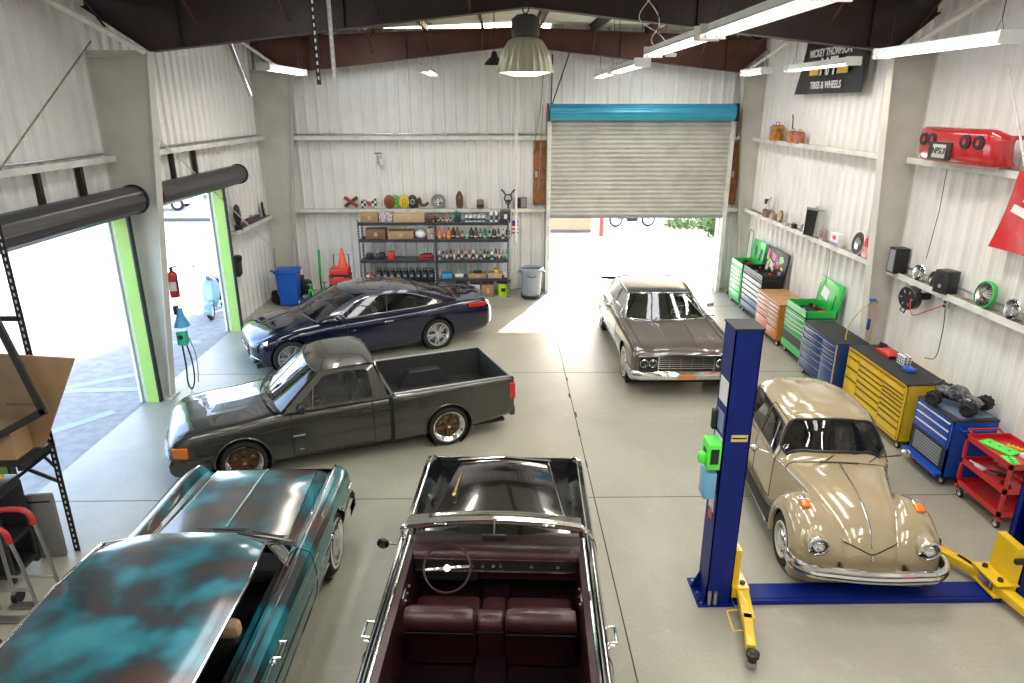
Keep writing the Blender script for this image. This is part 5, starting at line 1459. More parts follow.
# things on the yellow chest
zt = 1.086
B = mb(M_redplastic)
rows = [[(x, .0 + y, z) for x, z in ((-.09, 0), (-.10, .05), (-.03, .09 * k), (.05, .085 * k), (.10, .04), (.09, 0))] for y, k in ((-.22, .5), (-.15, 1), (0, 1.2), (.12, .9), (.2, .4))]
D, _, _ = surf(rows, .03, .03); B.grid([[tuple(p) for p in r] for r in D]); B.build('tool_bag', None, loc=(6.38, 10.55, zt)).select_set(False)
tag(bpy.data.objects['tool_bag'], 'crumpled red bag on the black top of the yellow chest', 'bag')
R = thing('engine_block', 'small silver block with square black openings on the yellow chest', 'engine part', (6.40, 10.12, zt))
B = mb(M_white).box((0, 0, .075), (.13, .20, .15), bev=.006).m(M_black)
for z in (.035, .08, .125):
    for y in (-.07, -.02, .03, .08): B.box((-.065, y, z), (.006, .028, .026))
    for x in (-.03, .03): B.box((x, -.10, z), (.03, .006, .026))
for y in (-.06, .0, .06): B.cyl((0, y, .148), (0, y, .153), .022, n=12)
B.build('casting', R)
tag(mb(M_blueb).box((6.30, 9.80, zt + .035), (.14, .22, .07), bev=.025).m(M_steel).box((6.23, 9.80, zt + .05), (.006, .06, .03)).build('tool_case'), 'small blue case in front of the silver block on the yellow chest', 'case')
tag(mb(M_black).box((6.5, 10.92, zt + .03), (.12, .10, .06), bev=.02).cyl((6.5, 10.92, zt + .05), (6.44, 10.92, zt + .08), .02, n=10).build('spray_gun'), 'little black tool at the far end of the yellow chest', 'tool')
# blue cart
R = chest('tool_cart', 'bright blue rolling tool cart holding the radio-controlled truck', 6.04, 8.22, .82, .62, .98, M_blueb, M_blueb, [(1, [1, 1, 1.1])], M_white, M_mat, bot=.40)
B = mb(M_black).b2((-.006, .04, .22), (.012, .78, .56)).m(M_grey)
for k in range(7): B.b2((-.012, .10, .26 + k * .04), (-.004, .72, .285 + k * .04))
B.m(M_blueb).b2((-.10, 0, .16), (.0, .82, .20)); B.build('lower_compartment', R)
B = mb(M_blueb).tube([(.1, 0, .88), (.1, -.08, .88), (.5, -.08, .88), (.5, 0, .88)], .014, 8).build('push_handle', R)
mb(mat('shop_rag', (.13, .17, .26), .9)).box((.32, .40, 1.008), (.5, .7, .012), rot=M_rot(rz=.1), bev=.003).build('cloth_mat', R)
# RC truck
R = thing('toy_truck', 'black radio-controlled off-road truck with chunky tyres on the blue cart', 'toy truck', (6.34, 8.62, 1.024), math.radians(-60))
R.scale = (1.15, 1.15, 1.15)
for x in (.20, -.20):
    for s in (1, -1):
        T = Matrix.Translation((x, .19 * s, .085)) @ M_rot(-PI / 2 * s)
        B = mb(M_rubber); B.lathe([(.035, -.05), (.06, -.055), (.083, -.04), (.087, 0), (.083, .04), (.06, .055), (.035, .05)], T, 24)
        for k in range(20): B.box(T @ Vector((.086 * math.cos(k * PI / 10), .086 * math.sin(k * PI / 10), .02 * (-1) ** k)), (.012, .014, .05), rot=T.to_3x3().to_4x4() @ M_rot(rz=k * PI / 10))
        o = B.build('tire', R); mb(M_black).lathe([(.036, .045), (.02, .04), (.012, .05), (.001, .05)], T, 14).build('rim', o)
B = mb(M_black).box((0, 0, .085), (.46, .09, .03), bev=.008)
for x in (.20, -.20):
    B.tube([(x, -.16, .09), (x, .16, .09)], .008); 
    for s in (1, -1): B.tube([(x, .13 * s, .09), (x * .8, .06 * s, .17)], .013, 8); B.tube([(x * .6, .05 * s, .08), (x, .14 * s, .08)], .008)
B.build('chassis', R)
rows = []
for x, w, z0_, z1 in ((.27, .07, .11, .125), (.18, .09, .11, .16), (.09, .10, .11, .18), (.02, .09, .11, .245), (-.08, .085, .11, .25), (-.14, .09, .11, .19), (-.24, .095, .11, .185), (-.27, .08, .12, .17)):
    rows.append([(x, -w, z0_), (x, -w * .95, (z0_ + z1) / 2), (x, -w * .7, z1), (x, 0, z1 + .01), (x, w * .7, z1), (x, w * .95, (z0_ + z1) / 2), (x, w, z0_)])
D, _, _ = surf(rows, .03, .03); B = mb(mat('camo_body', (.02, .02, .022), .25, coat=.8, noise=(22., .5), col2=(.14, .15, .16))); B.grid([[tuple(p) for p in r] for r in D]); B.build('body_shell', R)
mb(M_black).b2((-.30, -.12, .22), (-.26, .12, .23)).tube([(-.27, -.06, .17), (-.28, -.06, .225)], .006).tube([(-.27, .06, .17), (-.28, .06, .225)], .006).build('wing', R)
# red cart
R = thing('service_cart', 'red three-tier service cart with green parts on its top tray', 'cart', (6.10, 7.18, 0))
B = mb(M_redp)
for x in (0, .54):
    for y in (0, .80): B.b2((x, y, .12), (x + .035, y + .035, .90))
B.build('corner_post', R)
for z in (.18, .50, .84):
    B = mb(M_redp); B.b2((.01, .01, z), (.565, .825, z + .012))
    for a, b in (((0, 0, z), (.575, .012, z + .075)), ((0, .823, z), (.575, .835, z + .075)), ((0, 0, z), (.012, .835, z + .075)), ((.563, 0, z), (.575, .835, z + .075))): B.b2(a, b)
    B.build('shelf_tray', R)
for x in (.05, .52):
    for y in (.06, .77): caster(R, x, y, .055)
mb(M_redp).tube([(.08, .835, .9), (.08, .93, .93), (.50, .93, .93), (.50, .835, .9)], .014, 8).build('push_handle', R)
M_gtray = mat('vivid_green_plastic', (.12, .85, .10), .4)
def flat_part(lbl, x, y, z, sx, sy, rz, mt, nm='green_panel', grp=None, sz=.025, cat='panel'):
    B = mb(mt).box((0, 0, sz / 2), (sx, sy, sz), bev=.006).m(M_black)
    for k in range(3): B.cyl((0, -sy * .3 + k * sy * .3, sz), (0, -sy * .3 + k * sy * .3, sz + .003), .014, n=10)
    return tag(B.build(nm, None, loc=(x, y, z), rot=(0, 0, rz)), lbl, cat, grp)
flat_part('wide bright green panel on the red cart top', 6.34, 7.72, .853, .20, .42, .35, M_gtray)
flat_part('short bright green panel nearest the viewer on the red cart', 6.24, 7.38, .853, .15, .20, -.3, M_gtray)
flat_part('small white box among the green panels on the red cart', 6.50, 7.45, .853, .10, .14, .2, M_white, nm='parts_box', sz=.05, cat='box')
flat_part('yellowish tool grip beside the green panels on the red cart', 6.53, 7.70, .853, .05, .18, .6, M_yellow, nm='hand_tool', sz=.035, cat='tool')
for k, (x, y, a, c) in enumerate(((6.22, 7.80, .2, M_white), (6.40, 7.60, .9, M_black), (6.54, 7.42, .1, M_redplastic), (6.26, 7.38, 2.9, M_black), (6.54, 7.8, .2, M_steel))):
    tag(mb(c).box((0, 0, .02), (.07, .15, .04), bev=.012).cyl((0, .06, .03), (0, .17, .03), .012, n=8).build('hand_tool', None, loc=(x, y, .513), rot=(0, 0, a)), 'power tool or fitting lying on the middle tray of the red cart', 'tool', 'tools on the middle tray of the red cart')

# ------------------------------------------------------------------ wall ledge items, X about 7
ZL = 2.345
def disc(nm, lbl, y, r, prof, mts, x=6.62, lean=.15, z=ZL, cat='car part', grp=None, turn=0.):
    """round thing leaning against the wall, its face towards -x"""
    R = thing(nm, lbl, cat, (x, y, z + r), grp, rot=(0, 0, 0)) if False else thing(nm, lbl, cat, (x, y * .9457, z + r * math.cos(lean) + .004), 0, grp, rot=(0, -PI / 2 + lean, turn))
    for k, (pn, pf, mt) in enumerate(zip(('rim', 'face', 'hub'), prof, mts)):
        mb(mt).lathe([(a * r, b * r) for a, b in pf], None, 28).build(pn, R)
    return R
M_brownmat = mat('brown_casting', (.20, .12, .07), .7)
HL = ([(.8, -.35), (.97, -.05), (1, .0), (.93, .06)], [(.93, .02), (.6, -.05), (.001, -.08)], [(.93, .05), (.6, .16), (.001, .2)])
disc('headlight_unit', 'round chrome lamp unit on the far ledge, nearer than the tan casting', 15.85, .085, HL, (M_chrome, M_reflect, M_lens))
disc('headlight_unit', 'chrome-rimmed sealed lamp on the near ledge, first past the column', 11.15, .13, HL, (M_chrome, M_reflect, M_lens), turn=.2)
disc('headlight_unit', 'chrome-rimmed lamp tucked behind the black speaker', 10.78, .12, HL, (M_chrome, M_black, M_lens), x=6.65)
disc('headlight_unit', 'bare chrome lamp at the near end of the ledge', 8.93, .14, HL, (M_chrome, M_reflect, M_lens))
disc('wire_wheel', 'green-rimmed chrome wire wheel cover on the near ledge', 9.52, .19, ([(.9, -.3), (1, -.28), (1, .0), (.9, .04)], [(.9, .0), (.6, .06), (.25, .14)], [(.25, .14), (.2, .22), (.001, .22)]), (M_greenp, M_chrome, M_chrome))
B = mb(M_black)
for k in range(24):
    a = 2 * PI * k / 24; B.box((.115 * math.cos(a), .115 * math.sin(a), .014), (.10, .005, .008), rot=M_rot(rz=a))
o = B.build('spoke_slots', [q for q in bpy.data.objects if q.name == 'wire_wheel'][0])
disc('wheel_cover', 'black and white round wheel cover beside the red box on the ledge', 13.25, .22, ([(.8, -.2), (.97, -.12), (1, 0), (.95, .02)], [(.95, .02), (.8, .0), (.5, .03)], [(.5, .03), (.42, .06), (.2, .10), (.001, .12)]), (M_white, M_black, M_chrome))
disc('air_cleaner', 'small tan round casting on the far end of the ledge', 17.25, .14, ([(.8, -.3), (1, -.2), (1, 0), (.9, .05)], [(.9, .05), (.4, .12), (.001, .1)], [(.2, .1), (.1, .2), (.001, .2)]), (M_brownmat, mat('tan_casting', (.5, .36, .2), .6), M_steel))
tag(mb(M_redp).box((6.65, 12.133, ZL + .19), (.12, .30, .36), rot=M_rot(ry=.1), bev=.02).m(M_chrome).box((6.955, 12.83, ZL + .12), (.01, .2, .03)).build('red_box'), 'dark red box standing at the column end of the far ledge', 'box')
# radiator
R = thing('radiator', 'tall black car radiator with chrome surround standing on the ledge', 'radiator', (6.61, 14.45, ZL), 0, rot=(0, .06, .25))
B = mb(M_chrome); B.b2((-.10, -.19, 0), (.08, -.165, .58)); B.b2((-.10, .165, 0), (.08, .19, .58)); B.b2((-.10, -.19, .55), (.08, .19, .60)); B.b2((-.10, -.19, 0), (.08, .19, .02)); B.cyl((0, 0, .6), (0, 0, .64), .03, n=14); B.build('surround', R)
B = mb(M_black); B.b2((-.07, -.165, .02), (.06, .165, .55))
for k in range(16): B.b2((-.085, -.16 + k * .0205, .02), (-.07, -.152 + k * .0205, .55))
B.build('core', R)
R = thing('engine_part', 'tangle of pipes and castings at the far end of the ledge', 'engine part', (6.61, 17.07, ZL), 0)
B = mb(M_brownmat).box((0, 0, .10), (.16, .30, .20), bev=.03).m(M_steel)
for k in range(5): B.tube([(0, -.12 + k * .06, .18), (-.04, -.12 + k * .06, .34 + .05 * (k % 2)), (.03, -.10 + k * .05, .52 - .04 * k)], .018, 8)
B.m(M_black).cyl((-.04, .02, .34), (-.04, .02, .45), .05, n=14); B.build('casting', R)
def blob(nm, lbl, x, y, z, s, mt, cat='engine part', mt2=None, grp=None, rz=0):
    if x == 6.98: x, y = 6.61, round(y * .9457, 2)
    B = mb(mt).box((0, 0, s[2] / 2), s, bev=min(s) * .25).m(mt2 or M_steel).cyl((-s[0] * .2, 0, s[2] * .9), (-s[0] * .2, 0, s[2] * 1.25), min(s) * .28, n=12).cyl((-s[0] * .5, s[1] * .1, s[2] * .5), (-s[0] * .62, s[1] * .1, s[2] * .5), min(s) * .25, n=12)
    return tag(B.build(nm, None, loc=(x, y, z), rot=(0, 0, rz)), lbl, cat, grp)
blob('carburetor', 'pinkish grey casting next to the tan round one', 6.98, 17.62, ZL, (.14, .20, .17), mat('pinkish_metal', (.45, .36, .33), .5, .3))
blob('carburetor', 'low pale metal part on the ledge past the tan casting', 6.98, 16.75, ZL, (.12, .2, .08), mat('pale_metal', (.5, .47, .4), .5, .4))
blob('carburetor', 'dark little pump between pale part and round lamp', 6.98, 16.3, ZL, (.12, .16, .12), M_black)
R = thing('dash_clock', 'rounded pink-grey instrument housing beside the radiator', 'instrument', (6.61, 13.921, ZL), 0)
mb(mat('worn_pink_metal', (.45, .30, .26), .5, .3)).box((0, 0, .13), (.10, .24, .26), rot=M_rot(rx=.0), bev=.06).build('housing', R); mb(M_black).cyl((-.052, 0, .14), (-.056, 0, .14), .08, n=20).m(M_white).box((-.058, 0, .17), (.002, .006, .06)).build('dial', R)
R = thing('parts_carton', 'white carton with red and violet print beside the wheel cover', 'box', (6.62, 13.353, ZL), 0)
mb(M_white).box((0, 0, .13), (.12, .34, .26), bev=.004).build('box', R); mb(cols_[5]).b2((-.064, -.16, .02), (-.061, .16, .09)).m(cols_[4]).b2((-.064, -.08, .14), (-.061, .06, .22)).build('printing', R)
# speakers
R = thing('loudspeaker', 'black box speaker on the near ledge', 'speaker', (6.61, 9.816, ZL), 0, rot=(0, 0, .25))
mb(M_black).box((0, 0, .17), (.22, .24, .34), bev=.01).build('cabinet', R); mb(M_blackm).cyl((-.11, 0, .11), (-.114, 0, .11), .075, n=22).m(M_grey).cyl((-.112, 0, .11), (-.118, 0, .11), .03, n=16).m(M_blackm).cyl((-.11, 0, .26), (-.115, 0, .26), .035, n=18).build('driver', R)
R = thing('loudspeaker', 'dark wedge speaker half hidden behind the wall column', 'speaker', (6.61, 11.112, ZL), 0)
mb(M_black).prism([(-.13, -.10), (.1, -.10), (.1, .1), (-.13, .1)], .42, M_rot(ry=0)).build('cabinet', R); mb(M_grey).b2((-.134, -.08, .03), (-.131, .08, .39)).build('grille_cloth', R)
R = thing('power_outlet', 'grey outlet box with cords under the near ledge', 'outlet', (6.65, 9.76, 2.182), 0)
mb(M_alu).box((0, 0, 0), (.06, .10, .13), bev=.006).build('box', R); mb(M_black).box((-.034, 0, .03), (.01, .05, .04)).box((-.034, 0, -.03), (.01, .05, .04)).build('socket', R)
# hose reel
R = thing('cord_reel', 'round black cord reel mounted on the wall under the near ledge', 'reel', (6.49, 10.422, 2.097), 0, rot=(0, 0, .2))
B = mb(M_black); B.lathe([(.001, -.07), (.17, -.07), (.19, -.05), (.19, .05), (.17, .07), (.001, .07)], M_rot(ry=-PI / 2), 30); B.build('drum', R)
B = mb(M_black); B.box((.10, 0, .02), (.06, .12, .30), bev=.01); B.b2((.10, -.16, .0), (.24, -.10, .10)); B.build('bracket', R)
mb(M_blackm).tube([(-.02, .10, -.16), (-.02, .14, -.24), (-.02, .05, -.26), (-.02, .02, -.18)], .012, 8).build('cord_guide', R)
for k in range(6): mb(M_grey).box((-.072, .11 * math.cos(k * PI / 3), .11 * math.sin(k * PI / 3)), (.006, .05, .02), rot=M_rot(rx=k * PI / 3)).build('rib', R)
tag(mb(M_redplastic).tube(crv([(6.43, 10.308, 2.116), (6.41, 10.166, 1.898), (6.48, 9.93, 2.021), (6.61, 9.769, 2.163)], 6), .008, 6).build('electric_cable'), 'thin red cord looping from the black reel to the outlet', 'cord')
tag(mb(M_black).tube(crv([(6.63, 9.741, 2.116), (6.65, 9.722, 1.69), (6.61, 9.741, 1.312), (6.53, 9.835, 1.302)], 6), .007, 6).build('electric_cable'), 'dark cord hanging down the wall behind the yellow chest', 'cord')
tag(mb(mat('blue_cord', (.2, .3, .45), .5)).tube(crv([(6.65, 13.713, 2.305), (6.68, 13.637, 1.879), (6.63, 13.618, 1.501), (6.61, 13.665, 1.359)], 6), .006, 6).build('electric_cable'), 'thin cord hanging beneath the far ledge above the orange chest', 'cord')
tag(mb(M_redplastic).box((6.41, 13.24, 1.264), (.10, .08, .12), bev=.02).m(M_black).cyl((6.41, 13.24, 1.312), (6.41, 13.24, 1.369), .02, n=10).build('cordless_charger', None), 'little red tool behind the orange chest by the green lid', 'tool') if False else None
# hooks and cords on the column
R = thing('air_hose', 'blue-tipped air hose coil hanging on the wall column above the yellow chest', 'hose', (6.42, 11.33, 1.75), 0)
mb(M_steel).box((0, 0, .02), (.16, .10, .05), bev=.01).m(mat('blue_fitting', (.05, .2, .45), .4)).box((-.02, -.02, .07), (.12, .06, .05), bev=.015).build('hook', R)
mb(mat('yellow_hose', (.55, .45, .15), .5)).tube(crv([(-.06, -.03, .02), (-.22, -.02, -.15), (-.36, .0, -.45), (-.38, -.02, -.66)], 6), .011, 8).build('yellow_hose', R)
B = mb(mat('pink_hose', (.6, .3, .25), .5)); B.tube(crv([(.04, -.03, .02), (.06, -.06, -.3), (.02, -.06, -.5), (.03, -.05, -.68)], 6), .010, 8); B.tube(crv([(-.02, -.04, .02), (-.05, -.08, -.28), (-.03, -.08, -.45), (-.04, -.06, -.60)], 6), .009, 8); B.build('hanging_hose', R)
mb(M_bluee).box((-.05, -.07, -.36), (.05, .05, .20), bev=.012).build('air_gun', R)
tag(mb(M_black).b2((6.40, 11.36, 1.30), (6.44, 11.38, 1.42)).b2((6.34, 11.33, 1.28), (6.50, 11.37, 1.31)).tube([(6.42, 11.34, 1.42), (6.42, 11.34, 1.5)], .006).build('wall_hook'), 'small black hook under the reel by the column', 'hook') if False else None

# upper ledge
R = thing('car_bumper', 'red sports car rear bumper cover with four round lamps, on the upper ledge', 'car bumper', (6.34, 9.82, 4.20), 0, rot=(0, 0, .03)); R.scale = (.7, .8, .92)
M_bump = mat('red_car_paint', (.50, .015, .02), .18, coat=1.)
rows = []
for y, dx in ((-1.08, .30), (-1.06, .10), (-.95, -.02), (-.6, -.10), (0, -.13), (.6, -.10), (.95, -.02), (1.06, .10), (1.08, .30)):
    k = .80 if abs(y) > 1.05 else .95 if abs(y) > .9 else 1
    rows.append([(dx + a, y, .02 + z * k + (1 - k) * .12) for a, z in ((.20, .46), (.05, .53), (-.04, .50), (-.06, .40), (-.05, .22), (-.02, .10), (.04, .02), (.10, .0))])
D, _, _ = surf(rows, .07, .04); B = mb(M_bump); B.grid([[tuple(p) for p in r] for r in D]); B.grid([[(p[0] + .03, p[1] * .98, p[2]) for p in r] for r in D]); B.build('cover', R)
for y in (-.72, -.44, .44, .72):
    x = -.247 + abs(y) * .13
    B = mb(M_black); B.lathe([(.118, -.02), (.118, .004), (.10, .010), (.05, .006), (.001, .006)], Matrix.Translation((x - .002, y, .36)) @ M_rot(ry=-PI / 2) @ Matrix.Diagonal((.85, 1.1, 1, 1)), 24); B.m(M_redl).lathe([(.045, .012), (.001, .016)], Matrix.Translation((x, y, .36)) @ M_rot(ry=-PI / 2), 18); B.build('lamp_opening', R)
B = mb(M_black); B.box((-.20, .16, .20), (.03, .62, .27), bev=.02); o = B.build('plate_recess', R)
M_plate = mat('plate_silver', (.55, .55, .50), .4)
q = mb(M_plate).box((-.218, .16, .20), (.006, .36, .20), bev=.003).build('number_plate', o)
text(R, 'NPSUI', .13, (-.223, .16, .20), (PI / 2, 0, -PI / 2), M_black)
for c in ((7.0, 11.2), (6.95, 10.0)): pass
def lantern(nm, lbl, y, s, mt, x=6.61, z=4.186):
    R = thing(nm, lbl, 'can', (x, y * .9457, z), 0)
    mb(mt).box((0, 0, s * .5), (s * .7, s, s), bev=s * .08).build('body', R); mb(M_brownmat).box((0, 0, s * 1.03), (s * .5, s * .8, .02)).tube([(0, -s * .3, s), (0, -s * .3, s * 1.25), (0, s * .3, s * 1.25), (0, s * .3, s)], .008, 6).build('handle', R)
    return R
lantern('fuel_can', 'weathered orange can on the upper ledge by the corner column', 18.05, .34, mat('weathered_orange', (.60, .25, .04), .6, noise=(8., .3)))
lantern('fuel_can', 'first small orange-red can on the upper ledge, with a tall nozzle', 17.05, .24, mat('faded_orange', (.70, .28, .10), .6, noise=(9., .2)))
lantern('fuel_can', 'second small faded red can on the upper ledge', 16.66, .24, mat('faded_red', (.62, .20, .14), .6, noise=(9., .2)))
tag(mb(M_black).tube([(6.61, 16.19, 4.48), (6.61, 16.219, 4.716), (6.61, 16.266, 4.792)], .014, 6).build('spout_tube'), 'thin dark spout standing up behind the small orange cans', 'spout')
# banners
R = thing('banner', 'black tyre-maker banner with white and yellow lettering high on the wall', 'banner', (6.56, 14.611, 5.681), 0)
M_bk = mat('black_vinyl_banner', (.015, .015, .015), .35, bump=(6., .4)); rows = []
for i in range(13):
    t = i / 12; y0 = 1.62 - .34 * 0; rows.append([(.02 * math.sin(t * 9 + v * 3), 1.6 - 3.0 * t - .40 * (v) * (1 - t) * 1.0 + (.0), -.46 + 1.1 * v) for v in [j / 6 for j in range(7)]])
B = mb(M_bk); B.grid(rows); B.grid([[(x + .012, y, z) for x, y, z in r] for r in rows]); B.build('sheet', R)
rt_ = (PI / 2, 0, -PI / 2); M_wl = mat('white_lettering', (.85, .85, .82), .5); M_yl = mat('yellow_lettering', (.80, .50, .05), .5)
text(R, 'MICKEY THOMPSON', .20, (-.03, .02, .32), (PI / 2, 0, -PI / 2), M_wl)
text(R, 'M/T', .46, (-.03, .0, .04), rt_, M_wl); text(R, 'TIRES & WHEELS', .19, (-.03, .05, -.30), rt_, M_wl)
mb(M_yl).b2((-.035, .42, -.10), (-.03, .85, .08)).b2((-.035, -.85, -.10), (-.03, -.40, .08)).build('yellow_bar', R)
R = thing('banner', 'glossy red banner with white lettering on the wall below the red bumper', 'banner', (6.53, 8.275, 3.676), 0)
B = mb(mat('red_vinyl_banner', (.62, .015, .02), .3, bump=(5., .6))); rows = []
for i in range(9):
    t = i / 8; rows.append([(.025 * math.sin(t * 7 + v * 4), .74 - 1.6 * t - (.28 * v * (1 - t)) + .0, -.47 + 1.02 * v) for v in [j / 6 for j in range(7)]])
B.grid(rows); B.grid([[(x + .012, y, z) for x, y, z in r] for r in rows]); B.build('sheet', R)
mb(M_wl).prism([(.02, .10), (-.28, .06), (-.26, -.04), (.06, -.0)], .004, Matrix.Translation((-.05, .28, -.04)) @ M_rot(PI / 2, 0, PI / 2)).build('lettering', R) if False else None
B = mb(M_wl)
def quad_yz(pts): B.poly([(-.045, y, z) for y, z in pts])
quad_yz([(.42, .04), (-.05, -.06), (-.05, .06), (.38, .14)]); quad_yz([(.26, .18), (-.05, .62), (-.30, .62), (-.10, .20)]); quad_yz([(-.35, -.1), (-.6, -.1), (-.6, .45), (-.4, .4)])
B.build('lettering', R)
# cable brace rods
for a, b, nm in (((6.36, 9.173, 5.5), (6.40, 7.566, 2.7), 0), ((-6.14, 11.2, 5.9), (-6.14, 6.5, 2.85), 1), ((-6.14, 12.0, 4.9), (-6.14, 18.3, 1.3), 2), ((6.43, 17.306, 5.189), (6.53, 11.727, 2.73), 3)):
    if nm == 3: continue
    o = mb(M_girt if nm != 1 else M_dust).tube([a, b], .013 if nm == 0 else .012, 8).build('wall_brace_trim'); struct(o)
tag(mb(M_black).tube([(6.65, 10.403, 4.149), (6.65, 10.384, 3.487), (6.61, 10.403, 2.73)], .006, 5).build('electric_cable'), 'thin dark cord running down the wall below the red bumper', 'cord')
# junk in the far corner
R = thing('floor_jack', 'dark floor jack and scrap parts in the corner past the green chest', 'jack', (6.45, 18.1, 0), 0)
B = mb(M_black).box((0, 0, .10), (.30, .66, .12), bev=.03); 
for y in (-.27, .27):
    for x in (-.16, .16): B.cyl((x - .02, y, .06), (x + .02, y, .06), .06, n=14)
B.build('frame', R); mb(M_brownmat).box((0, .05, .24), (.24, .36, .16), bev=.04).cyl((0, -.1, .2), (0, -.1, .36), .06, n=14).build('lift_arm', R); mb(M_steel).tube([(0, -.3, .15), (-.25, -.5, .55)], .016, 8).build('handle', R)
R = thing('hand_truck', 'grey tubular trolley frame leaning behind the green chest', 'hand truck', (6.62, 18.12, 0), 0)
B = mb(M_grey); B.tube([(.0, -.16, .66), (.05, -.16, 1.75), (.05, -.10, 1.84), (.05, .10, 1.84), (.05, .16, 1.75), (.0, .16, .66)], .018, 8); B.build('frame', R)
for y in (-.17, .17): mb(M_rubber).cyl((0, y - .02, .62), (0, y + .02, .62), .1, n=18).build('wheel', R)
mb(M_grey).box((0, 0, .31), (.08, .3, .62), bev=.01).build('base', R)
# ------------------------------------------------------------------ rack on the back wall
R = thing('storage_rack', 'long dark steel rack full of bottles and boxes against the back wall', 'rack', (-3.85, 18.15, 0), 0)
M_rack = mat('rack_steel', (.045, .05, .065), .45, .4)
def upright(x, y, h, parent, mt, w=.045, holes=True, name='post'):
    B = mb(mt); B.b2((x - w / 2, y - w / 2, 0), (x + w / 2, y - w / 2 + .004, h)); B.b2((x - w / 2, y - w / 2, 0), (x - w / 2 + .004, y + w / 2, h)); B.b2((x - w / 2 + .004, y - w / 2 + .004, 0), (x + w / 2, y - w / 2 + .01, h))
    if holes:
        B.m(M_white if mt is not M_white else M_black)
        n = int(h / .075)
        for k in range(n): B.b2((x - .008, y - w / 2 - .002, .05 + k * .075), (x + .008, y - w / 2, .085 + k * .075))
    return B.build(name, parent)
RXs = (.02, 2.02, 4.0)
for x in RXs:
    for y in (.03, .52): upright(x, y, 2.12, R, M_rack)
SH = {0: (.40, 1.04, 1.60, 2.05), 1: (.52, 1.04, 1.60, 2.05)}
for b in (0, 1):
    for z in SH[b]:
        B = mb(M_rack); B.b2((RXs[b], 0, z - .07), (RXs[b + 1], .02, z)); B.b2((RXs[b], .53, z - .07), (RXs[b + 1], .55, z)); B.build('shelf_beam', R)
        mb(mat('shelf_board', (.12, .12, .13), .6)).b2((RXs[b], .02, z - .03), (RXs[b + 1], .53, z - .005)).build('shelf_board', R)
X0, Y0 = -3.85, 18.15
def cx(c): return -3.75 + (c - 150) / 795 * 3.95
# bottle kinds
def bottle_proto(nm, prof, mt, mcap, lab, r, h):
    R = thing(nm, '', 'bottle', (0, 0, -50)); mb(mt).lathe(prof, None, 14).build('bottle_body', R)
    mb(mcap).cyl((0, 0, h - .035), (0, 0, h), r * .42, n=12).build('cap', R)
    if lab: mb(lab).lathe([(r * 1.01, h * .18), (r * 1.01, h * .52)], None, 14).build('label', R)
    return R
def pm(n, c): return mat(n, c, .35, coat=.3)
PAL = [('white', (.75, .75, .72)), ('black', (.02, .02, .025)), ('amber', (.75, .20, .03)), ('green', (.03, .22, .12)), ('navy', (.03, .07, .2)), ('red', (.55, .03, .03)), ('cream', (.65, .58, .42)), ('teal', (.05, .45, .40)), ('brown', (.12, .06, .03)), ('yellow', (.75, .55, .08))]
used = {}
def put_bottle(kind, col, cap, x, y, z, lbl, grp, sc=1.):
    key = (kind, col, cap)
    c = dict(PAL)
    r, h = {'tall': (.035, .25), 'jug': (.053, .27), 'spray': (.035, .27), 'short': (.045, .16)}[kind]
    if key not in used:
        if kind == 'tall': prof = [(.001, 0), (r, 0), (r, h * .68), (r * .4, h * .84), (r * .38, h - .03)]
        elif kind == 'jug': prof = [(.001, 0), (r, 0), (r * 1.02, h * .55), (r * .85, h * .72), (r * .35, h * .84), (r * .34, h - .03)]
        elif kind == 'spray': prof = [(.001, 0), (r, 0), (r, h * .72), (r * .7, h * .80), (r * .45, h - .03)]
        else: prof = [(.001, 0), (r, 0), (r, h * .78), (r * .5, h * .88), (r * .45, h - .03)]
        used[key] = bottle_proto('bottle', prof, pm('plastic_' + col, c[col]), pm('plastic_' + cap, c[cap]), pm('plastic_' + ('cream' if col != 'cream' and col != 'white' else 'navy'), c['cream' if col not in ('cream', 'white') else 'navy']), r, h)
        o = used[key]
    else: o = dup(used[key])
    o.location = (x, y, z); o.scale = (sc, sc, sc); o['label'] = lbl; o['group'] = grp
    return o
rb = random.Random(11)
# right bay, upper shelf of bottles
seq = [('jug', 'amber', 'amber'), ('tall', 'amber', 'brown'), ('jug', 'amber', 'black'), ('jug', 'black', 'black'), ('jug', 'brown', 'black'), ('tall', 'brown', 'white'), ('tall', 'teal', 'white'), ('jug', 'black', 'green'), ('jug', 'brown', 'black'), ('tall', 'green', 'black'), ('jug', 'green', 'yellow'), ('tall', 'navy', 'white'), ('jug', 'black', 'white'), ('tall', 'brown', 'black'), ('tall', 'white', 'black'), ('jug', 'black', 'black')]
for k, s in enumerate(seq): put_bottle(*s, cx(565 + k * 24.5), Y0 + .14 + .05 * (k % 2), 1.60, 'bottle of car-care fluid standing on the second shelf of the rack', 'bottles on the second shelf of the rack', 1.12 if s[0] == 'jug' else 1.05)
cl = ['cream', 'brown', 'navy', 'black', 'amber', 'white', 'black', 'cream', 'red', 'white', 'green', 'cream', 'black', 'black', 'white', 'navy', 'red', 'teal', 'teal']
for k, c in enumerate(cl): put_bottle('tall' if k % 3 else 'spray', c, ['black', 'white', 'red', 'black'][k % 4], cx(560 + k * 20.5), Y0 + .12 + .085 * (k % 2), 1.04, 'slim bottle or spray can standing on the third shelf of the rack', 'slim bottles on the third shelf of the rack', 1.05)
for k in range(9): put_bottle('short', ['black', 'brown', 'amber', 'brown', 'white', 'white', 'cream', 'white', 'white'][k], 'white' if k > 3 else 'black', cx([560, 585, 605, 625, 712, 735, 757, 780, 803][k]), Y0 + .18, 2.05, 'short jar standing on the top shelf of the rack', 'short jars on the top shelf of the rack', 1.2 if k > 3 else .8)
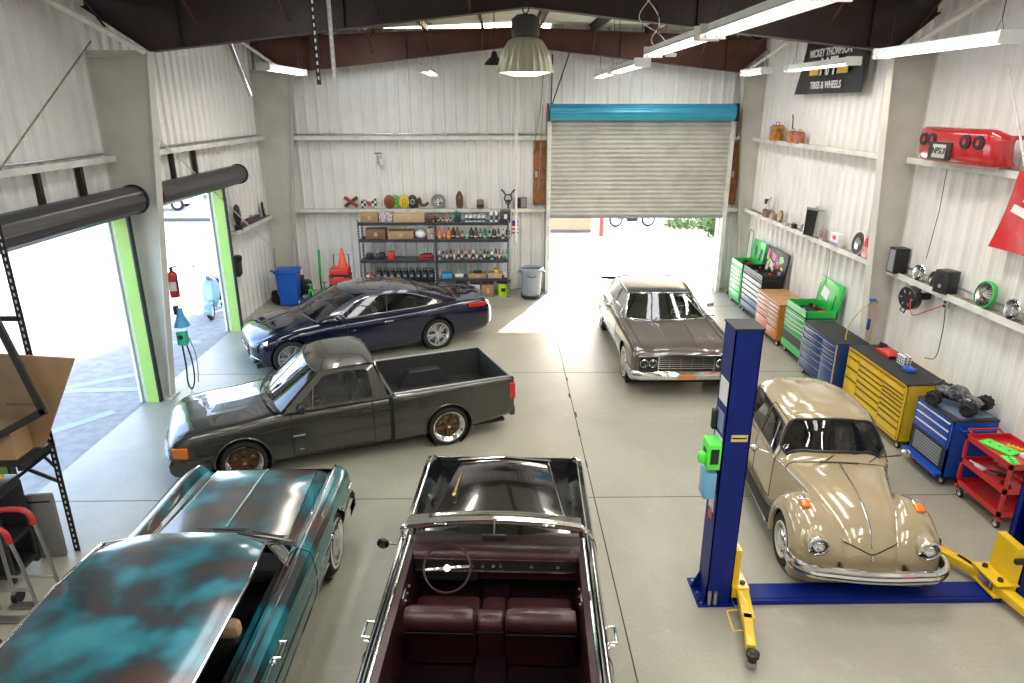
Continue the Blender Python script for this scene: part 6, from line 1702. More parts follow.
for k, c in enumerate((845, 872)):
    o = put_bottle('spray', 'white', 'red', cx(c), Y0 + .15, 2.05, 'white spray bottle with a red label on the rack top', 'white spray bottles on the rack top', 1.25)
# boxes
def box_thing(nm, lbl, lo, hi, mt, cat='box', tape=True, flap=False, mt2=None):
    R = thing(nm, lbl, cat, ((lo[0] + hi[0]) / 2, (lo[1] + hi[1]) / 2, lo[2]), 0); w, d, h = [b - a for a, b in zip(lo, hi)]
    mb(mt).box((0, 0, h / 2), (w, d, h), bev=.006).build('box', R)
    if tape: mb(mt2 or mat('parcel_tape', (.55, .42, .28), .35)).b2((-w / 2 + .002, -.025, h), (w / 2 - .002, .025, h + .002)).b2((-.03, -d / 2 - .002, h * .3), (.05, -d / 2, h * .7)).build('tape', R)
    return R
bb = lambda nm, lbl, c0, c1, z, h, mt, d=.34, y=.06, **k: box_thing(nm, lbl, (cx(c0), Y0 + y, z), (cx(c1), Y0 + y + d, z + h), mt, **k)
bb('cardboard_box', 'squarish cardboard box at the far end of the rack top', 148, 240, 2.05, .24, M_card)
bb('cardboard_box', 'long low cardboard box in the middle of the rack top', 322, 488, 2.05, .22, mat('pale_cardboard', (.50, .36, .22), .8))
bb('paint_box', 'violet and white patterned box between two cartons on the rack top', 246, 318, 2.05, .26, mat('patterned_box', (.62, .60, .62), .5, noise=(18., .3), col2=(.25, .10, .15)), tape=False)
bb('parts_tray', 'low dark red-brown tray beside the long carton', 492, 548, 2.05, .13, M_brown, tape=False)
bb('black_box', 'square dark box at the near-door end of the rack top', 892, 948, 2.05, .30, mat('dark_carton', (.06, .05, .05), .6), mt2=M_white)
blob('fluid_pump', 'dark green bottle-shaped pump on the rack top', cx(663), Y0 + .18, 2.05, (.18, .16, .26), mat('dark_green_plastic', (.01, .07, .06), .4), cat='pump')
bb('cardboard_box', 'glossy brown box on the second rack shelf', 168, 275, 1.60, .27, mat('brown_carton', (.22, .11, .06), .45))
bb('cardboard_box', 'open-ended long brown box on the second rack shelf', 288, 425, 1.60, .22, M_card)
o = tag(mb(M_white).sph((0, 0, .12), .16, (1, .8, .75)).cyl((0, 0, .2), (0, 0, .27), .05, n=14).build('cloth_bundle', None, loc=(cx(462), Y0 + .2, 1.60)), 'white rounded bundle on the second rack shelf', 'bundle')
bb('parts_carton', 'small carton patterned black, white and orange, by the white bundle', 500, 538, 1.60, .30, mat('checkered_carton', (.6, .55, .5), .5, noise=(25., .3), col2=(.3, .03, .02)), tape=False)
blob('power_drill', 'dark corded power tool on the third rack shelf', cx(178), Y0 + .2, 1.04, (.20, .2, .16), M_black, cat='tool')
blob('angle_grinder', 'dark machine next to the red charger on the third rack shelf', cx(238), Y0 + .2, 1.04, (.24, .2, .18), mat('dark_blue_plastic', (.02, .025, .05), .4), cat='tool')
bb('battery_charger', 'black and red charger on the third rack shelf', 282, 315, 1.04, .22, M_redplastic, d=.2, tape=False)
R = thing('tool_case', 'flat red tool case with black handle on the third rack shelf', 'case', (cx(495), Y0 + .2, 1.04), 0)
mb(M_redp).box((0, 0, .06), (.44, .26, .12), bev=.02).build('case', R); mb(M_black).box((0, -.135, .08), (.40, .012, .03)).box((0, 0, .145), (.24, .04, .04), bev=.01).build('handle', R)
for k in range(9):
    R = thing('battery_pack' if k % 2 else 'air_ratchet', 'dark tool standing upright in the row on the lower rack shelf', 'tool', (cx(225 + k * 36), Y0 + .2, .40), 0, 'dark tools in a row on the lower rack shelf')
    mb(M_blackm).box((0, 0, .16), (.15, .24, .30), bev=.03).build('casing', R); mb(M_grey).box((0, -.125, .2), (.07, .01, .06)).build('badge', R); mb(M_black).tube([(-.05, 0, .30), (-.05, 0, .38), (.05, 0, .38), (.05, 0, .30)], .014, 6).build('handle', R)
for k, (c, m_) in enumerate(((165, M_white), (190, M_redplastic))): blob('coiled_line', 'pale and red tangled fittings at the end of the lower rack shelf', cx(c), Y0 + .15, .40, (.10, .2, .22), m_, cat='fitting', grp='fittings at the end of the lower rack shelf')
tag(mb(M_white).tube(crv([(0, 0, 0), (.05, .06, .2), (.16, .05, .32), (.05, .1, .45)], 6), .012, 6).build('air_line', None, loc=(cx(558), Y0 + .12, .54)), 'white hose looped in front of the rack middle post', 'hose')
bb('parts_tray', 'blue plastic bag of parts on the low rack shelf', 570, 625, .52, .12, pm('plastic_sky', (.05, .35, .65)), tape=False, cat='bag')
bb('cardboard_box', 'open cardboard tray of small parts on the low rack shelf', 715, 815, .52, .12, M_card)
bb('cardboard_box', 'second open carton beside the parts tray on the low rack shelf', 822, 900, .52, .13, mat('pale_cardboard', (.5, .3, .2), .8))
blob('spray_nozzle', 'yellow tool sticking out of the carton on the low rack shelf', cx(870), Y0 + .2, .65, (.14, .16, .10), M_yellow, cat='tool', mt2=M_black)
blob('hand_tool', 'black tool lying in the parts tray on the low rack shelf', cx(765), Y0 + .2, .64, (.22, .12, .07), M_black, cat='tool')
blob('cloth_roll', 'white roll lying beside the blue bag on the low rack shelf', cx(665), Y0 + .2, .53, (.24, .14, .10), M_white, cat='roll')
blob('paper_wrap', 'crumpled cream wrap at the near-door end of the low shelf', cx(926), Y0 + .16, .53, (.14, .2, .14), mat('cream_paper', (.75, .6, .4), .7), cat='roll', mt2=M_white)
bb('cardboard_box', 'brown carton on the floor beneath the rack, nearest the rack middle', 642, 702, 0., .34, M_card, d=.4)
bb('parts_carton', 'pale box with two dark hand holes on the floor beneath the rack', 728, 780, 0., .34, mat('pale_plastic_box', (.55, .52, .58), .5), mt2=M_black)
bb('cardboard_box', 'brown carton on the floor beneath the rack, beside the lime bucket', 788, 855, 0., .34, mat('red_cardboard', (.36, .20, .12), .8), d=.4)
R = thing('bucket', 'lime green bucket with black rim on the floor beneath the rack', 'bucket', (cx(908), Y0 + .22, 0), 0)
mb(mat('lime_plastic', (.55, .80, .03), .35, coat=.3)).lathe([(.001, 0), (.15, 0), (.18, .38), (.185, .40)], None, 26).build('pail', R); mb(M_black).lathe([(.19, .37), (.195, .42), (.17, .45), (.001, .45)], None, 26).m(M_black).box((0, -.178, .2), (.12, .01, .10), rot=M_rot(rx=-.08)).build('lid', R)
# ledge above the rack: z about 2.3
ZG = 2.31; YG = 18.93
def g(c): return -3.75 + (c - 150) / 795 * 3.95 * 1.04 - .06
R = thing('wooden_cross', 'reddish X-shaped wooden boards on the ledge over the rack', 'ornament', (g(88), YG, ZG + .19), 0)
for a in (.62, -.62): mb(M_brown if a < 0 else mat('red_wood', (.28, .06, .03), .6)).box((0, -.01 if a > 0 else .015, 0), (.44, .022, .09), rot=M_rot(ry=a), bev=.006).build('board', R)
R = thing('steering_bow', 'black, red and white checkered bow-shaped ornament on the ledge', 'ornament', (g(182), YG, ZG + .15), 0)
M_chk = bpy.data.materials.new('checkered_pattern'); M_chk.use_nodes = True; nt_ = M_chk.node_tree; ck = _n(nt_, 'ShaderNodeTexChecker', Scale=14.); ck.inputs[1].default_value = (.75, .74, .7, 1); ck.inputs[2].default_value = (.02, .02, .02, 1); nt_.links.new(nt_.nodes.new('ShaderNodeTexCoord').outputs['Object'], ck.inputs[0]); nt_.links.new(ck.outputs[0], nt_.nodes['Principled BSDF'].inputs['Base Color'])
for s in (1, -1): mb(M_chk).prism([(s * .02, -.05), (s * .2, -.14), (s * .24, 0), (s * .2, .14), (s * .02, .05)], .03, M_rot(PI / 2)).build('wing', R)
mb(M_redp).sph((0, -.02, 0), .07, (1, .4, .9)).build('knot', R)
for k, (c, col, w, nm) in enumerate(((290, (.25, .07, .03), .15, 'reddish brown'), (325, (.12, .42, .08), .13, 'green'), (368, (.72, .52, .04), .14, 'yellow'), (412, (.03, .04, .05), .14, 'dark'))):
    R = thing('painted_mask', nm + ' painted oval board in the overlapping row on the ledge', 'ornament', (g(c), YG - .01 + .022 * (k % 2), ZG + .19), 0)
    mb(mat('mask_' + nm.replace(' ', '_'), col, .5)).lathe([(.001, -.01), (.9, -.01), (1, .0), (.9, .01), (.001, .01)], M_rot(PI / 2) @ Matrix.Diagonal((w, .19, 1, 1)), 22).build('board', R)
    mb(M_black if k < 3 else M_white).lathe([(.3, .012), (.38, .012)], M_rot(PI / 2) @ Matrix.Diagonal((w, .19, 1, 1)), 16).build('painted_ring', R)
R = thing('wooden_hook', 'dark red curved hook shape ending the row of painted boards', 'ornament', (g(458), YG - .03, ZG + .12), 0)
mb(M_brown).tube(crv([(-.12, 0, -.09), (-.04, 0, .16), (.02, 0, -.02), (.14, 0, .0), (.19, 0, .05)], 6), .035, 8).build('hook', R)
R = thing('wheel_cover', 'ribbed chrome wheel cover standing on the back ledge', 'car part', (g(548), YG - .02, ZG + .20), 0, rot=(PI / 2 - .1, 0, 0))
mb(M_steel).lathe([(.17, -.03), (.2, 0), (.185, .02), (.165, .005), (.14, .03), (.12, .01)], None, 32).build('rim', R); mb(M_chrome).lathe([(.12, .01), (.09, .035), (.07, .02), (.04, .05), (.001, .05)], None, 28).build('hub', R)
R = thing('wooden_paddle', 'brown pointed oval board on the back ledge', 'ornament', (g(661), YG, ZG + .23), 0)
mb(mat('dark_brown_wood', (.13, .06, .035), .6)).prism([(-.07, -.22), (.07, -.22), (.10, -.12), (.10, .10), (.06, .20), (0, .26), (-.06, .20), (-.10, .10), (-.10, -.12)], .025, M_rot(PI / 2)).build('board', R); mb(M_steel).sph((0, -.03, .08), .02).build('boss', R)
R = thing('metal_canister', 'dark brass canister on the back ledge', 'canister', (g(770), YG, ZG), 0)
mb(mat('aged_brass', (.22, .17, .09), .4, .6)).lathe([(.001, 0), (.09, 0), (.10, .04), (.10, .20), (.08, .25), (.001, .26)], None, 22).build('body', R); mb(M_black).lathe([(.102, .06), (.102, .12)], None, 22).build('band', R)
R = thing('iron_ornament', 'dark wrought-iron figure with ring and raised arms on the ledge', 'ornament', (g(918), YG, ZG), 0)
B = mb(M_black); B.tube([(0, 0, 0), (0, 0, .22)], .022, 8); B.tube([(.10 * math.cos(t * PI / 10), 0, .28 + .10 * math.sin(t * PI / 10)) for t in range(20)], .02, 8, cyc=True); B.tube([(.06 * math.cos(t * PI / 8), 0, .17 + .06 * math.sin(t * PI / 8)) for t in range(16)], .014, 8, cyc=True)
for s in (1, -1): B.tube([(s * .06, 0, .36), (s * .12, 0, .45), (s * .17, 0, .50)], .022, 8); B.sph((s * .17, 0, .50), .03)
B.build('figure', R)
R = thing('picture_frame', 'small dark framed picture at the ledge end by the door', 'picture', (g(985), YG + .02, ZG + .15), 0)
mb(M_brownmat).b2((-.17, -.01, -.15), (.17, .012, .15)).build('frame', R); mb(M_black).b2((-.14, -.014, -.12), (.0, -.01, .12)).m(M_grey).b2((.01, -.014, -.12), (.14, -.01, .12)).build('print', R)
R = thing('small_flag', 'small red and white striped flag hanging from the rack corner', 'flag', (cx(972), Y0 - .02, 1.90), 0)
B = mb(M_redp)
for k in range(7): B.m(M_redp if k % 2 == 0 else M_white).b2((-.08, 0, .16 - k * .05), (.09, .008, .21 - k * .05))
B.build('stripes', R); mb(M_bluee).b2((-.08, -.002, .10), (.0, .0, .21)).build('canton', R); mb(M_wood).tube([(-.09, .0, -.2), (-.09, .0, .26)], .008, 6).build('stick', R)
mb(M_wood).tube([(-.09, 0, .1), (-.09 - .15, .12, .12)], .006, 5).build('clip', R) if False else None
# door chain
tag(mb(M_white).tube([(.36, 18.0, 6.0), (.36, 18.0, 1.55)], .032, 10).m(M_steel).tube([(.40, 18.0, 1.6), (.36, 18.0, 1.42), (.32, 18.0, 1.6)], .012, 6).build('hanging_pipe'), 'long white pipe hanging down beside the rack end', 'pipe')
tag(mb(mat('chain_yellow', (.35, .33, .18), .5, .4)).tube(crv([(1.05, 18.45, 5.9), (.98, 18.45, 4.9), (.86, 18.5, 4.1), (.84, 18.5, 3.9)], 6), .014, 6).tube([(1.05, 18.4, 5.0), (.96, 18.45, 2.9)], .010, 6).build('chain_hoist'), 'slanting door chain hanging beside the blue coil', 'chain')
tag(mb(M_brownd).tube([(1.72, 18.5, 6.3), (1.30, 18.55, 5.05), (1.26, 18.55, 5.02)], .018, 6).tube([(1.28, 18.5, 6.2), (1.26, 18.55, 5.02)], .018, 6).build('coil_brace'), 'dark rods bracing the blue coil from the roof beam', 'brace')
# lime-black switch on the back wall
tag(mb(M_steel).box((-3.3, 19.0, 3.62), (.12, .08, .22), bev=.01).m(M_white).box((-3.24, 18.98, 3.55), (.10, .06, .18), bev=.01).m(M_brown).box((-3.32, 18.97, 3.78), (.2, .03, .03)).build('wall_switch'), 'small white box with a brown arm on the back wall', 'switch')
# grey bin, blue bin
def rubbish(R, r, h, mt, mr):
    mb(mt).lathe([(.001, .06), (r * .80, .06), (r * .98, h * .93), (r * 1.0, h)], None, 34).build('barrel', R)
    mb(mr).lathe([(r * 1.0, h - .05), (r * 1.09, h - .04), (r * 1.10, h + .01), (r * 1.0, h + .03), (r * .9, h - .02)], None, 34).build('rim', R)
    for s in (1, -1): mb(mr).box((s * r * 1.08, 0, h - .08), (.08, .16, .05), bev=.015).build('handle', R)
R = thing('rubbish_bin', 'grey round rubbish bin on a wheeled base beside the back door', 'bin', (.78, 18.12, 0), 0)
M_bing = mat('bin_grey', (.28, .31, .35), .5); rubbish(R, .30, .82, M_bing, M_bing)
mb(M_black).lathe([(.001, .05), (.28, .05), (.29, .10), (.001, .10)], None, 30).build('dolly', R)
for k in range(4): mb(M_black).sph((.2 * math.cos(k * PI / 2 + .7), .2 * math.sin(k * PI / 2 + .7), .03), .03).build('caster', R)
B = mb(M_black).tube([(-.12, -.29, .66), (0, -.31, .64), (.12, -.29, .66)], .012, 6).build('logo_strip', R)
R = thing('wheelie_bin', 'tall blue wheeled bin in the back corner', 'bin', (-5.62, 17.55, 0), 0, rot=(0, 0, .1))
M_binb = mat('bin_blue', (.005, .10, .50), .4)
B = mb(M_binb); B.grid([[(-.22, -.22, .05), (.22, -.22, .05), (.22, .22, .05), (-.22, .22, .05)], [(-.27, -.28, .90), (.27, -.28, .90), (.27, .30, .90), (-.27, .30, .90)]], cyc=True); B.b2((-.22, -.22, .04), (.22, .22, .06)); B.build('bin_body', R)
mb(M_binb).box((0, .0, .92), (.62, .64, .05), bev=.015).m(M_binb).box((0, -.02, .955), (.52, .54, .03), bev=.01).build('rim', R)
mb(M_binb).tube([(-.30, -.2, .93), (-.36, -.22, .98), (-.36, -.34, .98), (-.2, -.36, .95)], .022, 8).build('handle', R)
for s in (1, -1): mb(M_rubber).cyl((s * .27, .18, .12), (s * .31, .18, .12), .12, n=20).m(M_grey).cyl((s * .312, .18, .12), (s * .315, .18, .12), .06, n=16).build('wheel', R) if False else mb(M_rubber).cyl((-.34, .1 * s - .1, .10), (-.30, .1 * s - .1, .10), .10, n=20).build('wheel', R) if s > 0 else None
R = thing('hand_truck', 'steel hand truck standing behind the blue bin', 'hand truck', (-6.02, 17.9, 0), 0, rot=(0, 0, .3))
B = mb(M_steel); B.tube(crv([(-.02, .20, .1), (-.02, .20, 1.25), (.0, .16, 1.36), (0, 0, 1.40), (0, -.16, 1.36), (-.02, -.20, 1.25), (-.02, -.20, .1)], 4), .020, 8)
for z in (.4, .8, 1.1): B.tube([(-.02, -.2, z), (-.02, .2, z)], .014, 6)
B.build('frame', R); mb(M_steel).b2((-.02, -.22, .02), (.22, .22, .035)).build('toe_plate', R)
for s in (1, -1): mb(M_rubber).cyl((-.1, s * .22, .12), (-.1, s * .26, .12), .12, n=20).build('wheel', R)
# green jack stands, pole, scrap, red tool boxes with cone
for k, (x, y) in enumerate(((-5.12, 17.75), (-4.82, 18.0))):
    R = thing('jack_stand', 'green jack stand on the floor between the blue bin and red tool boxes', 'jack stand', (x, y, 0), 0, 'green jack stands in the back corner') if k == 0 else dup(JS, (x, y, 0))
    if k == 0:
        JS = R; B = mb(M_greenp)
        for a in range(4): B.tube([(.15 * math.cos(a * PI / 2 + .78), .15 * math.sin(a * PI / 2 + .78), .01), (.04 * math.cos(a * PI / 2 + .78), .04 * math.sin(a * PI / 2 + .78), .33)], .022, 6)
        B.box((0, 0, .33), (.12, .12, .05), bev=.01); B.build('base', R); mb(M_steel).cyl((0, 0, .3), (0, 0, .46), .022, n=10).m(M_greenp).box((0, 0, .48), (.14, .05, .04), bev=.012).build('saddle', R)
R = thing('work_light', 'tall green-handled pole standing in the back corner', 'pole', (-5.0, 18.35, 0), 0)
mb(M_greenp).cyl((0, 0, .5), (.02, 0, 1.3), .035, n=12).build('handle', R); mb(M_black).cyl((0, 0, 0), (0, 0, .5), .02, n=10).box((0, 0, .03), (.3, .12, .05), bev=.015).build('foot', R)
blob('engine_part', 'dark lump of scrap on the floor by the green jack stands', -5.08, 17.3, 0, (.4, .3, .25), M_black, cat='engine part')
blob('engine_part', 'rusty brown casting on the floor behind the dark scrap', -5.42, 18.2, 0, (.4, .36, .5), M_blackm, cat='engine part', mt2=M_brown)
R = thing('tool_box_stack', 'stack of red rolling tool boxes carrying an orange cone', 'tool box', (-4.30, 17.75, 0), 0)
mb(M_redplastic).box((0, 0, .28), (.56, .42, .44), bev=.03).build('lower_box', R); mb(M_redplastic).box((0, 0, .63), (.54, .40, .24), bev=.03).build('middle_box', R); mb(M_redplastic).box((0, 0, .86), (.50, .38, .18), bev=.03).build('upper_box', R)
B = mb(M_black)
for z in (.505, .755): B.b2((-.27, -.205, z - .012), (.27, .205, z + .012))
for x in (-.18, .18): B.b2((x - .03, -.225, .44), (x + .03, -.20, .52)); B.b2((x - .03, -.22, .70), (x + .03, -.195, .77))
B.build('latch', R); mb(M_black).tube([(-.2, .2, .3), (-.2, .22, 1.25), (.2, .22, 1.25), (.2, .2, .3)], .014, 8).build('pull_handle', R)
for s in (1, -1): mb(M_rubber).cyl((s * .24, .14, .08), (s * .30, .14, .08), .08, n=16).build('wheel', R)
R = thing('traffic_cone', 'orange traffic cone set on the red tool boxes', 'cone', (-4.22, 17.75, .952), 0)
mb(mat('cone_orange', (.85, .12, .04), .45)).lathe([(.13, .02), (.025, .50), (.001, .50)], None, 22).build('cone', R); mb(MATS['cone_orange']).box((0, 0, .012), (.32, .32, .024), bev=.01).build('base', R)
R = thing('tool_box', 'squat red tool box on the floor beside the red box stack', 'tool box', (-3.78, 17.9, 0), 0)
mb(M_redp).box((0, 0, .14), (.30, .24, .28), bev=.02).build('box', R); mb(M_black).tube([(-.08, 0, .28), (-.08, 0, .34), (.08, 0, .34), (.08, 0, .28)], .012, 6).build('handle', R)
# ------------------------------------------------------------------ two-post lift
M_ly = mat('lift_yellow', (.80, .52, .02), .35, coat=.3, noise=(4., .06))
def lift_post(lbl, x, y, s):
    R = thing('lift_post', lbl, 'car lift', (x, y, 0), 0)
    B = mb(M_liftblue); w = .13
    B.b2((-w, -.15, .012), (w, -.138, 3.05)); B.b2((-w * s, -.15, .012), (-w * s + .012 * s, .15, 3.05)); B.b2((-w, .138, .012), (w, .15, 3.05)); B.b2((w * s - .012 * s, -.15, .012), (w * s, -.08, 3.05)); B.b2((w * s - .012 * s, .08, .012), (w * s, .15, 3.05)); B.build('column', R)
    mb(M_blackm).b2((-w - .01, -.16, 3.05), (w + .01, .16, 3.07)).build('top_cap', R)
    B = mb(M_liftblue); B.b2((-.22, -.20, 0), (.16, .26, .018))
    for yy in (-.12, .12):
        B.prism([(0, 0), (.12, 0), (0, .22)] if s < 0 else [(0, 0), (-.09, 0), (0, .22)], .012, Matrix.Translation((-w if s > 0 else w, yy, .018)) @ M_rot(PI / 2))
    B.m(M_steel)
    for yy in (-.16, .0, .2): B.cyl((-.18, yy, .018), (-.18, yy, .035), .014, n=8)
    B.build('base_plate', R)
    return R
R = lift_post('blue lift post nearest the middle of the floor, standing beside the beetle car', 2.26, 6.05, 1)
mb(M_steel).cyl((-.10, -.17, .02), (-.10, -.17, .17), .022, n=14).cyl((-.04, -.17, .02), (-.04, -.17, .17), .022, n=14).build('anchor_socket', R)
fx = -.151
M_lab = mat('label_white', (.75, .75, .78), .45); M_labb = mat('label_blue_grey', (.25, .30, .50), .45)
mb(M_lab).b2((-.1365, -.13, 2.28), (-.1305, .10, 2.52)).build('placard', R); mb(M_labb).b2((-.1365, -.10, 1.98), (-.1305, .10, 2.18)).build('notice', R); mb(M_lab).b2((-.1365, -.12, 1.84), (-.1305, .10, 1.93)).m(M_yl).b2((-.1365, -.12, 1.80), (-.1305, .10, 1.84)).build('notice', R)
mb(M_lab).b2((-.02, -.156, 2.36), (.02, -.150, 2.40)) if False else None
mb(mat('maker_plate', (.75, .60, .20), .4)).b2((-.06, -.156, 1.92), (.10, -.150, 1.99)).m(M_black).b2((-.05, -.158, 1.95), (.09, -.156, 1.965)).build('maker_plate', R)
text(R, 'WARN', .10, (-.139, -.01, 2.40), (PI / 2, 0, -PI / 2), M_black, .001) if False else None
B = mb(M_redplastic).b2((-.138, -.06, .98), (-.1305, .04, 1.10)).m(M_lab).b2((-.138, -.08, 1.08), (-.1305, .06, 1.30)).build('decal', R)
mb(M_black).box((-.155, .10, 2.05), (.06, .08, .22), bev=.02).build('release_lever', R)
mb(M_black).sph((.15, .0, 1.18), .035).build('lock_knob', R)
# case and glove box hung on the post
R = thing('glove_box', 'bright green glove dispenser hanging on the blue lift post', 'dispenser', (2.05, 5.98, 1.62), 0)
mb(M_gtray).box((0, 0, .14), (.13, .22, .28), bev=.01).build('box', R); mb(M_black).box((.0, -.113, .15), (.08, .004, .16)).box((-.067, 0, .14), (.004, .08, .12)).build('slot', R); mb(M_gtray).sph((-.09, -.02, .10), .06, (.9, 1, 1.2), 8).build('glove', R)
R = thing('towel_dispenser', 'pale blue dispenser below the green glove box on the lift post', 'dispenser', (2.05, 6.0, 1.28), 0)
mb(mat('pale_blue_plastic', (.18, .42, .66), .4)).box((0, 0, .14), (.12, .20, .30), bev=.02).build('case', R); mb(M_black).box((0, -.0, -.0), (.10, .16, .02)).build('opening', R)
def arm(R, pts, w=.11, h=.09, z=.14, name='swing_arm'):
    B = mb(M_ly)
    for (a, b, ww) in pts:
        a, b = Vector((*a, z)), Vector((*b, z)); d = b - a; ang = math.atan2(d.y, d.x)
        B.box((a + b) / 2, (d.length, ww, h), rot=M_rot(rz=ang), bev=.006)
    return B.build(name, R)
def pad(R, x, y, z0=.06):
    mb(M_black).lathe([(.001, z0), (.045, z0), (.045, z0 + .06), (.062, z0 + .07), (.062, z0 + .11), (.04, z0 + .12), (.001, z0 + .11)], Matrix.Translation((x, y, 0)), 20).m(M_steel).cyl((x, y, z0 - .04), (x, y, z0 + .02), .05, n=18).build('lift_pad', R)
R = thing('lift_carriage', 'yellow lift carriage with its arm pointing at the viewer, on the post beside the beetle', 'lift arm', (2.50, 6.10, 0), 0)
mb(M_ly).b2((-.09, -.14, .10), (-.02, .14, .62)).b2((-.1, -.20, .08), (.08, .20, .20)).build('carriage', R)
arm(R, [((.03, -.10), (-.07, -.62), .12), ((-.06, -.55), (-.17, -.98), .09)]); pad(R, -.18, -1.06); 
B = mb(M_ly); B.tube([(-.09, -.40, .10), (-.22, -.42, .10), (-.24, -.70, .10), (-.14, -.70, .10)], .008, 6); B.build('foot_guard', R)
mb(M_black).cyl((.03, -.12, .185), (.03, -.12, .22), .03, n=14).box((.0, .1, .22), (.05, .08, .05), bev=.01).build('pivot', R)
o = mb(M_liftblue).prism([(-1.42, -.14), (1.42, -.14), (1.42, .14), (-1.42, .14)], .05, None).m(M_liftblue).b2((-1.42, -.10, .05), (1.42, .10, .055)).build('lift_floor_plate', None, loc=(3.86, 6.02, .001)); tag(o, 'low blue plate on the floor joining the two lift posts', 'floor plate')
R = lift_post('blue lift post cut off by the picture edge, standing past the beetle car', 5.56, 6.05, -1)
R = thing('lift_carriage', 'yellow lift carriage with two splayed arms at the post past the beetle', 'lift arm', (5.30, 6.05, 0), 0)
mb(M_ly).b2((.02, -.16, .10), (.11, .16, .66)).prism([(-.12, -.2), (.12, -.2), (.12, .2), (-.12, .2)], .02, Matrix.Translation((-.02, 0, .22))).prism([(-.12, -.2), (.12, -.2), (.12, .2), (-.12, .2)], .02, Matrix.Translation((-.02, 0, .08))).build('carriage', R)
mb(M_black).b2((-.0, -.2, .50), (.12, -.16, .55)).cyl((-.05, -.12, .24), (-.05, -.12, .27), .028, n=12).cyl((-.05, .12, .24), (-.05, .12, .27), .028, n=12).m(M_steel).box((-.06, 0, .16), (.14, .18, .08), bev=.01).build('arm_lock', R)
arm(R, [((-.04, .12), (-.26, .52), .13), ((-.05, .10), (-.18, .46), .06)]); arm(R, [((-.04, -.10), (.05, -.75), .13)], z=.15)
mb(M_ly).box((-.22, .48, .14), (.10, .20, .10), rot=M_rot(rz=.5), bev=.006).build('arm_extension', R)
mb(M_black).cyl((-.27, .62, .12), (-.27, .62, .24), .045, n=18).build('lift_pad', R)
# ------------------------------------------------------------------ near side wall: rack, cardboard, frame, hand trucks
M_rk = mat('dark_rack_steel', (.018, .020, .028), .45, .3)
R = thing('pallet_rack', 'tall perforated steel rack beside the near side door', 'rack', (-5.06, 6.95, 0), 0)
upright(0, 0, 4.0, R, M_rk, .07); upright(-1.0, 0, 4.0, R, M_rk, .07); upright(-1.12, -.57, 4.0, R, M_rk, .07)
B = mb(M_rk); B.b2((-1.12, -.57, 1.43), (.0, .0, 1.45)); B.b2((-.02, -.57, 1.38), (.02, .0, 1.45)); B.b2((-1.02, -.57, 1.38), (-.98, .0, 1.45)); B.build('shelf', R)
B = mb(M_rk); B.tube([(0, 0, 1.35), (-.6, -.1, .9)], .022, 6); B.tube([(-.25, 0, 1.4), (0, 0, 1.05)], .018, 6); B.tube([(0, 0, .9), (-.95, 0, 1.38)], .022, 6); B.build('brace', R)
B = mb(M_rk)
for z in (3.95, 2.9): B.b2((-1.0, -.02, z - .05), (0, .02, z))
B.build('beam', R)
R = thing('cardboard_box', 'flattened cardboard carton standing on the steel rack by the side door', 'box', (-5.02, 6.80, 1.455), 0, rot=(0, -.0, 0))
B = mb(M_card); B.prism([(-.95, 0), (-.02, .0), (.52, 1.03), (-.45, 1.10)], .03, M_rot(PI / 2)); B.build('sheet', R)
B = mb(M_card); B.b2((-.9, -.32, 0), (-.12, -.03, .34)); B.grid([[(-.12, -.32, .34), (-.12, -.03, .34)], [(.02, -.36, .44), (.04, -.08, .46)]]); B.build('flaps', R)
mb(mat('parcel_tape_dark', (.22, .12, .06), .4)).b2((-.30, -.036, .50), (.10, -.031, .53)).build('tape', R)
R = thing('screen_frame', 'black rectangular frame leaning against the cardboard on the rack', 'frame', (-5.30, 6.42, 1.455), 0, rot=(-.0, 0, .0))
B = mb(M_black); 
pts = [(-.34, .09), (.60, .59), (.34, 1.68), (-.60, 1.16)]
def fr(a, b, w=.075):
    a, b = Vector((a[0], 0, a[1])), Vector((b[0], 0, b[1])); d = b - a; B.box((a + b) / 2, (d.length + w, .04, w), rot=M_rot(ry=-math.atan2(d.z, d.x)), bev=.008)
for i in range(4): fr(pts[i], pts[(i + 1) % 4])
B.build('surround', R); mb(M_clear).poly([(x, .0, z) for x, z in pts]).build('pane', R)
mb(mat('blue_tape', (.03, .25, .55), .5)).box((-.02, -.03, 1.42), (.10, .01, .12)).build('tape', R)
R = thing('shop_cart', 'black plastic shelf cart under the steel rack', 'cart', (-5.62, 6.45, 0), 0)
B = mb(M_black); B.box((0, 0, 1.12), (.62, .46, .14), bev=.04); B.build('top_tray', R)
B = mb(M_black); B.box((0, 0, .52), (.62, .46, .06), bev=.02); B.box((0, 0, .16), (.62, .46, .06), bev=.02); B.build('shelf', R)
mb(M_black).b2((-.28, .19, .16), (.28, .21, 1.08)).build('back_panel', R)
for x in (-.28, .28):
    for y in (-.2, .2): mb(M_black).box((x, y, .60), (.06, .06, 1.05), bev=.012).build('leg', R)
tag(mb(M_yellow).sph((0, 0, .05), .09, (1.1, .8, .6), 10).sph((.08, .05, .05), .05, (1.2, .8, .8), 8).build('yellow_cloth', None, loc=(-5.46, 6.42, 1.20)), 'crumpled yellow cloth on the black cart under the rack', 'cloth')
R = thing('grey_panel', 'grey flat panel leaning beside the black cart', 'panel', (-5.27, 6.82, 0), 0, rot=(0, 0, .1))
mb(mat('panel_grey', (.20, .20, .20), .6)).box((0, 0, .42), (.30, .06, .84), bev=.03).build('sheet', R); mb(M_black).b2((-.12, -.034, .74), (.12, -.031, .76)).build('edge_band', R)
M_grip = mat('red_grip', (.45, .03, .03), .5)
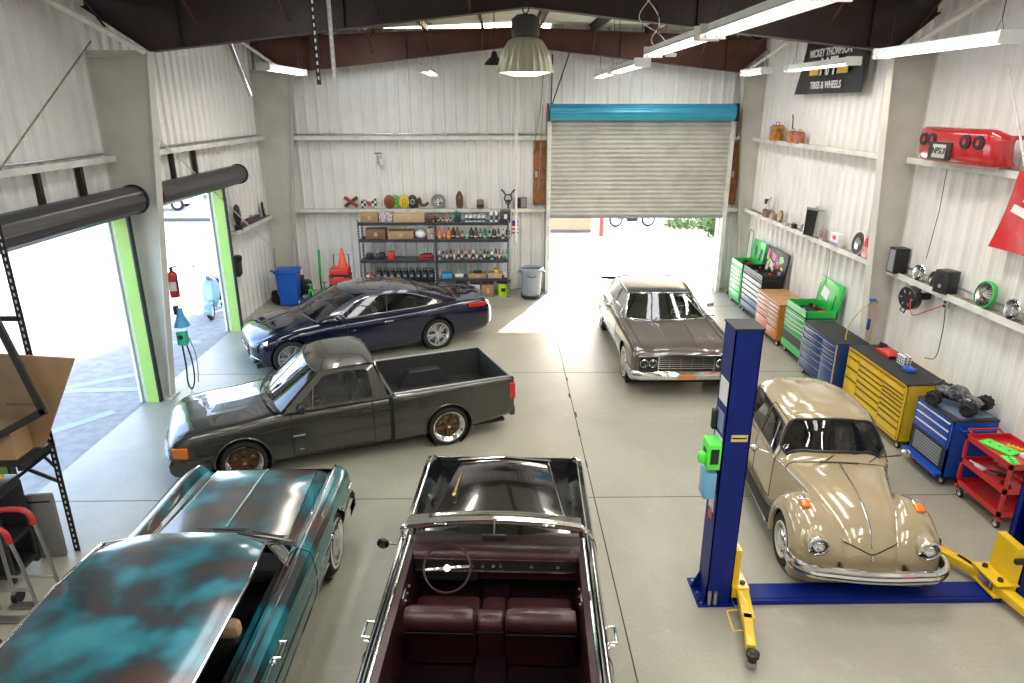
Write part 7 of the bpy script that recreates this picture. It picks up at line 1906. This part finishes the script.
for k, (x, y, rz) in enumerate(((-4.66, 6.0, .0), (-4.78, 5.79, .0))):
    R = thing('hand_truck', ['hand truck with a red padded handle bar, standing farther from the viewer', 'hand truck with a red padded handle bar, standing nearer the viewer'][k], 'hand truck', (x, y, 0), rz)
    hh = 1.16 - .08 * k
    mb(M_steel).tube(crv([(0, 0, .12), (-.04, .0, .6), (-.10, 0, hh - .15)], 5), .018, 8).tube(crv([(-.5, 0, .12), (-.5, .0, .6), (-.5, 0, hh - .15)], 5), .018, 8).tube([(-.02, 0, .35), (-.5, 0, .35)], .014, 6).build('frame', R)
    mb(M_grip).tube(crv([(-.10, 0, hh - .17), (-.13, 0, hh - .04), (-.22, 0, hh), (-.38, 0, hh), (-.47, 0, hh - .05), (-.5, 0, hh - .17)], 5), .028, 10).build('grip', R)
    mb(M_steel).b2((-.52, -.09, .02), (.02, .0, .035)).build('toe_plate', R)
    for xx in (-.5, .0): mb(M_rubber).cyl((xx - .025, .04, .075), (xx + .025, .04, .075), .075, n=20).build('wheel', R)
R = thing('wooden_dolly', 'dark wooden dolly at the corner of the floor by the coupe', 'dolly', (-5.0, 5.0, 0), .3)
mb(M_brownd).box((0, 0, .14), (.55, .5, .06), bev=.01).build('deck', R); mb(M_black).box((-.02, .2, .34), (.05, .05, .36)).box((-.2, .2, .34), (.05, .05, .36)).build('post', R)
for x in (-.2, .2):
    for y in (-.18, .18): mb(M_rubber).cyl((x - .02, y, .055), (x + .02, y, .055), .055, n=14).build('caster', R)
# ------------------------------------------------------------------ side column and far side wall
R = thing('fire_extinguisher', 'red fire extinguisher hung on the side wall column', 'fire extinguisher', (-5.78, 11.74, 1.80), 0)
mb(M_redp).lathe([(.001, 0), (.075, .0), (.08, .03), (.08, .36), (.06, .43), (.03, .46), (.001, .46)], None, 22).build('cylinder', R); mb(M_white).lathe([(.081, .12), (.081, .28)], None, 14, a0=-2.6, a1=-.6).build('label', R)
mb(M_black).box((0, 0, .49), (.04, .05, .06), bev=.01).box((.05, -.02, .54), (.14, .03, .02), rot=M_rot(ry=-.3)).tube(crv([(0, -.03, .48), (.10, -.05, .42), (.10, -.06, .2), (.09, -.05, .1)], 5), .012, 6).build('valve', R)
R = thing('paper_dispenser', 'blue funnel-shaped container on the side wall column', 'container', (-5.76, 11.76, 1.25), 0)
mb(pm('plastic_azure', (.05, .35, .60))).lathe([(.14, 0), (.06, .22), (.045, .34), (.001, .34)], None, 20).build('funnel', R); mb(M_black).box((-.06, 0, .30), (.06, .1, .16), bev=.01).build('bracket', R)
R = thing('hose_box', 'small green control box with hoses on the side wall column', 'box', (-5.78, 11.75, .90), 0)
mb(mat('mint_green', (.03, .50, .28), .4)).box((0, 0, .13), (.16, .14, .26), bev=.015).build('box', R); mb(M_black).cyl((0, -.07, .16), (0, -.08, .16), .045, n=16).build('dial', R)
mb(M_black).tube(crv([(-.03, 0, 0), (-.02, .0, -.4), (-.03, 0, -.8), (.02, 0, -.88)], 5), .016, 8).tube(crv([(.05, 0, .0), (.10, .0, -.3), (.09, 0, -.7), (.03, 0, -.86)], 5), .014, 8).m(M_grey).tube(crv([(.06, .05, .2), (.16, .05, -.2), (.13, .05, -.75)], 5), .010, 6).build('hose', R)
R = thing('desk_fan', 'dark oval fan-like object on the far side ledge', 'fan', (-6.24, 16.25, 2.205), 0)
mb(M_black).sph((0, 0, .34), .14, (.6, .9, 1.9), 16).build('shell', R); mb(M_white).lathe([(.04, 0), (.055, 0)], Matrix.Translation((.085, -.0, .42)) @ M_rot(ry=PI / 2), 18).m(M_black).cyl((0, 0, 0), (0, 0, .12), .09, n=16).build('emblem_ring', R)
blob('purple_case', 'long purple-brown case on the far side ledge', -6.28, 17.3, 2.205, (.14, .85, .15), mat('purple_brown', (.12, .05, .09), .5), cat='case')
blob('bronze_fitting', 'small bronze fittings between fan and purple case', -6.26, 16.68, 2.205, (.12, .22, .12), mat('bronze_fit', (.25, .15, .09), .4, .5), cat='fitting')
R = thing('wheel_cover', 'dark round wheel cover standing at the corner end of the side ledge', 'car part', (-6.26, 18.1, 2.415), 0, rot=(0, PI / 2 - .1, .3))
mb(M_blackm).lathe([(.17, -.03), (.21, 0), (.19, .03), (.15, .01)], None, 28).build('rim', R); mb(M_steel).lathe([(.15, .01), (.08, .04), (.001, .05)], None, 24).build('hub', R)
R = thing('hanging_holster', 'black leather-like tool holster hung on the side wall by the green post', 'holster', (-6.37, 16.1, 1.12), 0)
mb(M_black).prism([(-.10, 0), (.10, .04), (.13, .34), (.08, .50), (-.08, .50), (-.12, .3)], .10, M_rot(PI / 2, 0, PI / 2)).build('pouch', R); mb(M_rubber).box((.11, .0, .42), (.04, .22, .12), bev=.015).build('strap', R)

# ------------------------------------------------------------------ overhead
R = thing('high_bay_lamp', 'large ribbed dome lamp with lit greenish bowl hanging over the floor', 'ceiling lamp', (.24, 7.5, 5.31), 0)
T = None; pr_ = []
n = 48
def ribbed(prof, n=48, k=24, amp=.012):
    rows = []
    for r, h in prof: rows.append([((r + amp * (r > .08) * math.cos(2 * PI * i / n * k)) * math.cos(2 * PI * i / n), (r + amp * (r > .08) * math.cos(2 * PI * i / n * k)) * math.sin(2 * PI * i / n), h) for i in range(n)])
    return rows
M_shade = mat('lamp_dome', (.42, .40, .30), .35, .2, coat=.2)
mb(M_shade).grid(ribbed([(.285, 0), (.27, .08), (.235, .20), (.17, .30), (.12, .33)], 96, 24, .006), cyc=True).build('dome', R)
mb(mat('lit_bowl', (.8, .9, .6), .3, emit=((.88, 1., .62), 3.5))).lathe([(.275, .01), (.24, .0), (.12, -.03), (.001, -.035)], None, 40).build('bowl', R); mb(M_black).lathe([(.12, .32), (.14, .36), (.14, .50), (.09, .54), (.001, .54)], None, 26).build('ballast', R)
mb(M_black).tube([(.03 * math.cos(t), 0, .60 + .05 * math.sin(t)) for t in [k * PI / 6 for k in range(12)]], .008, 6, cyc=True).tube([(0, 0, .64), (0, 0, 1.35)], .008, 6).build('hanger', R)
area(R, (0, 0, -.06), .4, .4, HB, (.95, 1., .82))
R = thing('pendant_lamp', 'small black cone pendant lamp near the roof beam', 'ceiling lamp', (-.12, 12.0, 5.62), 0)
mb(M_black).lathe([(.17, 0), (.15, .04), (.06, .12), (.035, .20), (.001, .20)], None, 28).build('shade', R); mb(M_black).tube([(0, 0, .2), (0, 0, 1.0)], .008, 6).build('cord', R)
R = thing('hanging_strut', 'dark perforated steel strut hanging from the roof', 'strut', (-1.99, 8.0, 5.21), 0)
upright(0, 0, 1.5, R, M_rk, .045)
R = thing('hanging_strut', 'pale perforated steel strut hanging from the roof', 'strut', (-1.82, 8.0, 5.24), 0)
upright(0, 0, 1.5, R, M_alu, .045)
R = thing('hanging_strut', 'grey flat strut slanting down from the roof by the corner column', 'strut', (-4.55, 13.2, 5.15), 0, rot=(0, -.28, 0))
mb(M_alu).b2((-.03, -.02, 0), (.03, .02, 1.2)).build('bar', R)
B = mb(M_alu)
B.tube([(-5.3, 7.6, 6.12), (1.5, 7.6, 6.14), (5.8, 7.6, 6.10)], .022, 8); struct(B.build('ceiling_pipe_trim'))
B = mb(M_girt)
for s, x0, x1 in ((-1, -6.2, -4.95), (1, 6.7, 5.6)):
    a = (-5.42, 11.3, 5.76) if s < 0 else (6.10, 11.3, 5.74); b = (-5.98, 9.5, 6.42) if s < 0 else (6.55, 10.1, 6.36)
    B.tube([a, b], .045, 4); B.tube([(a[0], 18.5, a[2]), (b[0], 16.9, b[2])], .04, 4)
struct(B.build('roof_brace_trim'))
B = mb(M_white)
B.tube(crv([(2.2, 10.8, 6.5), (2.0, 10.9, 6.2), (2.35, 10.9, 5.95), (2.5, 10.9, 5.75)], 6), .006, 6); B.tube(crv([(2.0, 10.8, 6.5), (2.3, 10.9, 6.1), (2.2, 10.9, 5.9), (2.45, 10.9, 5.72)], 6), .006, 6); B.box((2.5, 10.9, 5.70), (.16, .08, .05), bev=.01)
tag(B.build('roof_wiring'), 'loose white wires drooping to a junction box below the roof', 'wiring')

# ------------------------------------------------------------------ outdoors
R = thing('motor_scooter', 'pale blue motor scooter parked outside the far side door', 'scooter', (-7.30, 16.9, -.03), math.radians(-82))
M_sc = mat('scooter_blue', (.24, .36, .38), .25, coat=.8)
B = mb(M_sc); rows = []
for z, w, x in ((.30, .10, .48), (.42, .17, .47), (.60, .21, .44), (.80, .20, .40), (.93, .14, .36), (.97, .08, .34)):
    rows.append([(x - .06, -w, z), (x, -w * .8, z), (x + .035, 0, z), (x, w * .8, z), (x - .06, w, z)])
D, _, _ = surf(rows, .05, .04); B.grid([[tuple(p) for p in r] for r in D]); B.grid([[(p[0] - .02, p[1], p[2]) for p in r] for r in D]); B.build('leg_shield', R)
B = mb(M_sc); rows = []
for x, w, z0_, z1 in ((-.05, .12, .32, .70), (-.3, .22, .30, .80), (-.6, .22, .32, .76), (-.80, .10, .42, .60)): rows.append([(x, -w * .9, z0_), (x, -w, (z0_ + z1) / 2), (x, -w * .6, z1), (x, 0, z1 + .02), (x, w * .6, z1), (x, w, (z0_ + z1) / 2), (x, w * .9, z0_)])
D, _, _ = surf(rows, .06, .05); B.grid([[tuple(p) for p in r] for r in D]); B.build('rear_body', R)
mb(M_black).box((-.40, 0, .83), (.62, .26, .08), bev=.035).build('seat', R); mb(M_sc).box((.2, 0, .30), (.56, .26, .05), bev=.015).build('footboard', R)
B = mb(M_sc); rows = []
for a in (-10, 20, 50, 90, 130, 165): rows.append([(.62 + .25 * math.cos(math.radians(a)), y, .24 + .25 * math.sin(math.radians(a)) - abs(y) * .35) for y in (-.10, -.06, 0, .06, .10)])
D, _, _ = surf(rows, .05, .03); B.grid([[tuple(p) for p in r] for r in D]); B.build('front_fender', R)
for x in (.62, -.60):
    T = Matrix.Translation((x, 0, .215)) @ M_rot(PI / 2); o = mb(M_rubber).lathe([(.13, -.045), (.19, -.05), (.215, -.02), (.215, .02), (.19, .05), (.13, .045)], T, 26).build('tire', R); mb(M_white).lathe([(.13, -.04), (.05, -.02), (.05, .02), (.13, .04)], T, 22).build('rim', o)
B = mb(M_sc); B.box((.34, 0, 1.02), (.14, .16, .12), bev=.04); B.build('headset', R); mb(M_chrome).tube(crv([(.18, .33, 1.06), (.30, .22, 1.06), (.34, 0, 1.04), (.30, -.22, 1.06), (.18, -.33, 1.06)], 4), .014, 8).build('handlebar', R); headlamp(R, .42, 0, 1.02, .06, tilt=0)
for s in (1, -1): mb(M_chrome).tube([(.26, .24 * s, 1.07), (.24, .36 * s, 1.26)], .006, 5).sph((.24, .37 * s, 1.28), .055, (.3, 1, .8), 10).build('mirror', R)
mb(M_steel).tube([(-.1, .10, .12), (-.12, .18, .0)], .014, 6).build('stand', R)
# parked cars across the lot (small, far away)
def far_car(nm, lbl, x, y, rz, mt, h=1.45, L=4.4, van=False):
    R = thing(nm, lbl, 'car', (x, y, -.03), rz, None)
    w = .88
    prof = [(-2.2, .35), (-2.2, .85), (-1.9, .95), (-1.4, h if van else .98), (-.9, h), (.6, h), (1.15, .98), (2.1, .80), (2.2, .6), (2.2, .35)]
    mb(mt).prism([(a * L / 4.4, b) for a, b in prof], 2 * w, Matrix.Translation((0, w, 0)) @ M_rot(PI / 2)).build('body', R)
    B = mb(M_black)
    for s in (1, -1): B.b2((-1.2 * L / 4.4, (w + .004) * s, 1.02), (.7 * L / 4.4, (w + .012) * s, h - .12))
    B.build('side_window', R); mb(M_black).grid([[(1.14 * L / 4.4 + .01, -.78, 1.0), (1.14 * L / 4.4 + .01, .78, 1.0)], [(.66 * L / 4.4, -.72, h - .04), (.66 * L / 4.4, .72, h - .04)]]).build('windshield', R)
    for xx in (1.35, -1.35):
        for s in (1, -1): mb(M_rubber).cyl((xx * L / 4.4, (w - .18) * s, .32), (xx * L / 4.4, (w + .02) * s, .32), .32, n=22).m(M_alu).cyl((xx * L / 4.4, (w + .02) * s, .32), (xx * L / 4.4, (w + .025) * s, .32), .19, n=16).build('wheel', R)
    return R
far_car('parked_car', 'white car parked far across the lot, nearest the wall column edge', -17.8, 35.5, math.radians(10), M_white, 1.5)
far_car('parked_van', 'dark blue-grey van parked far across the lot, behind the white car', -17.0, 41, math.radians(5), mat('slate_car', (.10, .14, .22), .4), 1.9, 4.8, True)
far_car('parked_car', 'grey car parked far across the lot beside the green door post', -12.2, 40, math.radians(8), mat('grey_car', (.25, .27, .3), .4), 1.45)
tag(mb(mat('fence_slat', (.45, .42, .38), .7)).b2((-45, 46, 0), (-8, 46.1, 1.8)).m(M_grey).b2((-45, 45.95, 1.75), (-8, 46.15, 1.85)).build('boundary_fence'), 'long pale fence behind the cars parked across the lot', 'fence')
tag(mb(mat('dark_kerb', (.12, .11, .10), .9)).b2((-30, 31.5, -.03), (-8.5, 31.9, .12)).build('parking_kerb'), 'long dark kerb crossing the lot before the parked cars', 'kerb')
# behind the back door
R = thing('motorcycle', 'dark motorcycle parked out behind the back door', 'motorcycle', (5.65, 29.8, -.03), math.radians(5))
for x in (.72, -.72): T = Matrix.Translation((x, 0, .31)) @ M_rot(PI / 2); o = mb(M_rubber).lathe([(.24, -.05), (.29, -.06), (.315, 0), (.29, .06), (.24, .05)], T, 28).build('tire', R); mb(M_steel).lathe([(.24, -.02), (.20, 0), (.24, .02)], T, 24).build('rim', o)
mb(M_blackm).box((0, 0, .42), (.5, .26, .36), bev=.06).tube([(.72, .09, .31), (.45, .09, .95)], .025).tube([(.72, -.09, .31), (.45, -.09, .95)], .025).tube([(-.72, .1, .31), (0, .1, .4)], .03).build('frame', R)
mb(M_redp).sph((.12, 0, .78), .2, (1.4, .7, .7)).build('fuel_tank', R); mb(M_black).box((-.38, 0, .76), (.6, .26, .1), bev=.04).build('seat', R); mb(M_chrome).tube([(.38, .36, 1.0), (.48, 0, .98), (.38, -.36, 1.0)], .014, 6).build('handlebar', R)
tag(mb(M_redplastic).b2((-.08, -.08, 0), (.08, .08, 1.5)).b2((-.5, -.1, .75), (.08, .1, 1.5)).build('red_post', None, loc=(4.0, 27.6, -.03)), 'red steel post with a panel behind the back door', 'post')
tag(mb(mat('pale_wall_block', (.42, .28, .18), .8)).b2((0, 0, 0), (3.6, .2, 2.4)).m(mat('dark_kerb', (.12, .11, .10), .9)).b2((0, -.05, 0), (3.6, 0, .12)).build('yard_wall', None, loc=(.1, 28.4, -.03)), 'sunlit tan wall far behind the back door', 'wall')
# greenery
M_leaf = mat('leaf_green', (.20, .28, .09), .7, noise=(5., .3)); 
def bush(lbl, x, y, sx, sy, sz, n, seed):
    r = random.Random(seed); B = mb(M_leaf)
    for k in range(n):
        u, v = r.uniform(0, 2 * PI), r.uniform(0, 1); rad = r.uniform(.5, 1)
        p = Vector((math.cos(u) * rad * sx, math.sin(u) * rad * sy, v * sz * (1.1 - rad * .5))); s = r.uniform(.05, .11)
        d = Vector((r.uniform(-1, 1), r.uniform(-1, 1), r.uniform(0, 1))).normalized(); e = d.orthogonal().normalized()
        B.poly([p, p + d * s + e * s * .4, p + d * s * 2, p + d * s - e * s * .4])
    R = thing('shrub', lbl, 'bush', (x, y, -.03), 0); B.build('foliage', R); mb(M_brownmat).cyl((0, 0, 0), (0, 0, sz * .6), .04, n=8).build('stem', R)
bush('low sprawling green bush behind the back door', 8.3, 29.4, 1.3, .8, .5, 1500, 3)
bush('taller green bush behind the back door, beside its far jamb', 8.7, 27.4, .5, .5, 1.2, 1200, 4)
